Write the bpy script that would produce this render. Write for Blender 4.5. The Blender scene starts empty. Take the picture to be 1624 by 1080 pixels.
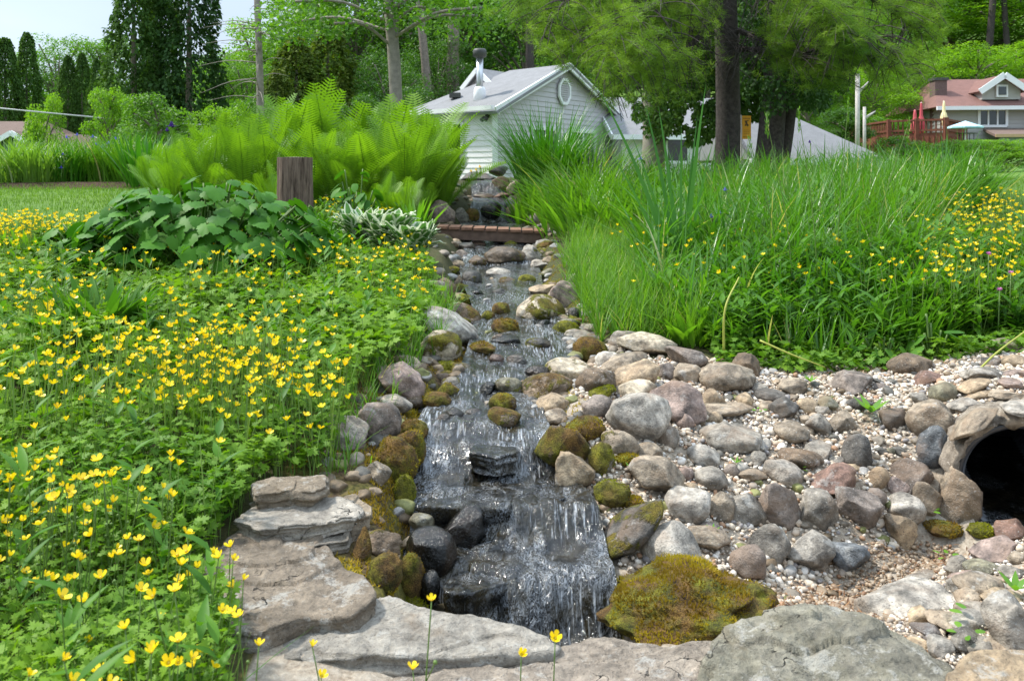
import bpy, math
import numpy as np
from math import radians, sin, cos, pi, sqrt, exp
from mathutils import Vector

# ------------------------------------------------------------------ camera, world, sun, exposure
scn = bpy.context.scene
COL = scn.collection
FOC = 1406.0          # focal length in photograph pixels (photo is 1624 x 1080), horizon on row 270

cam_d = bpy.data.cameras.new("camera")
cam = bpy.data.objects.new("camera", cam_d)
COL.objects.link(cam)
cam.location = (0, 0, 0)
cam.rotation_euler = (radians(90), 0, 0)
cam_d.sensor_width = 36.0
cam_d.sensor_fit = 'HORIZONTAL'
cam_d.lens = 36.0 * FOC / 1624.0
cam_d.shift_y = -(540.0 - 270.0) / 1624.0
cam_d.clip_start = 0.05
cam_d.clip_end = 1500
cam_d.dof.use_dof = True
cam_d.dof.focus_distance = 4.4
cam_d.dof.aperture_fstop = 9.0
scn.camera = cam

SUN_TO = Vector((-0.60, 0.22, 0.90)).normalized()
SUN_EL = math.asin(SUN_TO.z)
SUN_AZ = math.atan2(SUN_TO.x, SUN_TO.y)      # clockwise from +Y
world = bpy.data.worlds.new("World")
scn.world = world
world.use_nodes = True
wt = world.node_tree
wt.nodes.clear()
w_out = wt.nodes.new('ShaderNodeOutputWorld')
w_bg = wt.nodes.new('ShaderNodeBackground')
w_sky = wt.nodes.new('ShaderNodeTexSky')
w_sky.sky_type = 'NISHITA'
w_sky.sun_disc = False
w_sky.sun_elevation = SUN_EL
w_sky.sun_rotation = SUN_AZ
w_sky.air_density = 1.0
w_sky.dust_density = 2.2
w_sky.ozone_density = 1.0
# thin high cloud over the blue
w_tc = wt.nodes.new('ShaderNodeTexCoord')
w_no = wt.nodes.new('ShaderNodeTexNoise'); w_no.inputs['Scale'].default_value = 2.2; w_no.inputs['Detail'].default_value = 6
w_ma = wt.nodes.new('ShaderNodeMapping'); w_ma.inputs['Scale'].default_value = (1, 1, 2.5)
w_rp = wt.nodes.new('ShaderNodeMapRange'); w_rp.inputs[1].default_value = 0.35; w_rp.inputs[2].default_value = 0.68
w_rp.inputs[3].default_value = 0.72; w_rp.inputs[4].default_value = 0.95
w_mx = wt.nodes.new('ShaderNodeMix'); w_mx.data_type = 'RGBA'
w_mx.inputs[7].default_value = (2.25, 2.7, 3.25, 1)
wt.links.new(w_tc.outputs['Generated'], w_ma.inputs[0]); wt.links.new(w_ma.outputs[0], w_no.inputs['Vector'])
wt.links.new(w_no.outputs[0], w_rp.inputs[0]); wt.links.new(w_rp.outputs[0], w_mx.inputs[0])
wt.links.new(w_sky.outputs[0], w_mx.inputs[6]); wt.links.new(w_mx.outputs[2], w_bg.inputs[0])
w_bg.inputs[1].default_value = 0.15
# cloud brightened overhead, out of view, as added fill light
w_sp = wt.nodes.new('ShaderNodeSeparateXYZ'); wt.links.new(w_tc.outputs['Generated'], w_sp.inputs[0])
w_el = wt.nodes.new('ShaderNodeMapRange'); w_el.inputs[1].default_value = 0.22; w_el.inputs[2].default_value = 0.75; w_el.inputs[3].default_value = 1.0; w_el.inputs[4].default_value = 2.5
w_sc = wt.nodes.new('ShaderNodeVectorMath'); w_sc.operation = 'SCALE'; w_sc.inputs[0].default_value = (2.25, 2.7, 3.25)
wt.links.new(w_sp.outputs[2], w_el.inputs[0]); wt.links.new(w_el.outputs[0], w_sc.inputs['Scale']); wt.links.new(w_sc.outputs[0], w_mx.inputs[7])
wt.links.new(w_bg.outputs[0], w_out.inputs[0])

sun_d = bpy.data.lights.new("sun", 'SUN')
sun = bpy.data.objects.new("sun", sun_d)
COL.objects.link(sun)
sun.rotation_euler = SUN_TO.to_track_quat('Z', 'Y').to_euler()
sun_d.energy = 2.7
sun_d.angle = radians(5.0)
sun_d.color = (1.0, 0.955, 0.88)

scn.view_settings.view_transform = 'Standard'
scn.view_settings.look = 'None'
scn.view_settings.exposure = 1.02
scn.view_settings.gamma = 1.0
scn.cycles.max_bounces = 7
scn.cycles.diffuse_bounces = 4
scn.cycles.glossy_bounces = 3
scn.cycles.transmission_bounces = 4
scn.cycles.transparent_max_bounces = 4
scn.cycles.use_denoising = True
scn.cycles.sample_clamp_indirect = 6

# ------------------------------------------------------------------ small tools
RNG = np.random.default_rng(11)

def P(u, v, d):
    return np.array([(u - 812.0) / FOC * d, d, (270.0 - v) / FOC * d])

def sstep(x, a=0.0, b=1.0):
    t = np.clip((x - a) / (b - a), 0, 1)
    return t * t * (3 - 2 * t)

def _hash(ix, iy, iz, s):
    n = (ix * 374761393 + iy * 668265263 + iz * 2147483647 + s * 144665) & 0xFFFFFFFF
    n = ((n ^ (n >> 13)) * 1274126177) & 0xFFFFFFFF
    n = (n ^ (n >> 16)) & 0xFFFFFFFF
    return n / 4294967295.0

def vn(p, s=0):
    """value noise in -1..1, p (N,3)"""
    p = np.asarray(p, dtype=np.float64)
    i = np.floor(p).astype(np.int64)
    f = p - i
    f = f * f * (3 - 2 * f)
    i = i + 4096
    x, y, z = i[:, 0], i[:, 1], i[:, 2]
    r = 0
    for a in (0, 1):
        wa = f[:, 0] if a else 1 - f[:, 0]
        for b in (0, 1):
            wb = f[:, 1] if b else 1 - f[:, 1]
            for c in (0, 1):
                wc = f[:, 2] if c else 1 - f[:, 2]
                r = r + wa * wb * wc * _hash(x + a, y + b, z + c, s)
    return r * 2 - 1

def vn2(x, y, s=0):
    x = np.asarray(x, float); y = np.asarray(y, float)
    sh = np.broadcast(x, y).shape
    X = np.broadcast_to(x, sh).ravel(); Y = np.broadcast_to(y, sh).ravel()
    return vn(np.stack([X, Y, np.full_like(X, 0.37)], 1), s).reshape(sh)

class MB:
    """collects vertices and faces, builds ONE mesh object"""
    def __init__(self):
        self.V = []; self.F = []; self.R = []; self.A = []; self.n = 0; self.M = []
    def add(self, V, F, rnd=0.0, aux=0.0, mat=0):
        V = np.asarray(V, float).reshape(-1, 3)
        if isinstance(F, np.ndarray): Fs = [F]
        elif len(F) and isinstance(F[0], np.ndarray): Fs = F
        else:
            by = {}
            for f in F: by.setdefault(len(f), []).append(f)
            Fs = [np.array(x) for x in by.values()]
        for f in Fs:
            if len(f):
                self.F.append(f + self.n); self.M.append(np.full(len(f), mat))
        self.V.append(V)
        self.R.append(np.broadcast_to(np.asarray(rnd, float), (len(V),)))
        self.A.append(np.broadcast_to(np.asarray(aux, float), (len(V),)))
        self.n += len(V)
        return self
    def mesh(self, name, mats, smooth=True):
        V = np.concatenate(self.V)
        me = bpy.data.meshes.new(name)
        me.vertices.add(len(V)); me.vertices.foreach_set('co', V.astype(np.float32).ravel())
        idx = np.concatenate([f.ravel() for f in self.F]).astype(np.int32)
        tot = np.concatenate([np.full(len(f), f.shape[1]) for f in self.F])
        st = np.concatenate([[0], np.cumsum(tot)[:-1]]).astype(np.int32)
        me.loops.add(len(idx)); me.loops.foreach_set('vertex_index', idx)
        me.polygons.add(len(tot)); me.polygons.foreach_set('loop_start', st)
        me.polygons.foreach_set('material_index', np.concatenate(self.M).astype(np.int32))
        me.polygons.foreach_set('use_smooth', np.full(len(tot), bool(smooth)))
        for nm, arr in (('rnd', self.R), ('aux', self.A)):
            a = me.attributes.new(nm, 'FLOAT', 'POINT')
            a.data.foreach_set('value', np.concatenate(arr).astype(np.float32))
        me.update(calc_edges=True)
        for m in (mats if isinstance(mats, (list, tuple)) else [mats]): me.materials.append(m)
        return me
    def build(self, name, mats, parent=None, smooth=True, loc=(0, 0, 0)):
        return obj(name, self.mesh(name, mats, smooth), parent, loc)

def obj(name, me, parent=None, loc=(0, 0, 0), rot=(0, 0, 0), sc=(1, 1, 1)):
    o = bpy.data.objects.new(name, me)
    COL.objects.link(o)
    if parent is not None: o.parent = parent
    o.location = loc; o.rotation_euler = rot; o.scale = sc
    return o

def thing(name, loc, label=None, cat=None, group=None, rot=(0, 0, 0), sc=(1, 1, 1)):
    o = obj(name, None, None, loc, rot, sc)
    o.empty_display_size = 0.1
    return tag(o, label, cat, group)

def tag(o, label=None, cat=None, group=None, kind=None):
    if label: o['label'] = label
    if cat: o['category'] = cat
    if group: o['group'] = group
    if kind: o['kind'] = kind
    return o

def copy_tree(root, loc, rot=None, sc=None, label=None, group=None):
    r = root.copy(); COL.objects.link(r); r.location = loc
    if rot is not None: r.rotation_euler = rot
    if sc is not None: r.scale = sc
    if label: r['label'] = label
    if group: r['group'] = group
    for ch in list(root.children):
        c = ch.copy(); COL.objects.link(c); c.parent = r
        for g in list(ch.children):
            e = g.copy(); COL.objects.link(e); e.parent = c
    return r

def frames(az, tilt, roll):
    """rotation matrices (N,3,3): local x = forward, z = normal"""
    ca, sa = np.cos(az), np.sin(az); ct, st = np.cos(tilt), np.sin(tilt); cr, sr = np.cos(roll), np.sin(roll)
    f = np.stack([ca * ct, sa * ct, st], -1)
    n0 = np.stack([-ca * st, -sa * st, ct], -1)
    s0 = np.cross(n0, f)
    n = n0 * cr[..., None] + s0 * sr[..., None]
    s = np.cross(n, f)
    return np.stack([f, s, n], -1)

def inst(T, F, M, pos, sc):
    """merge N instances of a template"""
    N = len(pos); n = len(T)
    sc = np.broadcast_to(np.asarray(sc, float), (N,))
    V = np.einsum('nij,kj->nki', M, T) * sc[:, None, None] + pos[:, None, :]
    Fs = [(f[None] + (np.arange(N) * n)[:, None, None]).reshape(-1, f.shape[1]) for f in ([F] if isinstance(F, np.ndarray) else F)]
    return V.reshape(-1, 3), Fs

def blades(pos, L, W, az, lean, curl, S=4, prof='grass', droop=0.0, twist=None, keel=0.0):
    """curved strips. returns V,F,owner index"""
    N = len(pos)
    L, W, az, lean, curl, droop = [np.broadcast_to(np.asarray(a, float), (N,)) for a in (L, W, az, lean, curl, droop)]
    t = np.linspace(0, 1, S + 1)
    if prof == 'grass': w = (1 - t ** 2.2) * 0.95 + 0.03
    elif prof == 'lance': w = np.sin(pi * np.clip(t, 0.02, 0.985) ** 0.75)
    elif prof == 'wide': w = np.sin(pi * np.clip(t, 0.03, 0.98) ** 0.6) ** 0.8
    else: w = np.ones_like(t)
    h = L[:, None] * (lean[:, None] * t + curl[:, None] * t ** 2)
    z = L[:, None] * (t * np.sqrt(np.clip(1 - lean[:, None] ** 2, 0.02, 1)) - (0.45 * np.abs(curl)[:, None] + droop[:, None]) * t ** 2)
    d = np.stack([np.cos(az), np.sin(az), 0 * az], -1)
    s = np.stack([-np.sin(az), np.cos(az), 0 * az], -1)
    if twist is not None:
        tw = np.broadcast_to(np.asarray(twist, float), (N,))[:, None] * t
        sv = s[:, None, :] * np.cos(tw)[..., None] + np.array([0, 0, 1.0]) * np.sin(tw)[..., None] * 0.6
    else: sv = np.broadcast_to(s[:, None, :], (N, S + 1, 3))
    c = pos[:, None, :] + d[:, None, :] * h[..., None] + np.array([0, 0, 1.0]) * z[..., None]
    ww = (W[:, None] * w)[..., None] * 0.5
    if keel:
        a = c - sv * ww + np.array([0, 0, keel]) * ww; b = c + sv * ww + np.array([0, 0, keel]) * ww
        V = np.stack([a, c, b], 2).reshape(N, -1, 3); k = 3
        q = []
        for i in range(S):
            q += [[i*3, i*3+1, i*3+4, i*3+3], [i*3+1, i*3+2, i*3+5, i*3+4]]
    else:
        V = np.stack([c - sv * ww, c + sv * ww], 2).reshape(N, -1, 3); k = 2
        q = [[i*2, i*2+1, i*2+3, i*2+2] for i in range(S)]
    q = np.array(q); n = V.shape[1]
    F = (q[None] + (np.arange(N) * n)[:, None, None]).reshape(-1, 4)
    return V.reshape(-1, 3), F, np.repeat(np.arange(N), n)

def tube(path, rad, k=8, cap=True):
    path = np.asarray(path, float); n = len(path)
    rad = np.broadcast_to(np.asarray(rad, float), (n,))
    T = np.gradient(path, axis=0); T /= np.linalg.norm(T, axis=1)[:, None] + 1e-9
    up = np.array([0, 0, 1.0]) if abs(T[0, 2]) < 0.9 else np.array([0, 1.0, 0])
    V = []
    for i in range(n):
        a = np.cross(T[i], up); a /= np.linalg.norm(a) + 1e-9
        b = np.cross(a, T[i]); up = b
        th = np.arange(k) * 2 * pi / k
        V.append(path[i] + rad[i] * (np.cos(th)[:, None] * a + np.sin(th)[:, None] * b))
    V = np.concatenate(V)
    F = []
    for i in range(n - 1):
        for j in range(k):
            F.append([i*k+j, (i+1)*k+j, (i+1)*k+(j+1) % k, i*k+(j+1) % k])
    F = [np.array(F)]
    if cap:
        F.append(np.array([list(range(k))])); F.append(np.array([[(n-1)*k + j for j in range(k)][::-1]]))
    return V, F

def box(c, s, ax=None):
    """box centred c with sizes s, optional 3x3 axes (rows)"""
    c = np.asarray(c, float); h = np.asarray(s, float) / 2
    g = np.array([[x, y, z] for x in (-1, 1) for y in (-1, 1) for z in (-1, 1)]) * h
    if ax is not None: g = g @ np.asarray(ax, float)
    F = np.array([[0,1,3,2],[4,6,7,5],[0,4,5,1],[2,3,7,6],[0,2,6,4],[1,5,7,3]])
    return g + c, F

def smooth_path(pts, n=14):
    p = np.asarray(pts, float)
    if len(p) < 3:
        t = np.linspace(0, 1, n)[:, None]; return p[0] * (1 - t) + p[-1] * t
    q = np.vstack([2 * p[0] - p[1], p, 2 * p[-1] - p[-2]])
    out = []
    m = max(2, n // (len(p) - 1))
    for i in range(len(p) - 1):
        a, b, c, d = q[i:i+4]
        for t in np.linspace(0, 1, m, endpoint=False):
            out.append(0.5 * ((2*b) + (c-a)*t + (2*a-5*b+4*c-d)*t*t + (-a+3*b-3*c+d)*t**3))
    out.append(p[-1])
    return np.array(out)

# ------------------------------------------------------------------ materials
class NT:
    def __init__(self, name):
        self.m = bpy.data.materials.new(name); self.m.use_nodes = True
        self.t = self.m.node_tree; self.t.nodes.clear()
        self.out = self.n('ShaderNodeOutputMaterial')
    def n(self, typ, **kw):
        x = self.t.nodes.new(typ)
        for k, v in kw.items():
            if k.startswith('i_'):
                key = k[2:]; key = int(key) if key.isdigit() else key.replace('_', ' ')
                if isinstance(v, bpy.types.NodeSocket): self.t.links.new(v, x.inputs[key])
                else: x.inputs[key].default_value = v
            else: setattr(x, k, v)
        return x
    def l(self, a, b): self.t.links.new(a, b)
    def noise(self, scale, detail=4, rough=0.55, vec=None, dist=0.0):
        x = self.n('ShaderNodeTexNoise'); x.inputs['Scale'].default_value = scale
        x.inputs['Detail'].default_value = detail; x.inputs['Roughness'].default_value = rough
        x.inputs['Distortion'].default_value = dist
        if vec is not None: self.l(vec, x.inputs['Vector'])
        return x.outputs[0]
    def mapr(self, v, a, b, c=0.0, d=1.0):
        x = self.n('ShaderNodeMapRange'); self.l(v, x.inputs[0])
        for i, q in enumerate((a, b, c, d)):
            if isinstance(q, bpy.types.NodeSocket): self.l(q, x.inputs[i + 1])
            else: x.inputs[i + 1].default_value = q
        return x.outputs[0]
    def mix(self, f, a, b, typ='MIX'):
        x = self.n('ShaderNodeMix', data_type='RGBA', blend_type=typ)
        for k, q in ((0, f), (6, a), (7, b)):
            if isinstance(q, bpy.types.NodeSocket): self.l(q, x.inputs[k])
            elif k == 0: x.inputs[0].default_value = q
            else: x.inputs[k].default_value = (*q, 1) if len(q) == 3 else q
        return x.outputs[2]
    def math(self, op, a, b=0.0):
        x = self.n('ShaderNodeMath', operation=op)
        for k, q in ((0, a), (1, b)):
            if isinstance(q, bpy.types.NodeSocket): self.l(q, x.inputs[k])
            else: x.inputs[k].default_value = q
        return x.outputs[0]
    def attr(self, name, typ='GEOMETRY', out='Fac'):
        x = self.n('ShaderNodeAttribute', attribute_name=name, attribute_type=typ)
        return x.outputs[out]
    def bump(self, h, strength, dist, normal=None):
        x = self.n('ShaderNodeBump'); self.l(h, x.inputs['Height'])
        x.inputs['Strength'].default_value = strength; x.inputs['Distance'].default_value = dist
        if normal is not None: self.l(normal, x.inputs['Normal'])
        return x.outputs[0]
    def pbr(self, col, rough=0.7, normal=None, spec=0.5, **kw):
        x = self.n('ShaderNodeBsdfPrincipled')
        for key, q in (('Base Color', col), ('Roughness', rough), ('Specular IOR Level', spec)):
            if isinstance(q, bpy.types.NodeSocket): self.l(q, x.inputs[key])
            else: x.inputs[key].default_value = (*q, 1) if isinstance(q, tuple) and len(q) == 3 else q
        if normal is not None: self.l(normal, x.inputs['Normal'])
        for k, v in kw.items(): x.inputs[k.replace('_', ' ')].default_value = v
        return x.outputs[0]
    def fin(self, sh):
        self.l(sh, self.out.inputs['Surface']); return self.m

def leafmat(name, c1, c2, rough=0.45, tr=0.35, spec=0.4, c3=None, nscale=1.5, tcol=None, objvar=0.0):
    """leaf: per-leaf random colour, clump-scale variation, light shining through"""
    m = NT(name)
    r = m.attr('rnd')
    tc = m.n('ShaderNodeTexCoord').outputs['Object']
    nz = m.mapr(m.noise(nscale, 3, 0.6, tc), 0.35, 0.65)
    f = m.math('ADD', m.math('MULTIPLY', r, 0.6), m.math('MULTIPLY', nz, 0.4))
    if objvar:
        f = m.math('ADD', m.math('MULTIPLY', f, 1 - objvar), m.math('MULTIPLY', m.n('ShaderNodeObjectInfo').outputs['Random'], objvar))
    col = m.mix(f, c1, c2)
    if c3 is not None:
        col = m.mix(m.mapr(r, 0.965, 0.975), col, c3)
    p = m.pbr(col, rough, None, spec)
    t = m.n('ShaderNodeBsdfTranslucent')
    tcx = m.mix(1.0, col, tcol or (1.5, 1.6, 0.55), 'MULTIPLY')
    m.l(tcx, t.inputs[0])
    x = m.n('ShaderNodeMixShader'); x.inputs[0].default_value = tr
    m.l(p, x.inputs[1]); m.l(t.outputs[0], x.inputs[2])
    return m.fin(x.outputs[0])

def plain(name, c, rough=0.6, spec=0.4, var=0.15, nscale=8, bump=0.0, metal=0.0):
    m = NT(name)
    tc = m.n('ShaderNodeTexCoord').outputs['Object']
    n = m.noise(nscale, 5, 0.6, tc)
    col = m.mix(m.mapr(n, 0.3, 0.7), tuple(x * (1 - var) for x in c), tuple(min(1, x * (1 + var)) for x in c))
    nm = m.bump(n, bump, 0.01) if bump else None
    return m.fin(m.pbr(col, rough, nm, spec, Metallic=metal))

def rockmat():
    m = NT('stone')
    tc = m.n('ShaderNodeTexCoord').outputs['Object']
    oi = m.n('ShaderNodeObjectInfo')
    off = m.n('ShaderNodeVectorMath', operation='ADD'); m.l(tc, off.inputs[0])
    sc = m.n('ShaderNodeVectorMath', operation='SCALE'); sc.inputs[0].default_value = (31, 17, 23); m.l(oi.outputs['Random'], sc.inputs['Scale'])
    m.l(sc.outputs[0], off.inputs[1]); vec = off.outputs[0]
    base = oi.outputs['Color']
    moss = m.attr('moss', 'OBJECT'); wet = m.attr('wet', 'OBJECT'); mb = m.attr('mossbrown', 'OBJECT')
    n1 = m.noise(9, 6, 0.62, vec, 0.6); n2 = m.noise(38, 5, 0.65, vec); n3 = m.noise(170, 3, 0.6, vec)
    n4 = m.noise(5, 5, 0.6, vec, 1.2)
    sc1 = m.mapr(n1, 0.34, 0.66, 0.36, 1.34)
    sc2 = m.mapr(n2, 0.34, 0.68, 0.46, 1.34)
    val = m.math('MULTIPLY', sc1, sc2)
    vc = m.n('ShaderNodeCombineColor'); [m.l(val, vc.inputs[i]) for i in range(3)]
    col = m.mix(1.0, base, vc.outputs[0], 'MULTIPLY')
    col = m.mix(m.mapr(n4, 0.50, 0.64, 0, 0.7), col, m.mix(0.6, base, (0.19, 0.11, 0.055)))
    # mineral speckle and pale lichen
    rnd = oi.outputs['Random']
    col = m.mix(m.math('MULTIPLY', m.mapr(n3, 0.60, 0.70, 0, 0.7), rnd), col, (0.50, 0.48, 0.44))
    col = m.mix(m.math('MULTIPLY', m.mapr(n3, 0.42, 0.30, 0, 0.9), m.mapr(rnd, 1, 0)), col, (0.05, 0.045, 0.04))
    wv = m.n('ShaderNodeTexWave', bands_direction='DIAGONAL'); m.l(vec, wv.inputs[0]); wv.inputs['Scale'].default_value = 9; wv.inputs['Distortion'].default_value = 7; wv.inputs['Detail'].default_value = 4
    col = m.mix(m.math('MULTIPLY', m.mapr(wv.outputs[0], .55, .9, 0, .55), m.mapr(rnd, .55, .8)), col, m.mix(1.0, col, (.5, .48, .45), 'MULTIPLY'))
    li = m.math('MULTIPLY', m.mapr(m.noise(14, 6, 0.7, vec), 0.60, 0.66), 0.4)
    col = m.mix(li, col, (0.46, 0.45, 0.41))
    # moss
    n5 = m.noise(7.5, 6, 0.68, vec, 0.3)
    th = m.mapr(moss, 0, 1, 0.78, 0.22)
    geo = m.n('ShaderNodeNewGeometry')
    sep = m.n('ShaderNodeSeparateXYZ'); m.l(geo.outputs['Normal'], sep.inputs[0])
    nn = m.math('ADD', n5, m.math('MULTIPLY', m.math('ABSOLUTE', sep.outputs[0]), 0.06))
    mk = m.mapr(nn, th, m.math('ADD', th, 0.05))
    mcol = m.mix(m.mapr(m.noise(28, 5, 0.7, vec), 0.36, 0.62), (0.075, 0.085, 0.012), (0.34, 0.33, 0.022))
    mcb = m.mix(m.mapr(m.noise(24, 5, 0.7, vec), 0.36, 0.64), (0.075, 0.042, 0.014), (0.34, 0.20, 0.05))
    msel = m.math('MULTIPLY', m.mapr(m.noise(10, 4, 0.6, vec), 0.38, 0.56), mb)
    mcol = m.mix(msel, mcol, mcb)
    mcol = m.mix(m.mapr(m.noise(300, 2, 0.6, vec), 0.42, 0.6), m.mix(1.0, mcol, (0.45, 0.42, 0.4), 'MULTIPLY'), mcol)
    wcol = m.mix(1.0, col, (0.30, 0.29, 0.27), 'MULTIPLY')
    col = m.mix(wet, col, wcol)
    col = m.mix(mk, col, mcol)
    rough = m.mapr(wet, 0, 1, 0.72, 0.16)
    rough = m.mix(mk, rough, (0.95, 0.95, 0.95))
    h = m.math('ADD', m.math('MULTIPLY', n2, 0.6), m.math('MULTIPLY', n3, 0.22))
    h = m.math('ADD', h, m.math('MULTIPLY', m.math('MULTIPLY', mk, m.noise(160, 4, 0.8, vec)), 1.6))
    nb = m.bump(h, 0.8, 0.018)
    return m.fin(m.pbr(col, rough, nb, 0.4))

def slabmat():
    """rough weathered limestone: layers, pits, hairline cracks, dirt"""
    m = NT('slab stone')
    tc = m.n('ShaderNodeTexCoord').outputs['Object']; oi = m.n('ShaderNodeObjectInfo')
    off = m.n('ShaderNodeVectorMath', operation='ADD'); m.l(tc, off.inputs[0])
    sc = m.n('ShaderNodeVectorMath', operation='SCALE'); sc.inputs[0].default_value = (31, 17, 23); m.l(oi.outputs['Random'], sc.inputs['Scale'])
    m.l(sc.outputs[0], off.inputs[1]); vec = off.outputs[0]
    a = m.noise(6, 8, .65, vec, .8); b = m.noise(34, 6, .7, vec, .4); c = m.noise(140, 4, .7, vec)
    mp = m.n('ShaderNodeMapping'); mp.inputs['Scale'].default_value = (3, 7, 60); m.l(vec, mp.inputs[0]); lay = m.noise(1, 5, .6, mp.outputs[0], .5)
    dv = m.n('ShaderNodeMix', data_type='RGBA', blend_type='LINEAR_LIGHT'); dv.inputs[0].default_value = .10; m.l(vec, dv.inputs[6])
    nn = m.n('ShaderNodeTexNoise'); nn.inputs['Scale'].default_value = 9; nn.inputs['Detail'].default_value = 5; m.l(vec, nn.inputs['Vector']); m.l(nn.outputs[1], dv.inputs[7])
    vo = m.n('ShaderNodeTexVoronoi', feature='DISTANCE_TO_EDGE'); vo.inputs['Scale'].default_value = 4.2; m.l(dv.outputs[2], vo.inputs['Vector'])
    crk = m.math('MULTIPLY', m.mapr(vo.outputs[0], .010, .002), m.mapr(a, .52, .60))
    base = oi.outputs['Color']; v = m.math('MULTIPLY', m.mapr(a, .3, .7, .55, 1.3), m.mapr(b, .32, .7, .6, 1.3)); vc = m.n('ShaderNodeCombineColor'); [m.l(v, vc.inputs[i]) for i in range(3)]
    col = m.mix(1.0, base, vc.outputs[0], 'MULTIPLY')
    col = m.mix(m.mapr(lay, .42, .30, 0, .6), col, (.06, .05, .04))
    col = m.mix(m.mapr(m.noise(11, 6, .75, vec), .56, .62, 0, .55), col, (.50, .48, .43))
    col = m.mix(m.mapr(c, .42, .30, 0, .8), col, (.045, .038, .03)); col = m.mix(m.mapr(c, .62, .72, 0, .5), col, (.55, .52, .46))
    col = m.mix(m.mapr(m.noise(4, 6, .7, vec), .56, .66, 0, .45), col, (.19, .13, .075))
    col = m.mix(m.math('MULTIPLY', m.attr('moss', 'OBJECT'), m.mapr(m.noise(8, 6, .7, vec), .45, .55)), col, (.10, .10, .03))
    col = m.mix(crk, col, (.02, .017, .013))
    h = m.math('ADD', m.math('MULTIPLY', b, .9), m.math('MULTIPLY', c, .35)); h = m.math('ADD', h, m.math('MULTIPLY', lay, .4)); h = m.math('SUBTRACT', h, m.math('MULTIPLY', crk, .8))
    return m.fin(m.pbr(col, .85, m.bump(h, .9, .022), .3))
SLAB = slabmat()
# ------------------------------------------------------------------ lie of the land
# stream profile: distance, water level
_W = np.array([(0.5,-1.32),(2.42,-1.305),(2.50,-1.165),(2.62,-1.15),(2.74,-1.142),(2.80,-1.075),(3.02,-1.062),(3.07,-1.05),
    (3.13,-0.985),(3.20,-0.978),(3.25,-0.952),(3.6,-0.94),(3.78,-0.932),(3.92,-0.90),(4.3,-0.889),(4.45,-0.872),(5.0,-0.848),(5.7,-0.822),
    (6.5,-0.80),(7.35,-0.785),(7.6,-0.732),(8.0,-0.715),(8.6,-0.703),(8.9,-0.62),(9.3,-0.60),(10.15,-0.59),(10.3,-0.372),
    (11.35,-0.355),(11.5,-0.155),(13.5,-0.15)])
_wy = np.linspace(.5, 13.5, 5200); _wz = np.interp(_wy, _W[:, 0], _W[:, 1])
for _k in range(2): _wz = np.convolve(np.pad(_wz, 9, mode='edge'), np.ones(19) / 19, 'valid')
def zw(y): return np.interp(y, _wy, _wz)
# edges in photo rows
_E = np.array([(288,752,785),(300,750,787),(320,756,813),(345,748,815),(360,735,830),(385,742,838),(400,742,840),(415,742,845),(432,736,850),
    (450,742,852),(465,748,860),(480,756,872),(500,763,885),(520,762,890),(550,755,905),(580,746,892),(600,735,870),(620,718,842),(640,692,842),(660,680,848),
    (700,672,868),(750,664,885),(800,660,930),(850,655,940),(900,668,950),(950,672,962),(1000,680,965),(1100,690,970)], float)
_yy = np.linspace(1.8, 13.5, 800); _vv = 270 - zw(_yy) * FOC / _yy
_XL = (np.interp(_vv, _E[:, 0], _E[:, 1]) - 812) / FOC * _yy
_XR = (np.interp(_vv, _E[:, 0], _E[:, 2]) - 812) / FOC * _yy
def _sm(a, k=9):
    q = np.pad(a, k, mode='edge'); return np.convolve(q, np.ones(2*k+1)/(2*k+1), 'valid')
_XL = _sm(_XL); _XR = _sm(_XR)
def xl(y): return np.interp(y, _yy, _XL)
def xr(y): return np.interp(y, _yy, _XR)

CP = [(-0.9,1.3,-1.0),(-1.6,1.3,-.98),(-1.5,2.2,-.93),(-.75,2.2,-1.01),(-.42,2.2,-1.03),(-.45,2.6,-.99),(-2.5,3,-.85),(-1.2,3,-.87),(-.55,3,-.95),
 (-.52,3.6,-.90),(-.9,3.6,-.84),(-3,5,-.68),(-1,5,-.72),(-.5,5,-.80),(-.42,4.4,-.84),(-.75,6,-.70),(-1,7,-.60),(-3.5,7,-.50),(-6,7,-.45),(-1,8.5,-.56),(-.7,8.6,-.60),
 (-4,9,-.40),(-8,10,-.35),(-1,10.3,-.42),(-.6,9.6,-.55),(-4,12,-.33),(-.8,11.8,-.15),(-4,15,-.27),(-10,15,-.33),(-2,12,-.3),
 (0,1.5,-1.12),(.7,1.5,-1.12),(1.3,1.6,-1.14),(0,.8,-1.2),(-1.2,.6,-1.1),(1.5,.8,-1.15),(3,1.2,-1.0),(0,-2,-1.2),(-6,-2,-1.1),(6,-2,-1.0),(-6,3,-.8),(0,1.95,-1.14),(.6,1.95,-1.14),
 (.8,6,-.77),(2,6,-.72),(5,6,-.66),(.55,7.2,-.70),(.75,8.5,-.58),(3,9,-.46),(7,9,-.38),(.7,10.3,-.45),(.6,11.8,-.18),(1.2,12,-.32),(4,13,-.22),(6.7,12,-.17),(4.5,8,-.42),(10,15,0.0),(10,6,-.5),
 (0,13.6,-.12),(0,15,-.4),(0,20,-.85),(0,30,-.6),(5,20,-.5),(6,30,0.2),(-6,22,-.6),(-12,22,-.9),(-14,30,-2.0),(-25,30,-2.4),(-25,15,-1.5),(-16,40,-2.0),(-30,60,-1.0),(-10,45,.2),
 (0,45,2.0),(10,25,0.35),(18,35,1.0),(25,35,1.6),(14,20,.2),(20,20,.5),(22,50,5.0),(0,70,9),(25,70,14),(40,40,8),(-30,90,3),(0,100,16),(40,100,22),(-60,60,-1),(-80,120,6),(60,60,14),(80,120,26),(40,0,1),(-40,0,-1),(0,-30,-1),(0,160,24),(-80,200,10),(80,200,28)]
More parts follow.
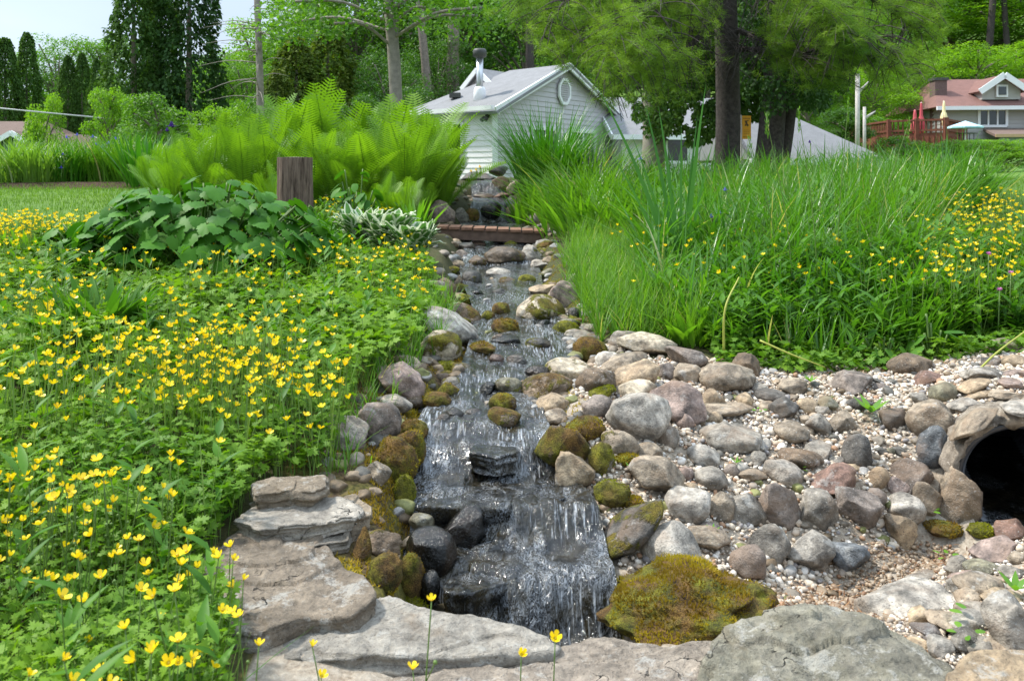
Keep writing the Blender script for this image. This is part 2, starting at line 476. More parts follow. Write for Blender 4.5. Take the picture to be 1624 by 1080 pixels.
for u, v, d in [(880,700,3.25),(960,700,3.22),(960,870,2.72),(1010,985,2.36),(1090,1000,2.40),(1250,930,2.75),(1350,905,2.88),(1450,868,3.0),(1520,850,3.02),(1590,848,2.98),(1640,845,2.95),
   (1200,965,2.52),(1280,985,2.3),(1050,880,2.75),(1200,890,2.80),(1350,870,2.92),(1100,720,3.3),(1300,750,3.22),(1420,790,3.12),(980,640,3.55),(910,640,3.5),
   (1050,600,3.9),(1250,610,3.85),(1200,575,4.1),(1400,590,4.0),(1460,690,3.4),(1600,632,3.36),(1600,560,4.1),(1700,632,3.3),(1700,560,4.0),(1100,540,4.5),(1300,540,4.6),(1550,530,4.6),
   (930,530,4.7),(1550,975,2.3),(1600,870,2.7),(1660,1000,2.1),(1500,905,2.68),(1420,1000,2.15),(1700,850,2.6),(1800,800,2.8)]:
    CP.append(tuple(P(u, v, d)))
CP = np.array(CP)
def _phi(r2): return np.sqrt(r2 + 0.12 ** 2)
_A = _phi(((CP[:, None, :2] - CP[None, :, :2]) ** 2).sum(-1))
_n = len(CP); _Q = np.hstack([np.ones((_n, 1)), CP[:, :2]])
_S = np.zeros((_n + 3, _n + 3)); _S[:_n, :_n] = _A - np.eye(_n) * 0.003; _S[:_n, _n:] = _Q; _S[_n:, :_n] = _Q.T
_SOL = np.linalg.solve(_S, np.concatenate([CP[:, 2], [0, 0, 0]]))
def rbf(x, y):
    out = np.empty(len(x))
    for i in range(0, len(x), 20000):
        X = np.stack([x[i:i+20000], y[i:i+20000]], 1)
        A = _phi(((X[:, None, :] - CP[None, :, :2]) ** 2).sum(-1))
        out[i:i+20000] = A @ _SOL[:_n] + _SOL[_n] + X @ _SOL[_n+1:]
    return out
def H(x, y):
    x = np.asarray(x, float); y = np.asarray(y, float)
    sh = np.broadcast(x, y).shape
    X = np.broadcast_to(x, sh).ravel().copy(); Y = np.broadcast_to(y, sh).ravel().copy()
    B = rbf(X, Y)
    B += .09 * sstep((Y - 13.3) / .8) * sstep((-1.6 - X) / .6) * (Y < 40)
    B += 0.012 * vn2(X * 5, Y * 5, 3) + 0.006 * vn2(X * 17, Y * 17, 4)
    s = np.maximum(xl(Y) - X, X - xr(Y))
    w = np.where(Y < 3.4, 0.14, 0.20)
    k = sstep(s / w)
    bed = zw(Y) - 0.07
    ky = sstep((Y - 1.98) / 0.12) * (1 - sstep((Y - 12.4) / 0.5))
    h = B + (bed * (1 - k) + B * k - B) * ky
    return h.reshape(sh)
def H1(x, y): return float(H(np.array([x]), np.array([y]))[0])
def hit(u, v, lift=0.0, d0=1.3, d1=40.0):
    """distance at which the sight line (u,v) meets the ground (raised by lift)"""
    d = np.concatenate([np.arange(d0, 6, 0.01), np.arange(6, d1, 0.04)])
    x = (u - 812) / FOC * d; z = (270 - v) / FOC * d
    g = H(x, d) + lift - z
    i = np.argmax(g > 0)
    return float(d[i]) if g[i] > 0 else d1

# corrugated pipe position
PC = P(1626, 768, 3.10); PAX = np.array([0.36, 0.93, 0.0]); PAX /= np.linalg.norm(PAX); PR = 0.207

def axis(segs):
    out = []
    for a, b, s in segs: out += list(np.arange(a, b, s))
    return np.array(out)
gx = axis([(-220,-60,20),(-60,-20,4),(-20,-6,1.0),(-6,-1.6,.15),(-1.6,2.5,.022),(2.5,7,.15),(7,20,1.0),(20,60,4),(60,240,20)])
gy = axis([(-60,-10,10),(-10,.6,1.0),(.6,1.5,.1),(1.5,4.4,.02),(4.4,9,.05),(9,13.6,.08),(13.6,15.6,.1),(15.6,22,.5),(22,60,2),(60,260,12)])
GX, GY = np.meshgrid(gx, gy)
GZ = H(GX, GY)
nx, ny = len(gx), len(gy)
ii = np.arange((nx) * (ny)).reshape(ny, nx)
GF = np.stack([ii[:-1, :-1], ii[:-1, 1:], ii[1:, 1:], ii[1:, :-1]], -1).reshape(-1, 4)
GV = np.stack([GX.ravel(), GY.ravel(), GZ.ravel()], 1)
fc = GV[GF].mean(1)
rel = fc - PC; s_ = rel @ PAX; rad_ = np.linalg.norm(rel - s_[:, None] * PAX, axis=1)
GF = GF[~((s_ > -0.13) & (s_ < 1.25) & (rad_ < PR + 0.004) & (fc[:, 2] > PC[2] - PR + .02))]
# ground cover weight: 0 bare soil and stone dust, 1 mown lawn, 2 planted soil, 3 wet gravel bed
cov = np.full(len(GV), 2.0)
X_, Y_ = GV[:, 0], GV[:, 1]
inR = (X_ > xr(np.clip(Y_, 1.9, 13))) & (Y_ > 1.9) & (Y_ < 4.15 + 0.05 * vn2(X_ * 4, Y_ * 4))
cov[inR] = 0.0
cov[(Y_ < 2.1) & (X_ > -0.55)] = 0.0
s_st = np.maximum(xl(Y_) - X_, X_ - xr(Y_))
cov[(s_st < 0.05) & (Y_ > 1.9) & (Y_ < 13)] = 3.0
cov[(X_ < 0) & (s_st > 0.0) & (s_st < .42) & (Y_ > 2.0) & (Y_ < 5.6)] = 1.0
cov[(Y_ > 16)] = 5.0
cov[(X_ < -2.6 - 0.15 * vn2(X_ * 1.5, Y_ * 1.5)) & (Y_ > 5.9) & (Y_ < 13.35)] = 5.0
cov[(X_ < -2.0) & (Y_ > 13.35) & (Y_ < 14.15 + 0.25 * vn2(X_ * 1.3, Y_ * 2))] = 4.0
cov[(X_ < -2.0) & (Y_ > 14.3) & (Y_ < 15.3)] = 5.0
cov[(X_ > 4.0) & (Y_ > 7.5)] = 5.0
def groundmat():
    m = NT('ground')
    c = m.attr('aux'); tc = m.n('ShaderNodeTexCoord').outputs['Object']
    nf = m.noise(60, 5, 0.7, tc); nm = m.noise(9, 5, 0.6, tc); nl = m.noise(0.8, 4, 0.6, tc)
    bare = m.mix(m.mapr(nf, 0.3, 0.7), (0.16, 0.115, 0.075), (0.50, 0.42, 0.32))
    bare = m.mix(m.mapr(nm, 0.4, 0.65), bare, m.mix(m.mapr(nf, .35, .65), (0.27, 0.23, 0.18), (0.42, 0.37, 0.30)))
    lawn = m.mix(m.mapr(nl, 0.3, 0.7), (0.085, 0.17, 0.022), (0.14, 0.23, 0.035))
    lawn = m.mix(m.mapr(m.noise(25, 4, 0.7, tc), 0.3, 0.7, 0, 0.6), lawn, (0.065, 0.13, 0.02))
    soil = m.mix(m.mapr(nf, 0.3, 0.7), (0.028, 0.03, 0.012), (0.09, 0.085, 0.03))
    bed = m.mix(m.mapr(nm, 0.35, 0.65), (0.02, 0.018, 0.012), (0.075, 0.06, 0.025))
    mul = m.mix(m.mapr(nf, 0.35, 0.65), (0.02, 0.010, 0.007), (0.09, 0.045, 0.028))
    ear = m.mix(m.mapr(nm, 0.38, 0.6), m.mix(m.mapr(nf, .35, .65), (0.035, 0.02, 0.012), (0.15, 0.095, 0.05)), m.mix(m.mapr(nf, .35, .65), (0.05, 0.05, 0.012), (0.17, 0.15, 0.03)))
    col = m.mix(m.mapr(c, 0.0, 1.0), bare, ear)
    col = m.mix(m.mapr(c, 1.0, 2.0), col, soil)
    col = m.mix(m.mapr(c, 2.0, 3.0), col, bed)
    col = m.mix(m.mapr(c, 3.0, 4.0), col, mul)
    col = m.mix(m.mapr(c, 4.0, 5.0), col, lawn)
    return m.fin(m.pbr(col, 0.9, m.bump(nf, 0.6, 0.02), 0.25))
g = MB().add(GV, GF, 0.0, cov)
tag(g.build('ground', groundmat()), 'uneven soil and lawn rising in banks on both sides of the stream', kind='structure')

# ------------------------------------------------------------------ water
def watermat():
    m = NT('water')
    tc = m.n('ShaderNodeTexCoord').outputs['Object']
    foam_glint = m.attr('aux')
    mp = m.n('ShaderNodeMapping'); mp.inputs['Scale'].default_value = (1, .55, .4); m.l(tc, mp.inputs[0])
    v = mp.outputs[0]
    n1 = m.noise(24, 3, 0.6, v, 1.4); n2 = m.noise(62, 3, 0.6, v, 1.0)
    h = m.math('ADD', n1, m.math('MULTIPLY', n2, 0.45))
    bed = m.mix(m.mapr(m.noise(14, 4, 0.6, tc), 0.4, 0.65), (0.006, 0.006, 0.005), (0.028, 0.022, 0.010))
    st = m.n('ShaderNodeMapping'); st.inputs['Scale'].default_value = (130, 13, 11); m.l(tc, st.inputs[0])
    strk = m.n('ShaderNodeTexNoise'); strk.inputs['Scale'].default_value = 1.0; strk.inputs['Detail'].default_value = 3; m.l(st.outputs[0], strk.inputs['Vector'])
    th = m.mapr(foam_glint, 0, 1, 0.80, 0.36)
    fm = m.mapr(strk.outputs[0], th, m.math('ADD', th, 0.26))
    fm = m.math('MULTIPLY', fm, m.mapr(foam_glint, 0.03, 0.2))
    fm = m.math('MULTIPLY', fm, 0.62)
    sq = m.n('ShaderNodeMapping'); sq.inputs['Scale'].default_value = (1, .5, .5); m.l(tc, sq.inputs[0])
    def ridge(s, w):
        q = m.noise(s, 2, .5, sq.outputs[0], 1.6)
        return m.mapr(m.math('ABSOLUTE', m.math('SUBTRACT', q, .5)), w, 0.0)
    glint = m.math('MAXIMUM', ridge(46, .045), m.math('MULTIPLY', ridge(95, .05), .8))
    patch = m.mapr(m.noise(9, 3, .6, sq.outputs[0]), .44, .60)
    glint = m.math('MULTIPLY', m.math('MULTIPLY', glint, patch), .42)  # sky glints painted as pale squiggles in the water colour
    fm = m.math('MAXIMUM', fm, glint)
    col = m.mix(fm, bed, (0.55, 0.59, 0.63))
    ro = m.mapr(fm, 0, 1, 0.04, 0.35)
    return m.fin(m.pbr(col, ro, m.bump(h, 0.9, 0.020), 0.6, IOR=1.4, Coat_Weight=0.2, Coat_Roughness=0.03))
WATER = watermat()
wy = axis([(2.02,3.4,.0055),(3.4,5.2,.009),(5.2,9,.018),(9,12.8,.016)])
wt_ = np.linspace(0, 1, 140)
WY, WT = np.meshgrid(wy, wt_, indexing='ij')
WX = (xl(WY) - 0.04) * (1 - WT) + (xr(WY) + 0.04) * WT
# lips wander across the stream
yo = WY + 0.085 * vn2(WX * 5, WY * 0 + 1.3, 5) + 0.035 * vn2(WX * 17, WY * 2, 6) + .10 * (WX - .1) * (WY < 3.4)
yo = np.where(WY > 8.0, WY + 0.02 * vn2(WX * 9, WY * 0, 7), yo)
WZ = zw(yo)
slope = np.abs(zw(yo + 0.02) - zw(yo - 0.02)) / 0.04
fl = np.clip(slope / 0.8, 0, 1)
far = np.clip(WY / 4.0, 0.8, 2.2)
fq = 1 / np.clip(WY / 4.0, .9, 2.4)
ri = 0.0100 * vn2(WX * 26 * fq, WY * 17 * fq, 8) + 0.0060 * vn2(WX * 55 * fq, WY * 38 * fq, 9) + 0.010 * vn2(WX * 11 * fq, WY * 8 * fq, 10)
WZ = WZ + (WY < 3.4) * (.016 * vn2(WX * 8, WY * 9, 33) + .010 * vn2(WX * 17, WY * 19, 34)) + ri * (1 - 0.5 * fl) * far ** 0.7 + fl * 0.010 * vn2(WX * 45, WY * 6, 12)
foam_glint = np.clip(slope / 1.1, 0, 0.29) * (.45 + .9 * np.clip(vn2(WX * 10, WY * 3, 15) + .35, 0, 1)) + 0.45 * np.clip(vn2(WX * 6, WY * 3.5, 13) + .1, 0, 1) + 0.17
rap = sstep((WY - 3.1) / .3) * (1 - sstep((WY - 8.2) / .6))
foam_glint = foam_glint + rap * (.26 + .22 * vn2(WX * 9, WY * 3.5, 19))  # white streaks of the rapids: foam plus painted glints
foam_glint = (np.clip(foam_glint, 0, .8) + .05) * sstep((WY - 1.9) / 0.3)
wi = np.arange(WY.size).reshape(WY.shape)
WF = np.stack([wi[:-1, :-1], wi[:-1, 1:], wi[1:, 1:], wi[1:, :-1]], -1).reshape(-1, 4)
wb = MB().add(np.stack([WX.ravel(), WY.ravel(), WZ.ravel()], 1), WF, 0.0, foam_glint.ravel())
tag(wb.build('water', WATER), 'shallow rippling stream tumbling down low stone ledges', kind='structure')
# puddle lying in and before the pipe
pu, pv = np.meshgrid(np.linspace(-0.28, 1.15, 60), np.linspace(-1, 1, 16), indexing='ij')
side = np.array([PAX[1], -PAX[0], 0]); side /= np.linalg.norm(side)
pp = PC + pu[..., None] * PAX + (pv * 0.185)[..., None] * side
pp[..., 2] = PC[2] - PR + 0.055 + 0.002 * vn2(pp[..., 0] * 30, pp[..., 1] * 30, 2) + 0.01 * np.clip(pu, 0, 2)
pi_ = np.arange(pu.size).reshape(pu.shape)
pf = np.stack([pi_[:-1, :-1], pi_[:-1, 1:], pi_[1:, 1:], pi_[1:, :-1]], -1).reshape(-1, 4)
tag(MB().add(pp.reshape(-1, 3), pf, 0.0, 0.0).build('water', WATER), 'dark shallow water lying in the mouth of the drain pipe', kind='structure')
def inpoly(u, v, poly):
    c = np.zeros(len(u), bool); n = len(poly)
    for i in range(n):
        x1, y1 = poly[i]; x2, y2 = poly[(i + 1) % n]
        k = ((y1 > v) != (y2 > v)) & (u < (x2 - x1) * (v - y1) / (y2 - y1 + 1e-12) + x1)
        c ^= k
    return c
# ------------------------------------------------------------------ stones
STONE = rockmat()
def ico(sub):
    import bmesh
    bm = bmesh.new(); bmesh.ops.create_icosphere(bm, subdivisions=sub, radius=1.0)
    V = np.array([v.co[:] for v in bm.verts]); F = np.array([[v.index for v in f.verts] for f in bm.faces]); bm.free()
    return V, F
ICO = {s: ico(s) for s in (1, 2, 3, 4, 5)}
def rock_shape(seed, kind='r', sub=4):
    r = np.random.default_rng(seed)
    V, F = ICO[sub]; V = V.copy()
    nc, lo, hi, s = {'r': (11, .66, .95, .78), 'a': (16, .52, .86, .95), 's': (12, .6, .92, .95), 'm': (4, .8, .95, .6)}[kind]
    if kind == 's':
        for q in (1, -1):
            d = V[:, 2] * q; V[:, 2] -= q * np.clip(d - .5, 0, None) * .95
        V[:, 2] *= 1.5
    for _ in range(nc):
        n = r.normal(size=3); n /= np.linalg.norm(n)
        if kind == 'a': n[2] *= .8; n /= np.linalg.norm(n)
        off = r.uniform(lo, hi)
        d = V @ n; V -= n * (np.clip(d - off, 0, None) * s)[:, None]
    o = seed * 3.7
    k = {'r': 1.4, 'a': 1.9, 's': 1.6, 'm': 2.4}[kind]
    rr = 1 + .09 * vn(V * 1.3 + o, 1) + k * (.035 * vn(V * 3.1 + o, 2) + .014 * vn(V * 7.5 + o, 3) + .007 * vn(V * 17 + o, 4))
    if seed == 4242: rr += .24 * vn(V * 1.5 + 3, 19) + .13 * vn(V * 3.6, 20)
    if kind == 'm': rr += .08 * vn(V * 2.2 + o, 9) + .09 * np.abs(vn(V * 5 + o, 7)) + .02 * vn(V * 24 + o, 8)
    V *= rr[:, None]
    V -= (V.max(0) + V.min(0)) / 2; V /= V.max(0)
    return V, F

CC = dict(g=(.29,.255,.205), l=(.42,.375,.31), w=(.48,.445,.385), t=(.43,.32,.20), c=(.54,.45,.32), b=(.19,.135,.085), p=(.34,.25,.205),
          r=(.22,.13,.095), d=(.11,.098,.082), k=(.035,.035,.032), s=(.165,.175,.18), o=(.23,.21,.135), q=(.235,.19,.155), n=(.32,.255,.18))
GR = {'A': 'boulders piled along the right bank', 'B': 'stones of the left bank', 'C': 'stones lying in the stream', 'D': 'cobbles set in the gravel slope',
      'E': 'stones round the drain pipe', 'F': 'broken rocks at the lower right', 'G': 'stones by the upper waterfalls'}
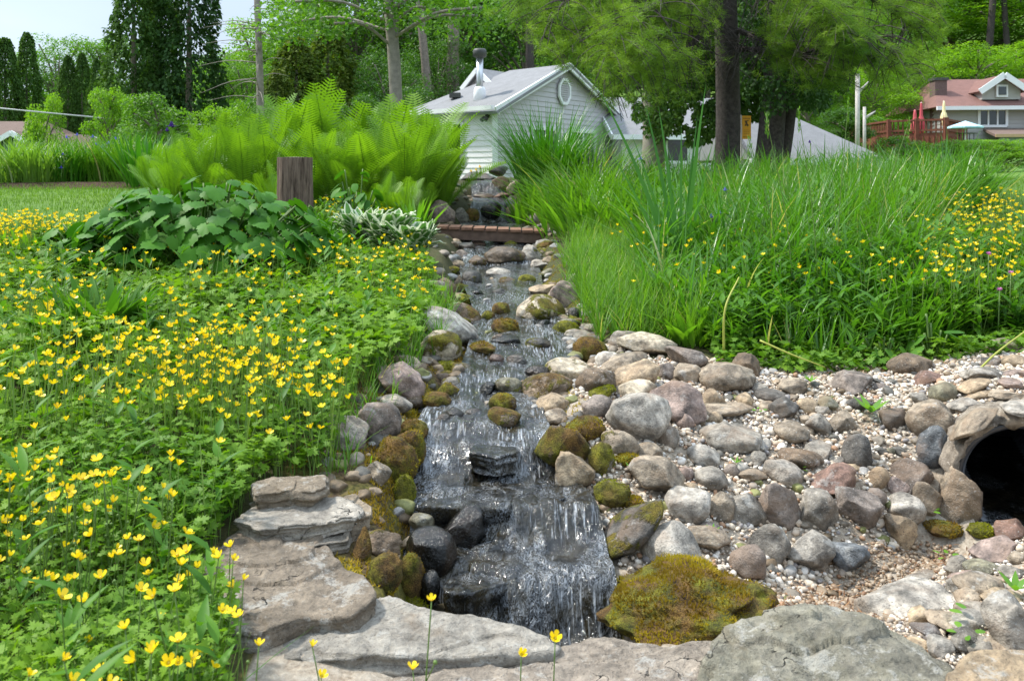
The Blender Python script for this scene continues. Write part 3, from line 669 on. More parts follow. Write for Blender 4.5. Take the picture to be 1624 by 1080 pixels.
# u v w h colour moss wet type roll group | label
ROCKS = """
1014 660 107 80 l 0 0 a 8 A|largest pale grey boulder on the right bank, blunt and angular with a bright top
1072 642 84 68 p 0 0 a 10 A|pinkish angular boulder leaning behind the largest pale grey boulder
1009 620 66 34 c 0 0 r -3 A|smooth tan oval stone resting on top of the largest pale boulder
1010 600 76 44 t 0 0 r -18 A|long tan rounded stone just above the smooth tan oval
1012 583 40 22 t 0 0 r 0 A|small sandy stone peeking over the long tan one
1055 592 33 33 q 0 0 a 0 A|small purplish angular stone right of the long tan stone
1090 594 42 32 n 0 0 r 5 A|brown grey rounded stone beside the gritty mortar lump
1087 568 66 36 q 0 0 a 16 A|long purplish grey stone sloping to the right at the edge of the grass
1022 548 86 40 c 0 0 a 6 A|big cream coloured rock at the top of the right pile under the grass
988 543 48 36 g 0 0 r 0 A|grey rough rock at the left end of the pile top
988 576 74 32 n 0 0 r -14 A|flat grey tan stone lying across the pile below the cream rock
963 573 36 30 l 0 0 r -10 A|pale bluish grey stone tucked under the flat grey tan one
900 590 72 42 c .45 0 r 4 A|cream stone with a ring of yellow moss at the water edge
945 606 60 42 b .3 0 r -5 A|brown oval boulder with moss below, between the cream ringed stone and the tan pile
873 620 84 54 b .5 0 r 8 A|large brown boulder with mossy flanks standing against the stream
878 645 56 38 t 0 0 r 0 A|golden tan cobble below the large brown mossy boulder
881 663 44 28 n 0 0 r 0 A|brown grey cobble in front of the golden tan cobble
950 645 54 36 q 0 0 r 4 A|smooth brownish grey egg stone left of the largest pale boulder
953 624 46 20 o 1 0 m -20 A|narrow wedge of yellow moss covered stone under the brown oval boulder
930 681 62 42 b 1 0 m 0 A|low round boulder completely covered in green moss
892 707 80 64 b .62 0 r 5 A|big round boulder with a moss cap beside the water
983 703 58 38 n .35 0 r 5 A|grey tan boulder with brown moss on its left half
953 731 44 54 g .75 0 m 0 A|upright moss covered stone left of the grey tan boulder
992 728 42 20 b .95 0 m 0 A|brown moss lump under the grey tan boulder
1060 696 36 40 g 0 0 r 0 A|dull grey rounded stone under the right side of the largest boulder
1087 671 28 28 p 0 0 r 20 A|small pinkish pebble sized stone between the pink boulder and gravel
1029 718 46 29 n 0 0 r 0 A|grey brown cobble half sunk left of the gravel
909 749 76 58 t .1 0 a 28 A|brown angular rock tilted over the waterfall ledge
1118 723 54 32 l 0 0 r 15 D|light grey oval cobble lying in the pale gravel
1041 756 88 58 n .1 0 a 8 A|broad grey tan boulder with brown stains in the middle of the right bank
1087 753 27 28 p 0 0 r 30 D|pale pink oval stone squeezed beside the broad grey tan boulder
1126 759 54 36 g 0 0 r 5 D|mottled grey cobble below the light grey oval in gravel
972 782 62 42 n .7 0 m 0 A|small boulder with a bright tuft of moss above the dark waterfall
1005 800 40 24 b .95 0 m 0 A|round cushion of brown moss left of the light grey blocky boulder
1094 771 26 13 t 0 0 r 10 D|flat little orange tan pebble below the pale pink stone
1200 728 30 26 g 0 0 a -20 D|small pointed grey stone alone in the gravel
1242 751 58 38 l 0 0 r 20 D|pale blue grey oval cobble beside a weed
1269 727 66 34 b 0 0 r 8 D|flat brownish pink oval stone below the grey egg stone
1191 752 46 20 n 0 0 r 10 D|low tan grey stone almost buried in gravel
1092 807 74 60 l 0 0 r 0 D|light grey blocky boulder with a smooth pale top, left end of the middle row
1142 806 48 50 n 0 0 r 10 D|brown grey stone wedged right of the light grey blocky boulder
1185 805 64 48 g 0 0 a 12 D|flat topped grey stone in the middle row with a dark underside
1236 808 60 78 q 0 0 a 10 D|tall angular purple grey rock with broken facets
1064 874 94 86 l 0 0 r 4 A|large round light grey boulder above the moss mound
1123 853 66 38 n 0 0 r 8 D|brown grey stone half covered by pebbles right of the large round boulder
992 846 152 62 d .42 0 r -40 A|long dark and orange stone leaning diagonally beside the waterfall
1216 862 62 62 g .2 0 a 15 D|grey stone with a brown stained top above the round one
1187 896 58 58 q 0 0 r 10 D|round purplish cobble at the top right of the moss mound
1281 877 72 66 l 0 0 a 5 D|pale boulder blotched with dark brown at the foot of the bank
1345 884 62 46 s .1 0 a 0 D|blue grey block at the foot of the bank beside the wet gravel
1300 812 64 68 g 0 0 a 10 D|grey angular stone with a mossy base right of the tall purple grey rock
1361 812 66 68 q 0 0 a 5 D|big blocky brown grey stone low on the bank near the pipe
1320 759 74 46 r 0 0 a -5 D|wide reddish grey stone above the two blocky ones
1360 720 52 60 d 0 0 r 0 D|dark pear shaped stone standing in the bank
1395 760 30 36 t 0 0 r 15 D|small orange brown egg shaped cobble right of the dark pear stone
1389 789 34 28 q 0 0 r 0 D|smooth lilac grey cobble below the orange brown egg stone
1437 809 54 48 l 0 0 r 10 E|pale pitted round stone low on the pipe wall
1426 842 52 52 t 0 0 a 10 E|tan wedge shaped rock at the bottom of the bank beside the wet gravel
1446 758 64 56 q 0 0 a 25 E|brown grey slab mortared left of the pipe
1422 772 34 28 p 0 0 a 20 E|little pink grey stone mortared between bigger ones
1472 790 52 48 n 0 0 a 10 E|squarish tan grey stone mortared under the brown grey slab
1480 718 48 78 s 0 0 a 5 E|upright blue grey stone against the left rim of the pipe
1473 667 72 60 n 0 0 r 0 E|big smooth brown egg shaped boulder up left of the pipe
1417 669 44 38 d 0 0 a 0 E|dark rough stone behind the broad leaved weed
1499 624 44 34 o 0 0 r 5 E|olive grey rounded stone above the big brown egg boulder
1545 613 54 24 t 0 0 r -24 E|long yellow tan stone leaning on the slope above the pipe
1471 602 52 28 r 0 0 a -24 E|reddish brown plank shaped stone in white gravel
1443 580 64 36 b 0 0 r -10 E|rounded chocolate brown boulder at the edge of the plants
1352 606 70 36 q 0 0 a -5 D|purple grey angular rock in dead grass at the top of the slope
1591 554 60 34 o 0 0 r 0 E|pale olive pitted boulder at the top right by the grass
1608 575 42 24 t 0 0 r 0 E|tan stone under the pale olive boulder
1574 577 40 18 d 0 0 a 0 E|dark brown flat stone left of the tan one near the grass
1608 593 40 16 p 0 0 a 0 E|thin pinkish grey slab at the right edge of the frame above the pipe
1603 608 46 17 p 0 0 a 0 E|rosy flat stone under the thin pinkish slab
1592 625 58 18 n 0 0 a 0 E|brown flat stone in the course under the rosy one
1530 642 46 22 l 0 0 a -14 E|pale rough stone bedded left over the pipe arch
1550 627 46 15 t 0 0 a -14 E|thin tan stone above the pale rough one over the pipe arch
1560 592 66 24 l 0 0 a 5 E|whitish rough slab at the end of the white gravel
1255 687 58 36 n 0 0 r 0 D|smooth brown grey egg stone sitting proud of the gravel
1244 649 54 38 d 0 0 a 0 D|rough dark brown rock above the smooth egg stone
1222 627 48 20 d 0 0 r 5 D|dark slate coloured oval pebble stone in the upper gravel
1182 638 32 30 t 0 0 a 0 D|small orange tan cube stone standing in the upper gravel
1127 635 44 36 t 0 0 r 0 D|round tan cobble right of the pinkish boulder
1152 600 90 46 n 0 0 m 0 D|broad gritty lump of mortar and pebbles at the top of the slope
1187 582 46 40 b 0 0 a 35 D|pointed brown stone rising behind the gritty mortar lump
1155 652 90 24 n 0 0 s 2 D|flat ledge of crumbling mortar across the gravel
1162 692 100 40 g 0 0 a 2 D|craggy grey ledge rock with a shadowed front in the gravel
1281 645 32 26 t 0 0 r 15 D|small caramel coloured cobble right of the rough dark rock
1315 643 42 28 o 0 0 a 0 D|greenish grey stone left of the dark slate pebble
1364 641 40 20 d 0 0 r 0 D|half buried dark slate stone above the broad leaved weed
1297 677 40 38 g 0 0 a 0 D|cubic grey stone right of the smooth egg stone
1337 669 44 38 n 0 0 a 10 D|angular brown grey stone left of the broad leaved weed
1256 613 50 26 n 0 0 m 0 D|lump of pebbly concrete near the small green weed
1458 633 34 20 l 0 0 a 0 E|small flat pale stone just above the big brown egg boulder
1300 716 44 26 g 0 0 a 0 D|crumbly grey mortar chunk behind the reddish grey stone
1413 718 14 15 o 0 0 r 0 E|tiny olive pebble stuck in the mortar
1520 790 60 84 n .1 0 a 4 E|tall grey brown stone at the lower left rim of the pipe with a pale smear
1498 838 56 26 b 1 0 m 5 E|low pad of brown green moss in front of the tall stone at the pipe mouth
1556 842 44 24 o 1 0 m 0 E|green moss pad at the lip of the pipe beside the water
1603 846 50 36 r 0 0 a -10 F|reddish rounded rock at the right edge below the pipe
1580 874 68 32 p 0 0 a -20 F|rose pink rock sloping below the reddish one
1558 899 58 26 o 0 0 r 0 F|grey green oval stone under the rose pink rock
1521 899 42 34 g 0 0 a -25 F|grey wedge stone left of the grey green oval
1553 930 80 44 n 0 0 r 0 F|wide grey tan rounded stone with a yellow patch
1469 915 60 26 g 0 0 a -10 F|low grey stone at the near edge of the wet gravel
1440 960 152 62 l 0 0 s -8 F|large ragged pale grey slab above the foreground ledge
1471 999 50 26 s 0 0 a 0 F|slate grey chip below the ragged pale slab
1532 1016 58 38 g 0 0 a 5 F|grey cracked stone with a clover sprout on it
1565 978 38 46 w 0 0 a 10 F|white chunk between the brown rocks at lower right
1512 986 82 38 n 0 0 a 10 F|brown grey stone in the middle of the broken rocks
1594 948 74 34 t 0 0 a 8 F|flat tan stone at the right edge beside the grass sprig
1610 1004 64 100 l 0 0 a -20 F|big light grey rock at the lower right edge
1488 1028 50 34 l 0 0 a 0 F|crumbled pale stone just behind the foreground slab
1612 885 30 20 n 0 0 r 0 F|small brown stone at the right edge below the rose pink rock
1604 907 38 20 g 0 0 a 0 F|small grey flat stone at the right edge beside the tan one
598 670 72 64 q 0 0 r 5 B|round purple grey boulder on the left bank behind two buttercups
541 682 84 48 g 0 0 a 5 B|flat grey rock half hidden in leaves left of the round purple grey boulder
637 604 78 54 p 0 0 a 22 B|flat pinkish grey rock sloping to the stream on the left bank
645 577 44 26 n 0 0 r 10 B|smooth beige cobble behind the flat pinkish grey rock
641 555 46 28 n 0 0 a 5 B|brown grey stone with a flat top above the beige cobble
617 535 32 18 g 0 0 r 0 B|small grey stone sunk in leaves on the left bank
576 566 26 14 p 0 0 a 0 B|small pink stone almost hidden in the leaves
697 553 68 56 c .5 0 r 5 B|boulder half whitish and half brown moss on the left bank
708 514 98 44 w .12 0 r 20 B|big whitish oval boulder with an orange rim beside the stream
738 503 62 38 b .45 0 r 28 B|brown mossy boulder between the whitish oval and the water
683 462 50 34 g 0 0 r 5 B|round speckled grey boulder under the striped hosta
707 460 32 36 b .1 0 a 10 B|rusty brown stone right of the round speckled boulder
735 476 36 20 o .7 0 m 0 B|low pale green mossy stone below the rusty brown one
766 553 42 20 b .8 0 m 10 B|low mossy stone at the waterline below the brown boulder
727 591 20 22 n 0 0 r 0 B|small brown cobble in the soil of the left bank
711 622 34 28 b .7 0 m 0 B|brown moss clump at the foot of the left bank
692 636 44 28 b .8 0 m 5 B|tussock of yellowish moss below the flat pinkish rock
628 641 50 28 l 0 0 r 5 B|pale stone under green sprigs behind the round purple boulder
627 734 74 76 b .85 0 m 30 B|large slanting rock coated in rusty brown moss
648 713 58 66 b .9 0 m 25 B|tall mossy rock with lime green spots beside the falls
657 681 42 30 b .75 0 m 10 B|bright green mossy stone at the top of the mossy bank
599 752 44 36 n 0 0 r 0 B|grey brown cobble at the edge of the mossy bank
642 782 36 54 o 1 0 m 0 B|yellow green moss cushion hanging over the stream
604 862 64 44 b .5 0 m 5 B|brown earthy rock under the slab wall
625 879 21 16 t 0 0 r 0 B|little beige pebble stone resting on the earthy rock
611 912 52 64 b .8 0 m 15 B|moss streaked rock between the big slab and the dark stream stones
651 918 46 72 b .8 0 m 0 B|dark brown mossy rock at the foot of the left wall
654 962 46 30 o 1 0 m 20 B|bright yellow moss patch stone at the lowest left corner of the stream
576 870 28 60 b .5 0 a 10 B|orange brown stone strip beneath the upper slabs
668 828 42 28 o 0 .3 r 0 C|small grey green stone on the left of the falls with a wood chip
684 876 76 70 k 0 1 r 5 C|round black wet boulder at the left of the lower falls
682 932 34 46 k .1 .8 r 0 C|narrow dark stone below the round black boulder
733 835 74 60 k 0 1 a 0 C|black wet block under the second ledge
799 665 50 32 b .5 .3 r 8 C|lowest of three mossy stones standing in the rushing water
797 642 42 34 b .6 .3 r 15 C|middle one of three mossy stones in the rushing water
808 614 46 30 o .5 .2 r 5 C|uppermost of three mossy stones in the rushing water
773 618 36 22 k 0 1 a -35 C|black wet ridge stone left of the three mossy stones
820 573 36 22 d .1 .8 r 0 C|dark purple wet stone in the middle of the stream
790 571 26 17 r 0 .8 r 20 C|small purple red wet stone left of the dark purple one
857 493 74 48 c .5 0 r 5 C|domed cream boulder with mossy sides in the right of the stream
895 472 44 50 p 0 0 a 10 C|pinkish grey upright rock behind the domed cream boulder
862 462 46 26 t .1 0 a 5 C|brown and cream stone behind the domed boulder
919 446 38 26 l 0 0 r 5 C|pale rounded stone at the edge of the short grass
951 462 32 26 l 0 0 r 0 C|pale grey stone overgrown by fine grass
954 494 30 22 p 0 0 r 0 C|pinkish round stone on the right bank in the grass edge
967 512 20 16 p 0 0 r 0 C|little pink stone below the pinkish round one
938 523 26 18 l 0 0 r 0 C|small whitish stone in yellow moss on the right bank
911 500 22 24 d 0 .7 r 0 C|black purple wet stone right of the domed cream boulder
802 521 46 30 b .95 .3 m 0 C|dark stone with a thick green moss cap in midstream
795 494 30 28 b .6 .5 r 0 C|dark round stone with a mossy top upstream of the moss capped one
774 502 22 18 b .7 .5 m 0 C|small mossy stone near the left edge of the stream
802 541 48 20 k 0 1 a 0 C|flat black wet stone just below the moss capped stone
853 545 40 20 d .5 .6 r 0 C|low dark mossy stone beside a small white pebble
838 552 10 8 w 0 0 r 0 C|tiny white pebble stone in midstream
898 522 46 26 o .85 0 m 0 C|yellow green mossy boulder on the right waterline
916 538 48 30 g .3 0 r 0 C|grey stone with moss spots right of the yellow green one
936 556 58 42 b .75 0 m 0 C|orange and yellow mossy boulder above the cream ringed stone
853 592 42 24 k .1 1 r 0 C|dark wet stone near the cream ringed stone
748 444 34 28 d .3 .6 r 0 C|dark mossy rock at the left of the stream below the bridge
792 433 40 15 l .3 0 r 5 C|flat pale grey stone breaking the water below the bridge
803 447 30 14 b .3 .4 r 0 C|flat brown stone just below the flat pale one
836 444 30 17 o .9 0 m 0 C|moss capped stone at the right edge below the bridge
792 463 26 11 d .2 .7 r 0 C|low dark stone in the foaming water
800 407 60 30 b .35 .5 r 5 C|wide brown boulder blocking the stream under the bridge
810 388 24 12 o .9 0 m 0 C|tiny round moss cushion stone under the bridge
841 405 32 34 l .3 0 a -35 C|pale stone leaning inwards right of the wide brown boulder
860 421 46 18 l .1 0 a 0 C|whitish flat stone at the right bank below the bridge
862 388 28 16 w 0 0 r 0 C|white stone under the right end of the bridge
732 407 28 20 q 0 0 r 15 C|pinkish purple stone beside the hosta
723 420 28 15 t .3 0 r 0 C|tan stone with yellow moss beside the hosta
757 416 30 20 b .4 .3 r 0 C|brown mossy stone left of the wide brown boulder
740 394 28 18 d .1 .5 a 0 C|dark brown rock below the left end of the bridge
757 386 28 13 r .1 .2 a 0 C|rust coloured stone below the bridge
700 340 46 42 p 0 0 r 0 G|rounded pink granite boulder behind the left end of the bridge
731 346 24 30 g 0 0 a 20 G|grey upright stone right of the pink granite boulder
779 334 34 27 k .1 .8 r 0 G|dark round boulder in the middle of the lower of the two far waterfalls
797 294 26 30 b 0 0 a -25 G|pointed brown rock right of the topmost waterfall
814 300 20 28 p 0 0 a 20 G|pale pink rock beside the pointed brown one
813 335 26 20 t 0 0 a -30 G|tan stone leaning right of the lower far waterfall
829 340 22 16 n 0 0 r 0 G|brownish stone behind the pinkish one by the far waterfall
841 342 26 14 p 0 0 a -20 G|pinkish flat stone right of the far waterfall
848 348 22 18 l .3 0 r 0 G|pale mossy stone near the right end of the bridge
766 312 36 9 b .1 .3 a 0 G|flat brown lip stone over the lower far waterfall
797 312 34 12 r .1 0 a 0 G|rusty stone right of the flat lip stone
882 363 26 8 w 0 0 s 0 G|flat white stone in the grass at the right end of the bridge
762 281 54 16 d .1 .4 a 0 G|dark stone rim at the head of the stream
748 342 26 22 b .9 0 m 0 G|green mossy stone left of the lower far waterfall
790 272 30 16 d 0 .3 a 0 G|dark rock at the head of the stream on its right
"""
def hits(u, v, lift=0.0, d0=1.3, d1=16.0):
    d = np.concatenate([np.arange(d0, 6, 0.01), np.arange(6, d1, 0.03)])
    x = (u - 812) / FOC * d; z = (270 - v) / FOC * d
    g = H(x, d); ins = (d > 2.0) & (d < 12.6) & (x > xl(d) - .05) & (x < xr(d) + .05)
    g = np.where(ins, np.maximum(g, zw(d) - .015), g) + lift - z
    i = np.argmax(g > 0)
    return float(d[i]) if g[i] > 0 else d1
def stone(u, v, w, h, cc, moss, wet, kind, roll, label, group, seed, sub=4, d=None, sink=.30, name='stone'):
    if d is None:
        d = hits(u, v + h * .30)
    for _ in range(4):
        al = math.atan2(v - 270, FOC)
        a = w / 2 / FOC * d
        b = a * (.85 if kind != 's' else .7)
        hh = h / 2 / FOC * d
        c = sqrt(max(hh * hh - (b * sin(al)) ** 2, (.5 * hh) ** 2)) / cos(al)
        b = min(b, 2.6 * c)
        if h / w > .9: b = min(b, a)
        dn = hits(u, v, c * (1 - 2 * sink) + .3 * b * (0.6 if v > 560 else 0.2), d0=1.4)
        d = .5 * d + .5 * dn
    V, F = rock_shape(seed, kind, sub)
    V = V * np.array([a, b, c]) * 1.09
    th = -radians(roll)
    R = np.array([[cos(th), 0, -sin(th)], [0, 1, 0], [sin(th), 0, cos(th)]])
    rz = np.random.default_rng(seed + 5).uniform(-.25, .25)
    Z = np.array([[cos(rz), -sin(rz), 0], [sin(rz), cos(rz), 0], [0, 0, 1]])
    V = V @ Z.T @ R.T
    # hold the asked-for outline
    V[:, 0] *= a / max(V[:, 0].max(), 1e-6) if abs(roll) < 3 else 1
    if abs(roll) > 20: V *= .93
    o = MB().add(V, F).build(name, STONE, None, True, tuple(P(u, v, d)))
    o.color = (*CC[cc], 1); o['moss'] = float(moss); o['wet'] = float(wet)
    o['mossbrown'] = 0.0 if cc == 'o' else (1.0 if cc == 'b' else .5)
    tag(o, label, 'stone', group)
    if moss > .55 and w > 30:
        n = int((900 if w < 200 else 9000) * min(1, w / 50)); rr = np.random.default_rng(seed + 9); tri = V[F]; ar = np.linalg.norm(np.cross(tri[:, 1] - tri[:, 0], tri[:, 2] - tri[:, 0]), axis=1)
        fi = rr.choice(len(F), n, p=ar / ar.sum()); bc = rr.dirichlet([1, 1, 1], n); p = (tri[fi] * bc[:, :, None]).sum(1); nr = np.cross(tri[fi, 1] - tri[fi, 0], tri[fi, 2] - tri[fi, 0]); nr /= np.linalg.norm(nr, axis=1)[:, None] + 1e-9
        m_ = vn(p * 22 + seed, 3) + .6 * vn(p * 9 + seed, 4) + .25 * nr[:, 2] + (moss - .85) * 1.2; k = m_ > .05; p = p[k]; nr = nr[k]; m_ = m_[k]; nk = len(p)
        if nk > 20:
            hgt = (.006 if w < 200 else .010) * rr.uniform(.5, 1.4, nk) * np.clip(.4 + m_, .3, 1.4); s1 = np.cross(nr, rr.normal(size=(nk, 3))); s1 /= np.linalg.norm(s1, axis=1)[:, None]
            tipp = p + nr * hgt[:, None] + s1 * (hgt * rr.normal(0, .5, nk))[:, None]; q = np.stack([p - s1 * .0028, p + s1 * .0028, tipp], 1).reshape(-1, 3)
            MB().add(q, np.arange(nk * 3).reshape(-1, 3), np.repeat(np.clip(.3 * rr.uniform(0, 1, nk) + .8 * sstep(vn(p * 11 + seed, 6), -.35, .45), 0, 1), 3)).build('moss', MOSS_B if cc == 'b' else MOSS_G, o)
    return o
MOSS_B = leafmat('brown moss', (.13, .062, .014), (.44, .34, .03), .9, .25, .1, nscale=9); MOSS_G = leafmat('green moss', (.12, .13, .012), (.33, .34, .02), .9, .25, .1, nscale=9)
sd = 100
for line in ROCKS.strip().splitlines():
    a_, lab = line.split('|'); q = a_.split()
    sd += 1
    stone(*[float(x) for x in q[:4]], q[4], float(q[5]), float(q[6]), q[7], float(q[8]), lab, GR[q[9]], sd,
          sub=4 if float(q[2]) > 34 else 3, sink=.38 if q[9] in 'DE' else .30)

# small unlisted cobbles that fill the gaps: they look alike
r_ = np.random.default_rng(5)
NAMED = []
for line in ROCKS.strip().splitlines():
    a_, lab = line.split('|'); q = a_.split(); hd = lab
    for sp in (' in ', ' on ', ' at ', ' under ', ' below ', ' above ', ' beside ', ' behind ', ' right ', ' left ', ' with ', ' of ', ' between ', ' resting ', ' lying ', ' leaning ', ' half ', ' standing ', ' just ', ' squeezed ', ',', ' coated ', ' tilted ', ' completely ', ' upstream ', ' near ', ' wedged ', ' tucked ', ' mortared ', ' over ', ' sloping ', ' against ', ' up '):
        i = hd.find(sp)
        if i > 0: hd = hd[:i]
    if len(hd.split()) >= 3: NAMED.append((float(q[0]), float(q[1]), hd))
CN = dict(g='grey', l='pale grey', w='whitish', t='tan', c='cream', b='brown', p='pinkish', r='reddish', d='dark', k='black', s='slate', o='olive', q='purplish', n='beige')
USED = set()
def autolabel(u, v, cc, what):
    for x, y, hd in sorted(NAMED, key=lambda t_: (t_[0] - u) ** 2 + (t_[1] - v) ** 2)[:8]:
        dx, dy = u - x, v - y
        rel = ('right of' if dx > 0 else 'left of') if abs(dx) > abs(dy) else ('below' if dy > 0 else 'above')
        L_ = f'small {CN[cc]} {what} {rel} the {hd}'
        if L_ not in USED and len(L_.split()) <= 16: USED.add(L_); return L_
    return None
STUFFR = MB()
def fillrock(n, ur, vr, cols, kinds, szr, label, group, moss=(0, 0), wet=0.0, edge=None):
    for i in range(n):
        v = r_.uniform(*vr)
        if edge == 'L': u = np.interp(v, _E[:, 0], _E[:, 1]) - 12 - abs(r_.normal(0, ur * 2))
        elif edge == 'R': u = np.interp(v, _E[:, 0], _E[:, 2]) + 8 + abs(r_.normal(0, ur))
        elif edge == 'M':
            a = np.interp(v, _E[:, 0], _E[:, 1]); b = np.interp(v, _E[:, 0], _E[:, 2]); u = r_.uniform(a, b)
        else: u = r_.uniform(*ur)
        w = r_.uniform(*szr) * (.55 + .75 * (v - 270) / 600)
        cc = cols[i % len(cols)]; lb = autolabel(u, v, cc, label)
        if lb is None: continue
        stone(u, v, w, w * r_.uniform(.5, .75), cc, r_.uniform(*moss), wet, kinds[i % len(kinds)], r_.uniform(-15, 15), lb, group, 900 + i * 7 + int(v), sub=3, sink=.35)
fillrock(18, 10, (385, 700), 'bdnobg', 'rmam', (26, 40), 'half wet cobble', 'small cobbles along the left waterline', (.2, .9), .3, 'L')
fillrock(16, 10, (385, 640), 'bngoot', 'rmar', (26, 40), 'mossy cobble', 'small cobbles along the right waterline', (.1, .9), .2, 'R')
fillrock(9, 0, (400, 690), 'kdkbd', 'rrar', (20, 32), 'wet stone breaking the water', 'small dark stones in the rapids', (0, .45), .9, 'M')
fillrock(22, (1080, 1420), (600, 850), 'nlgtq', 'rara', (18, 28), 'cobble', 'small loose cobbles of the slope', (0, 0))
fillrock(14, (1440, 1620), (880, 1040), 'nlgtp', 'aasa', (24, 40), 'rock chip', 'small rock chips at the lower right', (0, 0))
# the many smaller ones, one mass
MS = MB(); rs = np.random.default_rng(8); SMAT = NT('small stones'); _r = SMAT.attr('rnd'); _rp = SMAT.n('ShaderNodeValToRGB'); SMAT.l(_r, _rp.inputs[0]); _rp.color_ramp.interpolation = 'CONSTANT'
_e = _rp.color_ramp.elements; _e[0].position = 0; _e[0].color = (.24, .20, .15, 1); _e[1].position = .8; _e[1].color = (.12, .11, .09, 1)
for p_, c_ in ((.2, (.33, .31, .28, 1)), (.4, (.17, .12, .07, 1)), (.55, (.30, .22, .14, 1)), (.68, (.21, .21, .07, 1))): _x = _e.new(p_); _x.color = c_
_tc = SMAT.n('ShaderNodeTexCoord').outputs['Object']; _n1 = SMAT.noise(30, 5, .7, _tc)
SMAT = SMAT.fin(SMAT.pbr(SMAT.mix(1.0, _rp.outputs[0], SMAT.mix(SMAT.mapr(_n1, .3, .7), (.4, .4, .4), (1.3, 1.3, 1.3)), 'MULTIPLY'), .6, SMAT.bump(_n1, .5, .01), .4))
SH = [rock_shape(700 + k, 'ra'[k % 2], 3) for k in range(6)]
def scatter(n, fy, side, smin, smax, wid):
    y = fy(n); s_ = rs.uniform(*wid, n); x = np.where(side(n), xl(y) - s_, xr(y) + s_); z = H(x, y); ins = (x > xl(y) - .04) & (x < xr(y) + .04); z = np.where(ins, np.maximum(z, zw(y) - .01), z)
    for i in range(n):
        V_, F_ = SH[i % 6]; a = rs.uniform(smin, smax) * (y[i] / 4) ** .5; t_ = rs.uniform(0, 6.28); c_, s2 = cos(t_), sin(t_); W_ = V_ * [a, a * .75, a * .6]
        MS.add(np.stack([W_[:, 0]*c_ - W_[:, 1]*s2 + x[i], W_[:, 0]*s2 + W_[:, 1]*c_ + y[i], W_[:, 2] + z[i]], 1), F_, rs.uniform(0, 1))
scatter(190, lambda n: rs.uniform(2.55, 5.4, n), lambda n: np.full(n, True), .015, .05, (.02, .34))
scatter(170, lambda n: rs.uniform(3.2, 5.6, n), lambda n: np.full(n, False), .015, .045, (.0, .22))
scatter(120, lambda n: rs.uniform(5.4, 11.8, n), lambda n: rs.uniform(0, 1, n) < .5, .02, .05, (.0, .28))
for q in (None,):
    r_ = np.random.default_rng(61)
_sp = [(P(u, v, d)[0], d) for u, v, d in [(905,600,3.6),(960,530,4.4),(1060,560,4.15),(1440,560,4.12),(1640,560,4.0),(1480,650,3.4),(1440,850,3.0),(1240,940,2.6),(960,870,2.7),(890,690,3.3)]]
for i in range(330):
    while True:
        x_, y_ = rs.uniform(.2, 2.4), rs.uniform(2.5, 4.4)
        if inpoly(np.array([x_]), np.array([y_]), _sp)[0]: break
    V_, F_ = SH[i % 6]; a = rs.uniform(.010, .030); t_ = rs.uniform(0, 6.28); c_, s2 = cos(t_), sin(t_); W_ = V_ * [a, a * .75, a * .6]
    MS.add(np.stack([W_[:, 0]*c_ - W_[:, 1]*s2 + x_, W_[:, 0]*s2 + W_[:, 1]*c_ + y_, W_[:, 2] + H1(x_, y_) + .2 * a], 1), F_, rs.uniform(0, 1))
scatter(60, lambda n: rs.uniform(3.3, 8, n), lambda n: rs.uniform(0, 1, n) < .5, .010, .024, (-.28, .0))
tag(MS.build('small_stones', SMAT), 'countless small stones and shards along and in the stream bed', kind='stuff')

# mound of moss beside the lowest fall
stone(1090, 958, 268, 126, 'b', 1.0, 0, 'm', -6, 'wide mound overgrown with thick brown and yellow moss, in front of the waterfall', 'moss mound', 4242, sub=5, d=2.36, name='mossy_boulder')
bpy.data.objects['mossy_boulder']['category'] = 'boulder'
del bpy.data.objects['mossy_boulder']['group']

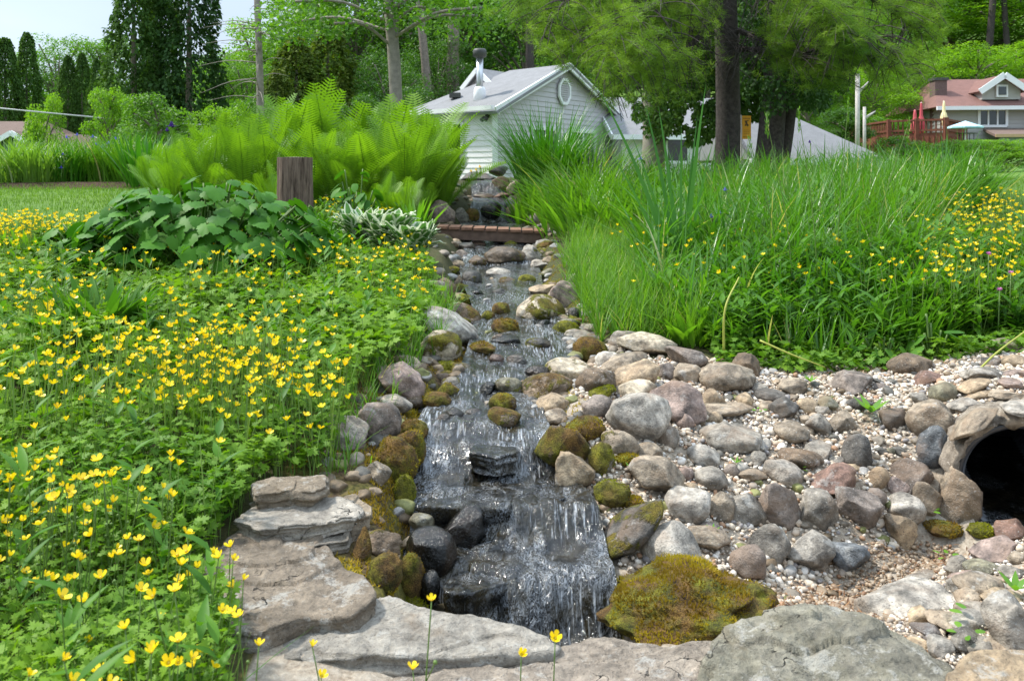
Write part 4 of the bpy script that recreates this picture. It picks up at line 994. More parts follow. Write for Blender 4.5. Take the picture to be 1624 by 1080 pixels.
# ---- flat slabs of the foreground wall and the ledges in the water
def slab(name, pts, z, th, cc, label, group=None, moss=0.0, wet=0.0, seed=1, rough=.012, cat='stone slab', aux=0.0, mat=None, tilt=0.0, K=280, droop=0.0, mbr=.5):
    """flat stone whose rim is given where the rim stands on the plane of height z"""
    r = np.random.default_rng(seed)
    p = []
    for u, v in pts:
        d = z * FOC / (270 - v); p.append(((u - 812) / FOC * d, d))
    p = np.array(p); c = p.mean(0)
    q = np.vstack([p, p[:1]]); L = np.concatenate([[0], np.cumsum(np.linalg.norm(np.diff(q, axis=0), axis=1))])
    s = np.linspace(0, L[-1], K, endpoint=False)
    o = np.stack([np.interp(s, L, q[:, i]) for i in (0, 1)], 1)
    pad = np.vstack([o[-3:], o, o[:3]]); o = sum(pad[i:i+K] for i in range(7)) / 7
    size = sqrt(np.ptp(o[:, 0]) * np.ptp(o[:, 1]))
    n_ = vn2(o[:, 0] * 9 + seed, o[:, 1] * 9, seed) * .03 + vn2(o[:, 0] * 30, o[:, 1] * 30 + seed, seed + 1) * .018 + np.round(vn2(o[:, 0] * 16 + seed, o[:, 1] * 16, seed + 2) * 2) * .006
    dirs = (o - c); dl = np.linalg.norm(dirs, axis=1)[:, None]
    o = o + dirs / dl * (n_[:, None] * min(size, .5) * .6)
    V = []; rings = []
    tops = list(np.linspace(0.04, .975, 44)) + [1.0]
    for t in tops:
        xy = c + (o - c) * t
        V.append(np.column_stack([xy, np.full(K, 0.0) - (0.004 if t == 1 else 0)]))
    for k, f in enumerate(np.linspace(.08, 1, 14)):
        strat = .012 * np.round(vn2(np.full(K, f * 5 + seed), o[:, 0] * 3 + o[:, 1] * 3, seed + 5) * 2.2) / 2 + .006 * vn2(np.full(K, f * 7 + seed), o[:, 0] * 2 + o[:, 1] * 2, seed + 3) + .008 * vn2(o[:, 0] * 20, o[:, 1] * 20 + f * 9, seed + 4)
        sh = 1 + (strat / dl[:, 0]) - .06 * f
        xy = c + (o - c) * sh[:, None]
        V.append(np.column_stack([xy, np.full(K, -th * f)]))
    V = np.vstack(V)
    n = len(tops) + 14
    top = V[:, 2] > -0.013
    nz = rough * vn2(V[:, 0] * 5 + seed, V[:, 1] * 5, seed) + rough * .5 * vn2(V[:, 0] * 14, V[:, 1] * 14 + seed, seed + 1) + rough * .28 * vn2(V[:, 0] * 40, V[:, 1] * 40, seed + 2)
    step = rough * 1.1 * np.floor(2.5 * vn2(V[:, 0] * 3.2 + 2 * seed, V[:, 1] * 4.4, seed + 8) + .35 * vn2(V[:, 0] * 16, V[:, 1] * 16, seed + 9))
    nz += step * .42 + rough * .16 * vn2(V[:, 0] * 90, V[:, 1] * 90, seed + 12)
    V[:, 2] += nz * np.where(top, 1, .6)
    V[:, 2] += z + tilt * (V[:, 0] - c[0]) - droop * np.linalg.norm(V[:, :2] - c, axis=1) ** 2
    V = np.vstack([V, [[c[0], c[1], V[:K, 2].mean()]]])
    F = []
    j = np.arange(K); j2 = (j + 1) % K
    for i in range(n - 1):
        F.append(np.stack([i*K + j, (i+1)*K + j, (i+1)*K + j2, i*K + j2], 1))
    F = [np.vstack(F), np.stack([np.full(K, len(V) - 1), j, j2], 1)]
    org = np.array([c[0], c[1], z - th])
    o_ = MB().add(V - org, F, 0.0, aux).build(name, mat or SLAB, None, True, tuple(org))
    o_.color = (*(CC[cc] if isinstance(cc, str) else cc), 1); o_['moss'] = float(moss); o_['wet'] = float(wet); o_['mossbrown'] = mbr
    tag(o_, label, cat, group)
    return o_
WG = 'flat slabs of the foreground wall'
slab('stone_slab', [(292,915),(330,880),(375,846),(500,842),(520,870),(575,900),(600,935),(560,962),(480,968),(400,1000),(350,985),(300,950)], -.985, .16, (.255,.205,.15), 'largest worn grey brown slab at the left of the foreground wall', WG, seed=3, rough=.016)
slab('stone_slab', [(372,838),(400,822),(540,812),(560,826),(555,850),(500,862),(430,858),(375,856)], -.968, .05, 'g', 'thin grey slab under the uppermost slab on the left', WG, seed=4)
slab('stone_slab', [(368,816),(400,798),(470,788),(545,784),(572,800),(560,815),(500,826),(410,832)], -.925, .045, 'l', 'uppermost long pale slab beside the buttercups', WG, seed=5)
slab('stone_slab', [(398,768),(440,754),(516,752),(519,768),(500,778),(405,782)], -.885, .055, 'n', 'small thick brown block of stone on the back of the slab wall', WG, seed=6)
slab('stone_slab', [(515,795),(560,782),(590,798),(588,812),(560,822),(525,818)], -.945, .09, 'n', 'short stone at the right end of the upper slabs', WG, seed=7)
slab('stone_slab', [(382,1018),(400,985),(500,958),(600,950),(700,975),(800,990),(885,1012),(870,1030),(760,1042),(600,1040),(480,1045),(400,1050)], -1.05, .09, (.37,.335,.28), 'long whitish slab across the front of the waterfall', WG, seed=8, rough=.014)
slab('stone_slab', [(300,1075),(380,1040),(520,1042),(700,1036),(860,1026),(940,1018),(1080,1022),(1200,1010),(1230,1050),(1210,1180),(900,1260),(300,1240)], -1.085, .2, (.33,.275,.215), 'wide crumbly tan mortar ledge along the bottom edge', WG, seed=9, rough=.02)
slab('stone_slab', [(1110,1040),(1130,1000),(1215,975),(1320,968),(1420,990),(1500,1030),(1525,1080),(1500,1200),(1300,1240),(1150,1200),(1090,1100)], -1.03, .2, (.25,.23,.175), 'large mottled greenish grey boulder slab at the bottom right', WG, seed=10, rough=.026, droop=.10, moss=.12)
slab('stone_slab', [(1500,1070),(1540,1035),(1624,1025),(1720,1060),(1720,1200),(1530,1200)], -1.02, .2, 't', 'tan rock in the bottom right corner', WG, seed=12, rough=.02)
LG = 'ledges under the falling water'
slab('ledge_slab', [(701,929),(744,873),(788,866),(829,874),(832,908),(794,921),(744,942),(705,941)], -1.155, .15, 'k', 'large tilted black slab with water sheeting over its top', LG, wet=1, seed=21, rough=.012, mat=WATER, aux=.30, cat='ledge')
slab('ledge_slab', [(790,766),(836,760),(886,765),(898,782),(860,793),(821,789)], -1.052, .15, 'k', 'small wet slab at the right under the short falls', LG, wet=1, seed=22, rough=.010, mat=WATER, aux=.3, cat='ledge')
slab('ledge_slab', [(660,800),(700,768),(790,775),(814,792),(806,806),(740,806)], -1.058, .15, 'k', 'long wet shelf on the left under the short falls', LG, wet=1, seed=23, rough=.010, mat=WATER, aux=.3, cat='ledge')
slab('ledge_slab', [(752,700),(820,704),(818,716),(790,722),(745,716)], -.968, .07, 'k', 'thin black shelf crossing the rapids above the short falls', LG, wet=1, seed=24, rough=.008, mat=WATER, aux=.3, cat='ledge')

# ------------------------------------------------------------------ gravel and litter
def gravelmat():
    m = NT('gravel')
    r = m.attr('rnd')
    cr = m.n('ShaderNodeValToRGB'); m.l(r, cr.inputs[0]); e = cr.color_ramp.elements
    cr.color_ramp.interpolation = 'CONSTANT'
    e[0].position = 0; e[0].color = (.60, .51, .39, 1); e[1].position = .93; e[1].color = (.22, .21, .21, 1)
    for p_, c_ in ((.22, (.66, .60, .51, 1)), (.42, (.44, .33, .23, 1)), (.58, (.55, .45, .34, 1)), (.70, (.36, .20, .11, 1)), (.76, (.72, .68, .61, 1)), (.87, (.30, .25, .20, 1))):
        x = e.new(p_); x.color = c_
    nz = m.noise(120, 3, .6, m.n('ShaderNodeTexCoord').outputs['Object'])
    col = m.mix(m.mapr(nz, .3, .7, 0, .35), cr.outputs[0], (.3, .22, .15))
    wetc = m.mix(1.0, col, (.45, .36, .26), 'MULTIPLY')
    w = m.attr('aux')
    col = m.mix(w, col, wetc)
    return m.fin(m.pbr(col, m.mapr(w, 0, 1, .65, .35), m.bump(nz, .2, .003), .4))
GRAVEL = gravelmat()
r_ = np.random.default_rng(77)
def world_pts(n, poly, lim=None):
    """random ground points whose footprint is the plan polygon poly (x,y)"""
    p = np.array(poly); lo = p.min(0); hi = p.max(0); out = []
    k = 0
    while k < n:
        q = r_.uniform(lo, hi, (n, 2)); q = q[inpoly(q[:, 0], q[:, 1], poly)]
        out.append(q); k += len(q)
    q = np.vstack(out)[:n]
    return np.column_stack([q, H(q[:, 0], q[:, 1])])
def plan(pts): return [(P(u, v, d)[0], d) for u, v, d in pts]
slope_poly = plan([(905,600,3.6),(960,530,4.4),(1060,560,4.15),(1200,560,4.15),(1440,560,4.12),(1640,545,4.2),(1640,620,3.35),(1480,650,3.4),(1440,850,3.0),(1300,900,2.8),(1240,960,2.5),(1150,940,2.6),(960,880,2.66),(925,780,2.95),(890,690,3.3)])
bot_poly = plan([(1150,1000,2.25),(1240,985,2.25),(1420,960,2.3),(1500,890,2.75),(1560,850,2.95),(1440,850,3.05),(1330,880,2.86),(1200,930,2.66),(1160,960,2.5)])
br_poly = plan([(1380,1010,2.05),(1640,1080,1.9),(1660,870,2.7),(1560,850,2.95),(1440,930,2.5)])
gm = MB(); T1, FT1 = ICO[1]
T2, FT2 = ICO[2]
for poly, n, s0, wet, hi_ in ((slope_poly, 14500, .0070, 0.0, False), (bot_poly, 3800, .0058, .75, True), (br_poly, 2600, .0055, .1, True)):
    p = world_pts(n, poly)
    kk = vn2(p[:, 0] * 4, p[:, 1] * 4, 31)
    p = p[kk > -.55]; n = len(p)
    p[:, 2] += r_.uniform(-.001, .012, n)
    M = frames(r_.uniform(0, 2*pi, n), r_.normal(0, .4, n), r_.normal(0, .4, n)) * np.array([1, .75, .6])[None, None, :]
    sc = s0 * r_.lognormal(0, .38, n)
    near = (sc > .0072)
    for sel, T_, F_ in ((near, T2, FT2), (~near, T1, FT1)):
        if sel.any():
            T_ = T_ * (1 + .14 * vn(T_ * 1.7, 9))[:, None]
            V, F = inst(T_, F_, M[sel], p[sel], sc[sel])
            gm.add(V, F[0], np.repeat(r_.uniform(0, 1, sel.sum()), len(T_)), wet)
tag(gm.build('gravel', GRAVEL), 'loose white, cream and rust coloured pea gravel between the stones', kind='stuff')
# dead leaves and twigs in the wet gravel
LIT = NT('litter'); rr = LIT.attr('rnd')
LITTER = LIT.fin(LIT.pbr(LIT.mix(rr, (.07, .03, .014), (.27, .15, .07)), .8, None, .2))
lm = MB()
for poly, n in ((bot_poly, 620), (plan([(1180,575,4.05),(1460,560,4.15),(1440,600,3.95),(1180,600,3.95)]), 420), (plan([(560,640,3.3),(690,600,3.9),(660,560,4.3),(600,560,4.3)]), 200), (plan([(20,600,2.6),(240,560,2.9),(260,720,2.2),(40,740,2.0)]), 260)):
    p = world_pts(n, poly); p[:, 2] += .012
    V, F, ow = blades(p, r_.uniform(.010, .034, n), r_.uniform(.002, .007, n), r_.uniform(0, 2*pi, n), .96, .1, 2, 'lance')
    lm.add(V, F, r_.uniform(0, 1, n)[ow])
tag(lm.build('leaf_litter', LITTER), 'dead brown leaves and bark shreds lying on soil and wet gravel', kind='stuff')

# ------------------------------------------------------------------ drain pipe and its mortar collar
MORTAR = NT('mortar'); tc_ = MORTAR.n('ShaderNodeTexCoord').outputs['Object']
_a = MORTAR.noise(22, 6, .7, tc_); _b = MORTAR.noise(120, 4, .7, tc_)
_c = MORTAR.mix(MORTAR.mapr(_a, .35, .65), (.11, .088, .065), (.31, .26, .20)); _c = MORTAR.mix(MORTAR.mapr(_b, .58, .66, 0, .6), _c, (.6, .55, .47))
MORTAR = MORTAR.fin(MORTAR.pbr(_c, .9, MORTAR.bump(_b, .6, .008), .3))
BLACKP = plain('black plastic', (.035, .037, .042), .3, .6, .3, 20, .15)
BOREM = plain('lightened bore plastic', (.13, .138, .15), .22, .9, .2, 20, .1)  # black plastic of the rim, lightened in colour because little light enters the bore
t_pipe = thing('drain_pipe', tuple(PC + np.array([0, 0, -PR])), 'black corrugated drain pipe opening out of the stone bank', 'pipe')
loc0 = PC + np.array([0, 0, -PR])
upv = np.cross(side, PAX); upv = upv if upv[2] > 0 else -upv
sS = np.arange(0, 1.15, .0045); th = np.linspace(0, 2*pi, 65)[:-1]
rad = PR - .010 + .011 * np.sin(2*pi*sS/.040)
V = (PC - loc0) + sS[:, None, None]*PAX + rad[:, None, None]*(np.cos(th)[None, :, None]*side + np.sin(th)[None, :, None]*upv)
n1, n2 = len(sS), 64; ix = np.arange(n1*n2).reshape(n1, n2)
Fp = np.stack([ix[:-1], np.roll(ix, -1, 1)[:-1], np.roll(ix, -1, 1)[1:], ix[1:]], -1).reshape(-1, 4)
MB().add(V.reshape(-1, 3), Fp).build('bore', BOREM, t_pipe)
prof = [(-.03, PR+.016), (-.034, PR+.008), (-.03, PR-.004), (.02, PR-.006), (.06, PR-.002)]
V = np.concatenate([(PC - loc0) + s*PAX + r*(np.cos(th)[:, None]*side + np.sin(th)[:, None]*upv) for s, r in prof])
ix = np.arange(len(prof)*64).reshape(-1, 64)
MB().add(V, np.stack([ix[:-1], np.roll(ix, -1, 1)[:-1], np.roll(ix, -1, 1)[1:], ix[1:]], -1).reshape(-1, 4)).build('rim', BLACKP, t_pipe)
V_, F_ = tube([(PC-loc0) + PAX*1.14, (PC-loc0)+PAX*1.16], [PR+.01, PR+.01], 32); MB().add(V_, F_).build('far_end', BLACKP, t_pipe)
# collar: arch of mortar round the mouth
th = np.linspace(radians(-38), radians(205), 90)
prof = [(-.02, PR+.010), (-.055, PR+.014), (-.065, PR+.03), (-.06, PR+.038), (-.035, PR+.048), (.03, PR+.052), (.16, PR+.05), (.2, PR+.02), (-.02, PR+.010)]
V = []
for k, (s, r) in enumerate(prof):
    nz = .020*vn(np.stack([np.cos(th)*5, np.sin(th)*5, np.full(90, k*1.1)], 1), 5) + .014*vn(np.stack([np.cos(th)*14, np.sin(th)*14, np.full(90, k*2.1)], 1), 6)
    V.append(PC + (s - nz[:, None]*.8)*PAX + (r + nz[:, None])*(np.cos(th)[:, None]*side + np.sin(th)[:, None]*upv))
V = np.concatenate(V) - loc0; ix = np.arange(len(prof)*90).reshape(-1, 90)
o = MB().add(V, np.stack([ix[:-1, :-1], ix[:-1, 1:], ix[1:, 1:], ix[1:, :-1]], -1).reshape(-1, 4)).build('mortar_collar', MORTAR, None, True, tuple(loc0))
tag(o, 'rough mortar arch cast around the mouth of the drain pipe', 'headwall')
# flat stones of the arch over the pipe
def arch_stone(a0, a1, r0, r1, cc, label, seed):
    am = (a0 + a1) / 2; rm = (r0 + r1) / 2
    cen = PC - .05*PAX + rm*(cos(am)*side + sin(am)*upv)
    tx = -sin(am)*side + cos(am)*upv; ty = cos(am)*side + sin(am)*upv
    V, F = rock_shape(seed, 'a', 4)
    V = (V[:, :1]*tx*(a1-a0)/2*rm + V[:, 1:2]*PAX*.09 + V[:, 2:3]*ty*(r1-r0)/2)
    o = MB().add(V, F).build('arch_stone', STONE, None, True, tuple(cen))
    o.color = (*CC[cc], 1); o['moss'] = 0.0; o['wet'] = 0.0; o['mossbrown'] = 0.0
    tag(o, label, 'stone', 'flat stones laid over the pipe arch')
arch_stone(radians(108), radians(150), PR+.045, PR+.09, 'n', 'brown grey flat stone in the arch up left of the pipe mouth', 61)
arch_stone(radians(70), radians(108), PR+.045, PR+.085, 'l', 'long pale flat stone crowning the pipe mouth', 62)
arch_stone(radians(36), radians(68), PR+.055, PR+.10, 't', 'tan flat stone over the right half of the pipe', 63)

mc = MB(); r_ = np.random.default_rng(404)
y = np.concatenate([r_.uniform(2.1, 5.6, 26000), r_.uniform(3.3, 8, 12000)]); sd_ = np.concatenate([np.zeros(26000), np.ones(12000)]); w_ = np.abs(r_.normal(0, .17, len(y))) - .02
x = np.where(sd_ == 0, xl(y) - w_, xr(y) + w_ * .7); k = (vn2(x * 7, y * 7, 55) + .4 * vn2(x * 20, y * 20, 56)) > .0; x, y = x[k], y[k]
p = np.stack([x, y, H(x, y)], 1); n = len(p); V, F, ow = blades(p, r_.uniform(.006, .018, n), .006, r_.uniform(0, 6.28, n), r_.uniform(.2, .9, n), .1, 1, 'grass')
mc.add(V, F, np.clip(.35 * r_.uniform(0, 1, n) + .8 * sstep(vn2(x * 5, y * 5, 57), -.4, .5), 0, 1)[ow]); tag(mc.build('bank_moss', MOSS_B), 'patchy brown and yellow moss on the earth beside the stream', kind='stuff')
# ------------------------------------------------------------------ plants of the foreground
r_ = np.random.default_rng(2024)
M_BUTLEAF = leafmat('buttercup leaf', (.072, .178, .014), (.200, .34, .022), .55, .36, .22, nscale=3)
M_STEM = leafmat('green stem', (.09, .17, .035), (.17, .26, .06), .5, .2, .4)
M_GRASS = leafmat('tall grass', (.040, .135, .012), (.15, .31, .025), .38, .38, .5, c3=(.45, .40, .18), nscale=1.2)
M_FINE = leafmat('fine grass', (.055, .165, .015), (.19, .35, .03), .5, .4, .35, c3=(.42, .38, .16))
M_LAWN = leafmat('lawn grass', (.08, .175, .02), (.16, .27, .035), .6, .35, .2)
M_BIG = leafmat('big leaf', (.024, .105, .010), (.085, .235, .016), .52, .28, .16, nscale=5)
M_LANCE = leafmat('lance leaf', (.035, .12, .012), (.11, .25, .022), .5, .34, .2)
M_BRIGHT = leafmat('bright leaf', (.085, .22, .016), (.17, .34, .025), .45, .4, .4)
M_FERN = leafmat('fern', (.065, .165, .012), (.195, .35, .020), .5, .36, .3, objvar=.5)
M_IRIS = leafmat('iris leaf', (.030, .135, .008), (.075, .24, .014), .35, .3, .5)
def petalmat(n, c, c2=None, em=0):
    m = NT(n); col = m.mix(m.attr('rnd'), c, c2 or c)
    p = m.pbr(col, .35, None, .5); t = m.n('ShaderNodeBsdfTranslucent'); m.l(col, t.inputs[0])
    x = m.n('ShaderNodeMixShader'); x.inputs[0].default_value = .3; m.l(p, x.inputs[1]); m.l(t.outputs[0], x.inputs[2]); return m.fin(x.outputs[0])
M_YEL = petalmat('yellow petal', (.93, .63, .005), (.95, .76, .012))
M_YELC = petalmat('flower centre', (.55, .42, .02))
M_BLUE = petalmat('blue petal', (.12, .12, .55), (.25, .22, .7))
M_PURP = petalmat('purple petal', (.05, .02, .16), (.13, .05, .35))
M_PINK = petalmat('pink petal', (.62, .16, .50), (.75, .30, .62))

# --- templates
def leaf_fan(angles, radii, cup=.18, fold=.06):
    """flat lobed leaf lying in xy, base at the origin, pointing to +x"""
    a = np.radians(angles); V = [[.35, 0, .02]]
    for k, (t, q) in enumerate(zip(a, radii)):
        x = .35 + q * cos(t); y = q * sin(t)
        V.append([x, y, -cup * (x - .35) ** 2 - cup * y * y + fold * (k % 2)])
    n = len(a); F = np.array([[0, 1 + i, 1 + (i + 1) % n] for i in range(n)])
    return np.array(V), F
T_BUT = leaf_fan([-165,-140,-120,-95,-78,-62,-42,-26,-12,0,12,26,42,62,78,95,120,140,165],
                 [.25,.50,.34,.62,.40,.60,.26,.62,.48,.75,.48,.62,.26,.60,.40,.62,.34,.50,.25])
T_BIG = leaf_fan([-172,-158,-140,-128,-112,-100,-84,-72,-57,-46,-34,-22,-11,0,11,22,34,46,57,72,84,100,112,128,140,158,172],
                 [.16,.46,.45,.56,.52,.62,.56,.62,.50,.64,.60,.72,.68,.86,.68,.72,.60,.64,.50,.62,.56,.62,.52,.56,.45,.46,.16], .35, .03)
T_OVAL = leaf_fan([-150,-120,-90,-60,-35,-15,0,15,35,60,90,120,150], [.33,.30,.27,.33,.45,.58,.68,.58,.45,.33,.27,.30,.33], .2, .0)

def leaves_at(mb, T, pos, size, az, tilt, roll=None, mat=0, rn=None):
    n = len(pos)
    M = frames(az, tilt, r_.normal(0, .35, n) if roll is None else roll)
    V, F = inst(T[0], T[1], M, pos, size)
    q = r_.uniform(0, 1, n) if rn is None else rn
    mb.add(V, F[0], np.repeat(q, len(T[0])), 0, mat)

# --- buttercup bed (left), patch behind the stump, patch at the right
def excl(p):
    """true where plants may stand: off the water, off the slabs"""
    s = np.maximum(xl(np.clip(p[:, 1], 1.9, 13)) - p[:, 0], p[:, 0] - xr(np.clip(p[:, 1], 1.9, 13)))
    u = 812 + FOC * p[:, 0] / p[:, 1]; v = 270 - FOC * p[:, 2] / p[:, 1]
    sl = inpoly(u, v, [(300,925),(390,815),(412,775),(520,765),(600,795),(620,960),(700,1000),(640,1300),(345,1300),(375,1010)])
    return (s > np.where((p[:, 1] < 5.3) & (p[:, 0] < 0), .27, .16) + .10 * vn2(p[:, 1] * 3, p[:, 0] * 0, 3)) & ~sl
bed_poly = [(-1.25,1.15),(-.50,1.15),(-.50,2.05),(-.45,3.0),(-.40,4.4),(-.42,5.2),(-.60,6.2),(-2.0,6.4),(-4.6,6.4),(-3.2,4.0),(-2.0,2.2)]
stump_poly = [(-2.1,6.9),(-1.0,6.9),(-.95,8.2),(-1.7,8.6)]
right_poly = [(2.0,4.3),(2.9,4.35),(4.3,6.3),(4.3,7.1),(3.4,7.0),(2.5,5.5)]
cov_ = MB(); stem_ = MB()
for poly, n, hgt in ((bed_poly, 36000, .15), ([(-1.35,1.12),(-.50,1.12),(-.50,2.05),(-.5,2.7),(-2.0,2.7)], 11000, .14), (stump_poly, 2000, .20), (right_poly, 7500, .27)):
    p = world_pts(n, poly); p = p[excl(p)]
    near = np.clip(p[:, 1] / 3.0, .75, 1.5)
    keep = r_.uniform(0, 1, len(p)) < np.clip(1.25 - .12 * p[:, 1], .45, 1)
    p = p[keep]; near = near[keep]; n = len(p)
    hv = hgt * (.62 + .62 * vn2(p[:, 0] * 1.7, p[:, 1] * 1.7, 41) + .35 * vn2(p[:, 0] * 5, p[:, 1] * 5, 42) + .3 * r_.uniform(-1, 1, n))
    q = p.copy(); q[:, 2] += np.clip(hv, .015, 1)
    az = r_.uniform(0, 2*pi, n)
    pat = sstep(vn2(p[:, 0] * 2.6, p[:, 1] * 2.6, 43), -.5, .5)
    leaves_at(cov_, T_BUT, q, r_.uniform(.018, .034, n) * near * (1 + .7 * pat * r_.uniform(0, 1, n)), az, r_.normal(-.15, .5, n), None, 0, np.clip(.55 * r_.uniform(0, 1, n) + .5 * vn2(p[:, 0] * 3.3, p[:, 1] * 3.3, 44) + .25, 0, 1))
    k = r_.uniform(0, 1, n) < .35
    V, F, ow = blades(p[k], np.clip(hv[k], .02, 1) * 1.05, .0028 * near[k], az[k], r_.uniform(0, .3, k.sum()), .1, 2, 'flat')
    stem_.add(V, F, r_.uniform(0, 1, k.sum())[ow])
p = world_pts(5200, [(.95,4.02),(1.7,3.98),(2.5,4.05),(3.1,4.2),(3.2,4.75),(.95,4.7)]); n = len(p); q = p.copy(); q[:, 2] += r_.uniform(.01, .13, n) * (.7 + .5 * vn2(p[:, 0] * 4, p[:, 1] * 4, 45)); leaves_at(cov_, T_BUT, q, r_.uniform(.022, .045, n), r_.uniform(0, 6.28, n), r_.normal(-.3, .5, n), None, 0, np.clip(.5 * r_.uniform(0, 1, n), 0, 1))
tag(cov_.build('buttercup_leaves', M_BUTLEAF), 'dense low carpet of deeply cut buttercup leaves on both banks', kind='stuff')
hm = MB()
for n0, poly in ((330, bed_poly), (200, stump_poly), (300, right_poly)):
    p = world_pts(n0, poly); p = p[excl(p)]; p = p[vn2(p[:, 0] * 1.9, p[:, 1] * 1.9, 47) > -.1]; n = len(p); m_ = 9
    hh = np.tile(np.linspace(.1, 1, m_), n) * np.repeat(r_.uniform(.12, .27, n), m_); q = np.repeat(p, m_, 0); q[:, 2] += hh
    V, F, ow = blades(q, r_.uniform(.04, .10, n * m_), r_.uniform(.014, .026, n * m_), r_.uniform(0, 6.28, n * m_), .7, .35, 4, 'lance', 0, None, .35); hm.add(V, F, r_.uniform(0, 1, n * m_)[ow])
p = world_pts(2600, bed_poly); p = p[excl(p)]; n = len(p); V, F, ow = blades(p, r_.uniform(.12, .30, n), r_.uniform(.002, .0045, n), r_.uniform(0, 6.28, n), np.abs(r_.normal(0, .35, n)).clip(0, .8), .2, 4); hm.add(V, F, r_.uniform(0, 1, n)[ow])
tag(hm.build('mixed_herbs', M_LANCE), 'narrow leaved weeds and grass blades growing among the buttercups', kind='stuff')
tag(stem_.build('leaf_stalks', M_STEM), 'thin pale leaf stalks rising through the buttercup leaves', kind='stuff')

def flower_tmpl(open_=.5):
    V = []; F = []
    for k in range(5):
        a = k * 2*pi/5
        d = np.array([cos(a), sin(a), 0]); s = np.array([-sin(a), cos(a), 0]); z = np.array([0, 0, 1.0])
        b = len(V)
        for t, w, h in ((.08,.10,0),(.45,.42,.12+.25*(1-open_)),(.85,.52,.30+.45*(1-open_)),(1.0,.26,.40+.55*(1-open_))):
            rr_ = t * (.55 + .45*open_)
            V += [d*rr_ - s*w*.75*(.6+.4*open_) + z*h, d*rr_ + s*w*.75*(.6+.4*open_) + z*h]
        F += [[b, b+2, b+3, b+1], [b+2, b+4, b+5, b+3], [b+4, b+6, b+7, b+5]]
    return np.array(V), np.array(F)
FL = [flower_tmpl(o) for o in (.12, .35, .65)]
def butter_pts(n, poly, dens):
    p = world_pts(n * 4, poly); p = p[excl(p)]
    k = dens(p) > r_.uniform(0, 1, len(p)); p = p[k][:n]
    return p
dL = lambda p: np.clip(.30 + 1.3 * vn2(p[:, 0] * 1.5 + 5, p[:, 1] * 1.3, 51) + .5 * vn2(p[:, 0] * 5, p[:, 1] * 5, 52) + .2 * (p[:, 0] < -.9), .03, 1) * np.where((p[:, 1] > 4.3) & (p[:, 0] > -.30 * p[:, 1] + .25), .22, 1)
spr = world_pts(80, [(.6,4.5),(1.1,4.3),(2.1,4.3),(2.1,5.2),(1.2,6.5),(.6,6.5)])
fp = np.vstack([spr, butter_pts(2100, bed_poly, dL), butter_pts(170, stump_poly, lambda p: p[:, 0] * 0 + .8), butter_pts(620, right_poly, lambda p: p[:, 0] * 0 + .8)])
ex = world_pts(40, [(-.62,1.42),(.12,1.42),(.12,1.62),(-.55,1.72)])[:13]       # the few that lean over the wall
near_poly = [(-1.15,1.15),(-.52,1.15),(-.52,2.0),(-.6,2.35),(-1.6,2.35)]
fp = np.vstack([ex, butter_pts(250, near_poly, lambda p: np.clip(.5 + 1.0 * vn2(p[:, 0] * 3, p[:, 1] * 3, 58), .15, 1)), fp]); n = len(fp)
hg = r_.uniform(.13, .29, n); hg[:13] = r_.uniform(.19, .32, 13)
isl = (fp[:, 0] > .5); hg[isl] += .17
order = np.argsort(fp[:, 1])
# shared meshes of one buttercup
stemM = []; bloM = []; cenM = []
for k in range(4):
    b = MB(); L = 1.0
    pth = smooth_path([(0, 0, 0), (.05 * (k - 1.5), .03, .5), (.12 * (k - 1.5), .04, 1.0)], 6)
    V, F = tube(pth, np.linspace(.0065, .0045, len(pth)), 5); b.add(V, F, .5)
    # a side bud
    pb = smooth_path([pth[3], pth[3] + [.06, -.05, .15]], 4); V, F = tube(pb, .004, 4); b.add(V, F, .6)
    V, F = ICO[1]; b.add(V * .016 + pb[-1], F, .8)
    stemM.append((b.mesh('buttercup_stem', M_STEM), pth[-1]))
for k in range(3):
    bloM.append(MB().add(FL[k][0], FL[k][1], np.repeat(r_.uniform(0, 1, 5), 8)).mesh('buttercup_petals', M_YEL))
V, F = ICO[1]; CEN = MB().add(V * [.24, .24, .2] + [0, 0, .12], F).mesh('buttercup_centre', M_YELC)
cnt = 0
restP = []; restH = []
protos = {}
for i in order:
    x, y, z = fp[i]; h = hg[i]
    if cnt < 295:
        k = cnt % 4; kb = (cnt * 7) % 3
        if (k, kb) not in protos:
            t = thing('buttercup', (x, y, z), 'yellow buttercup on a thin green stem in the flower bank on the left', 'buttercup', 'buttercups standing in the flower bank')
            s = obj('stem', stemM[k][0], t)
            b = obj('blossom', bloM[kb], t, tuple(stemM[k][1])); obj('centre', CEN, b)
            protos[(k, kb)] = t
        else: t = copy_tree(protos[(k, kb)], (x, y, z))
        t.location = (x, y, z); t.scale = (h, h, h); t.rotation_euler = (0, 0, r_.uniform(0, 6.28))
        if i < 13:
            t['label'] = 'yellow buttercup nodding over the slabs at the bottom of the picture'
        else:
            uu = 812 + FOC*x/y
            t['label'] = ('yellow buttercup at the front of the right flower patch' if x > 1.5 else 'yellow buttercup low at the left edge of the picture, nearest the viewer' if uu < 150 and y < 1.9 else
              'yellow buttercup in the near left bank, halfway between picture edge and slabs' if uu < 300 and y < 2.1 else 'yellow buttercup next to the large worn slab of the left wall' if y < 2.1 else
              'yellow buttercup near the stacked upper slabs' if uu > 330 else 'yellow buttercup in the thick bloom left of the slab wall' if uu > 160 else 'yellow buttercup at the left edge beyond the nearest ones')
        for ch in t.children:
            if ch.name.startswith('blossom'):
                w = r_.uniform(.0115, .0172) / h
                ch.scale = (w, w, w); ch.rotation_euler = (r_.normal(0, .35), r_.normal(0, .35), r_.uniform(0, 6))
        cnt += 1
    else:
        restP.append((x, y, z)); restH.append(h)
rp = np.array(restP); rh = np.array(restH); n = len(rp)
rb = MB()
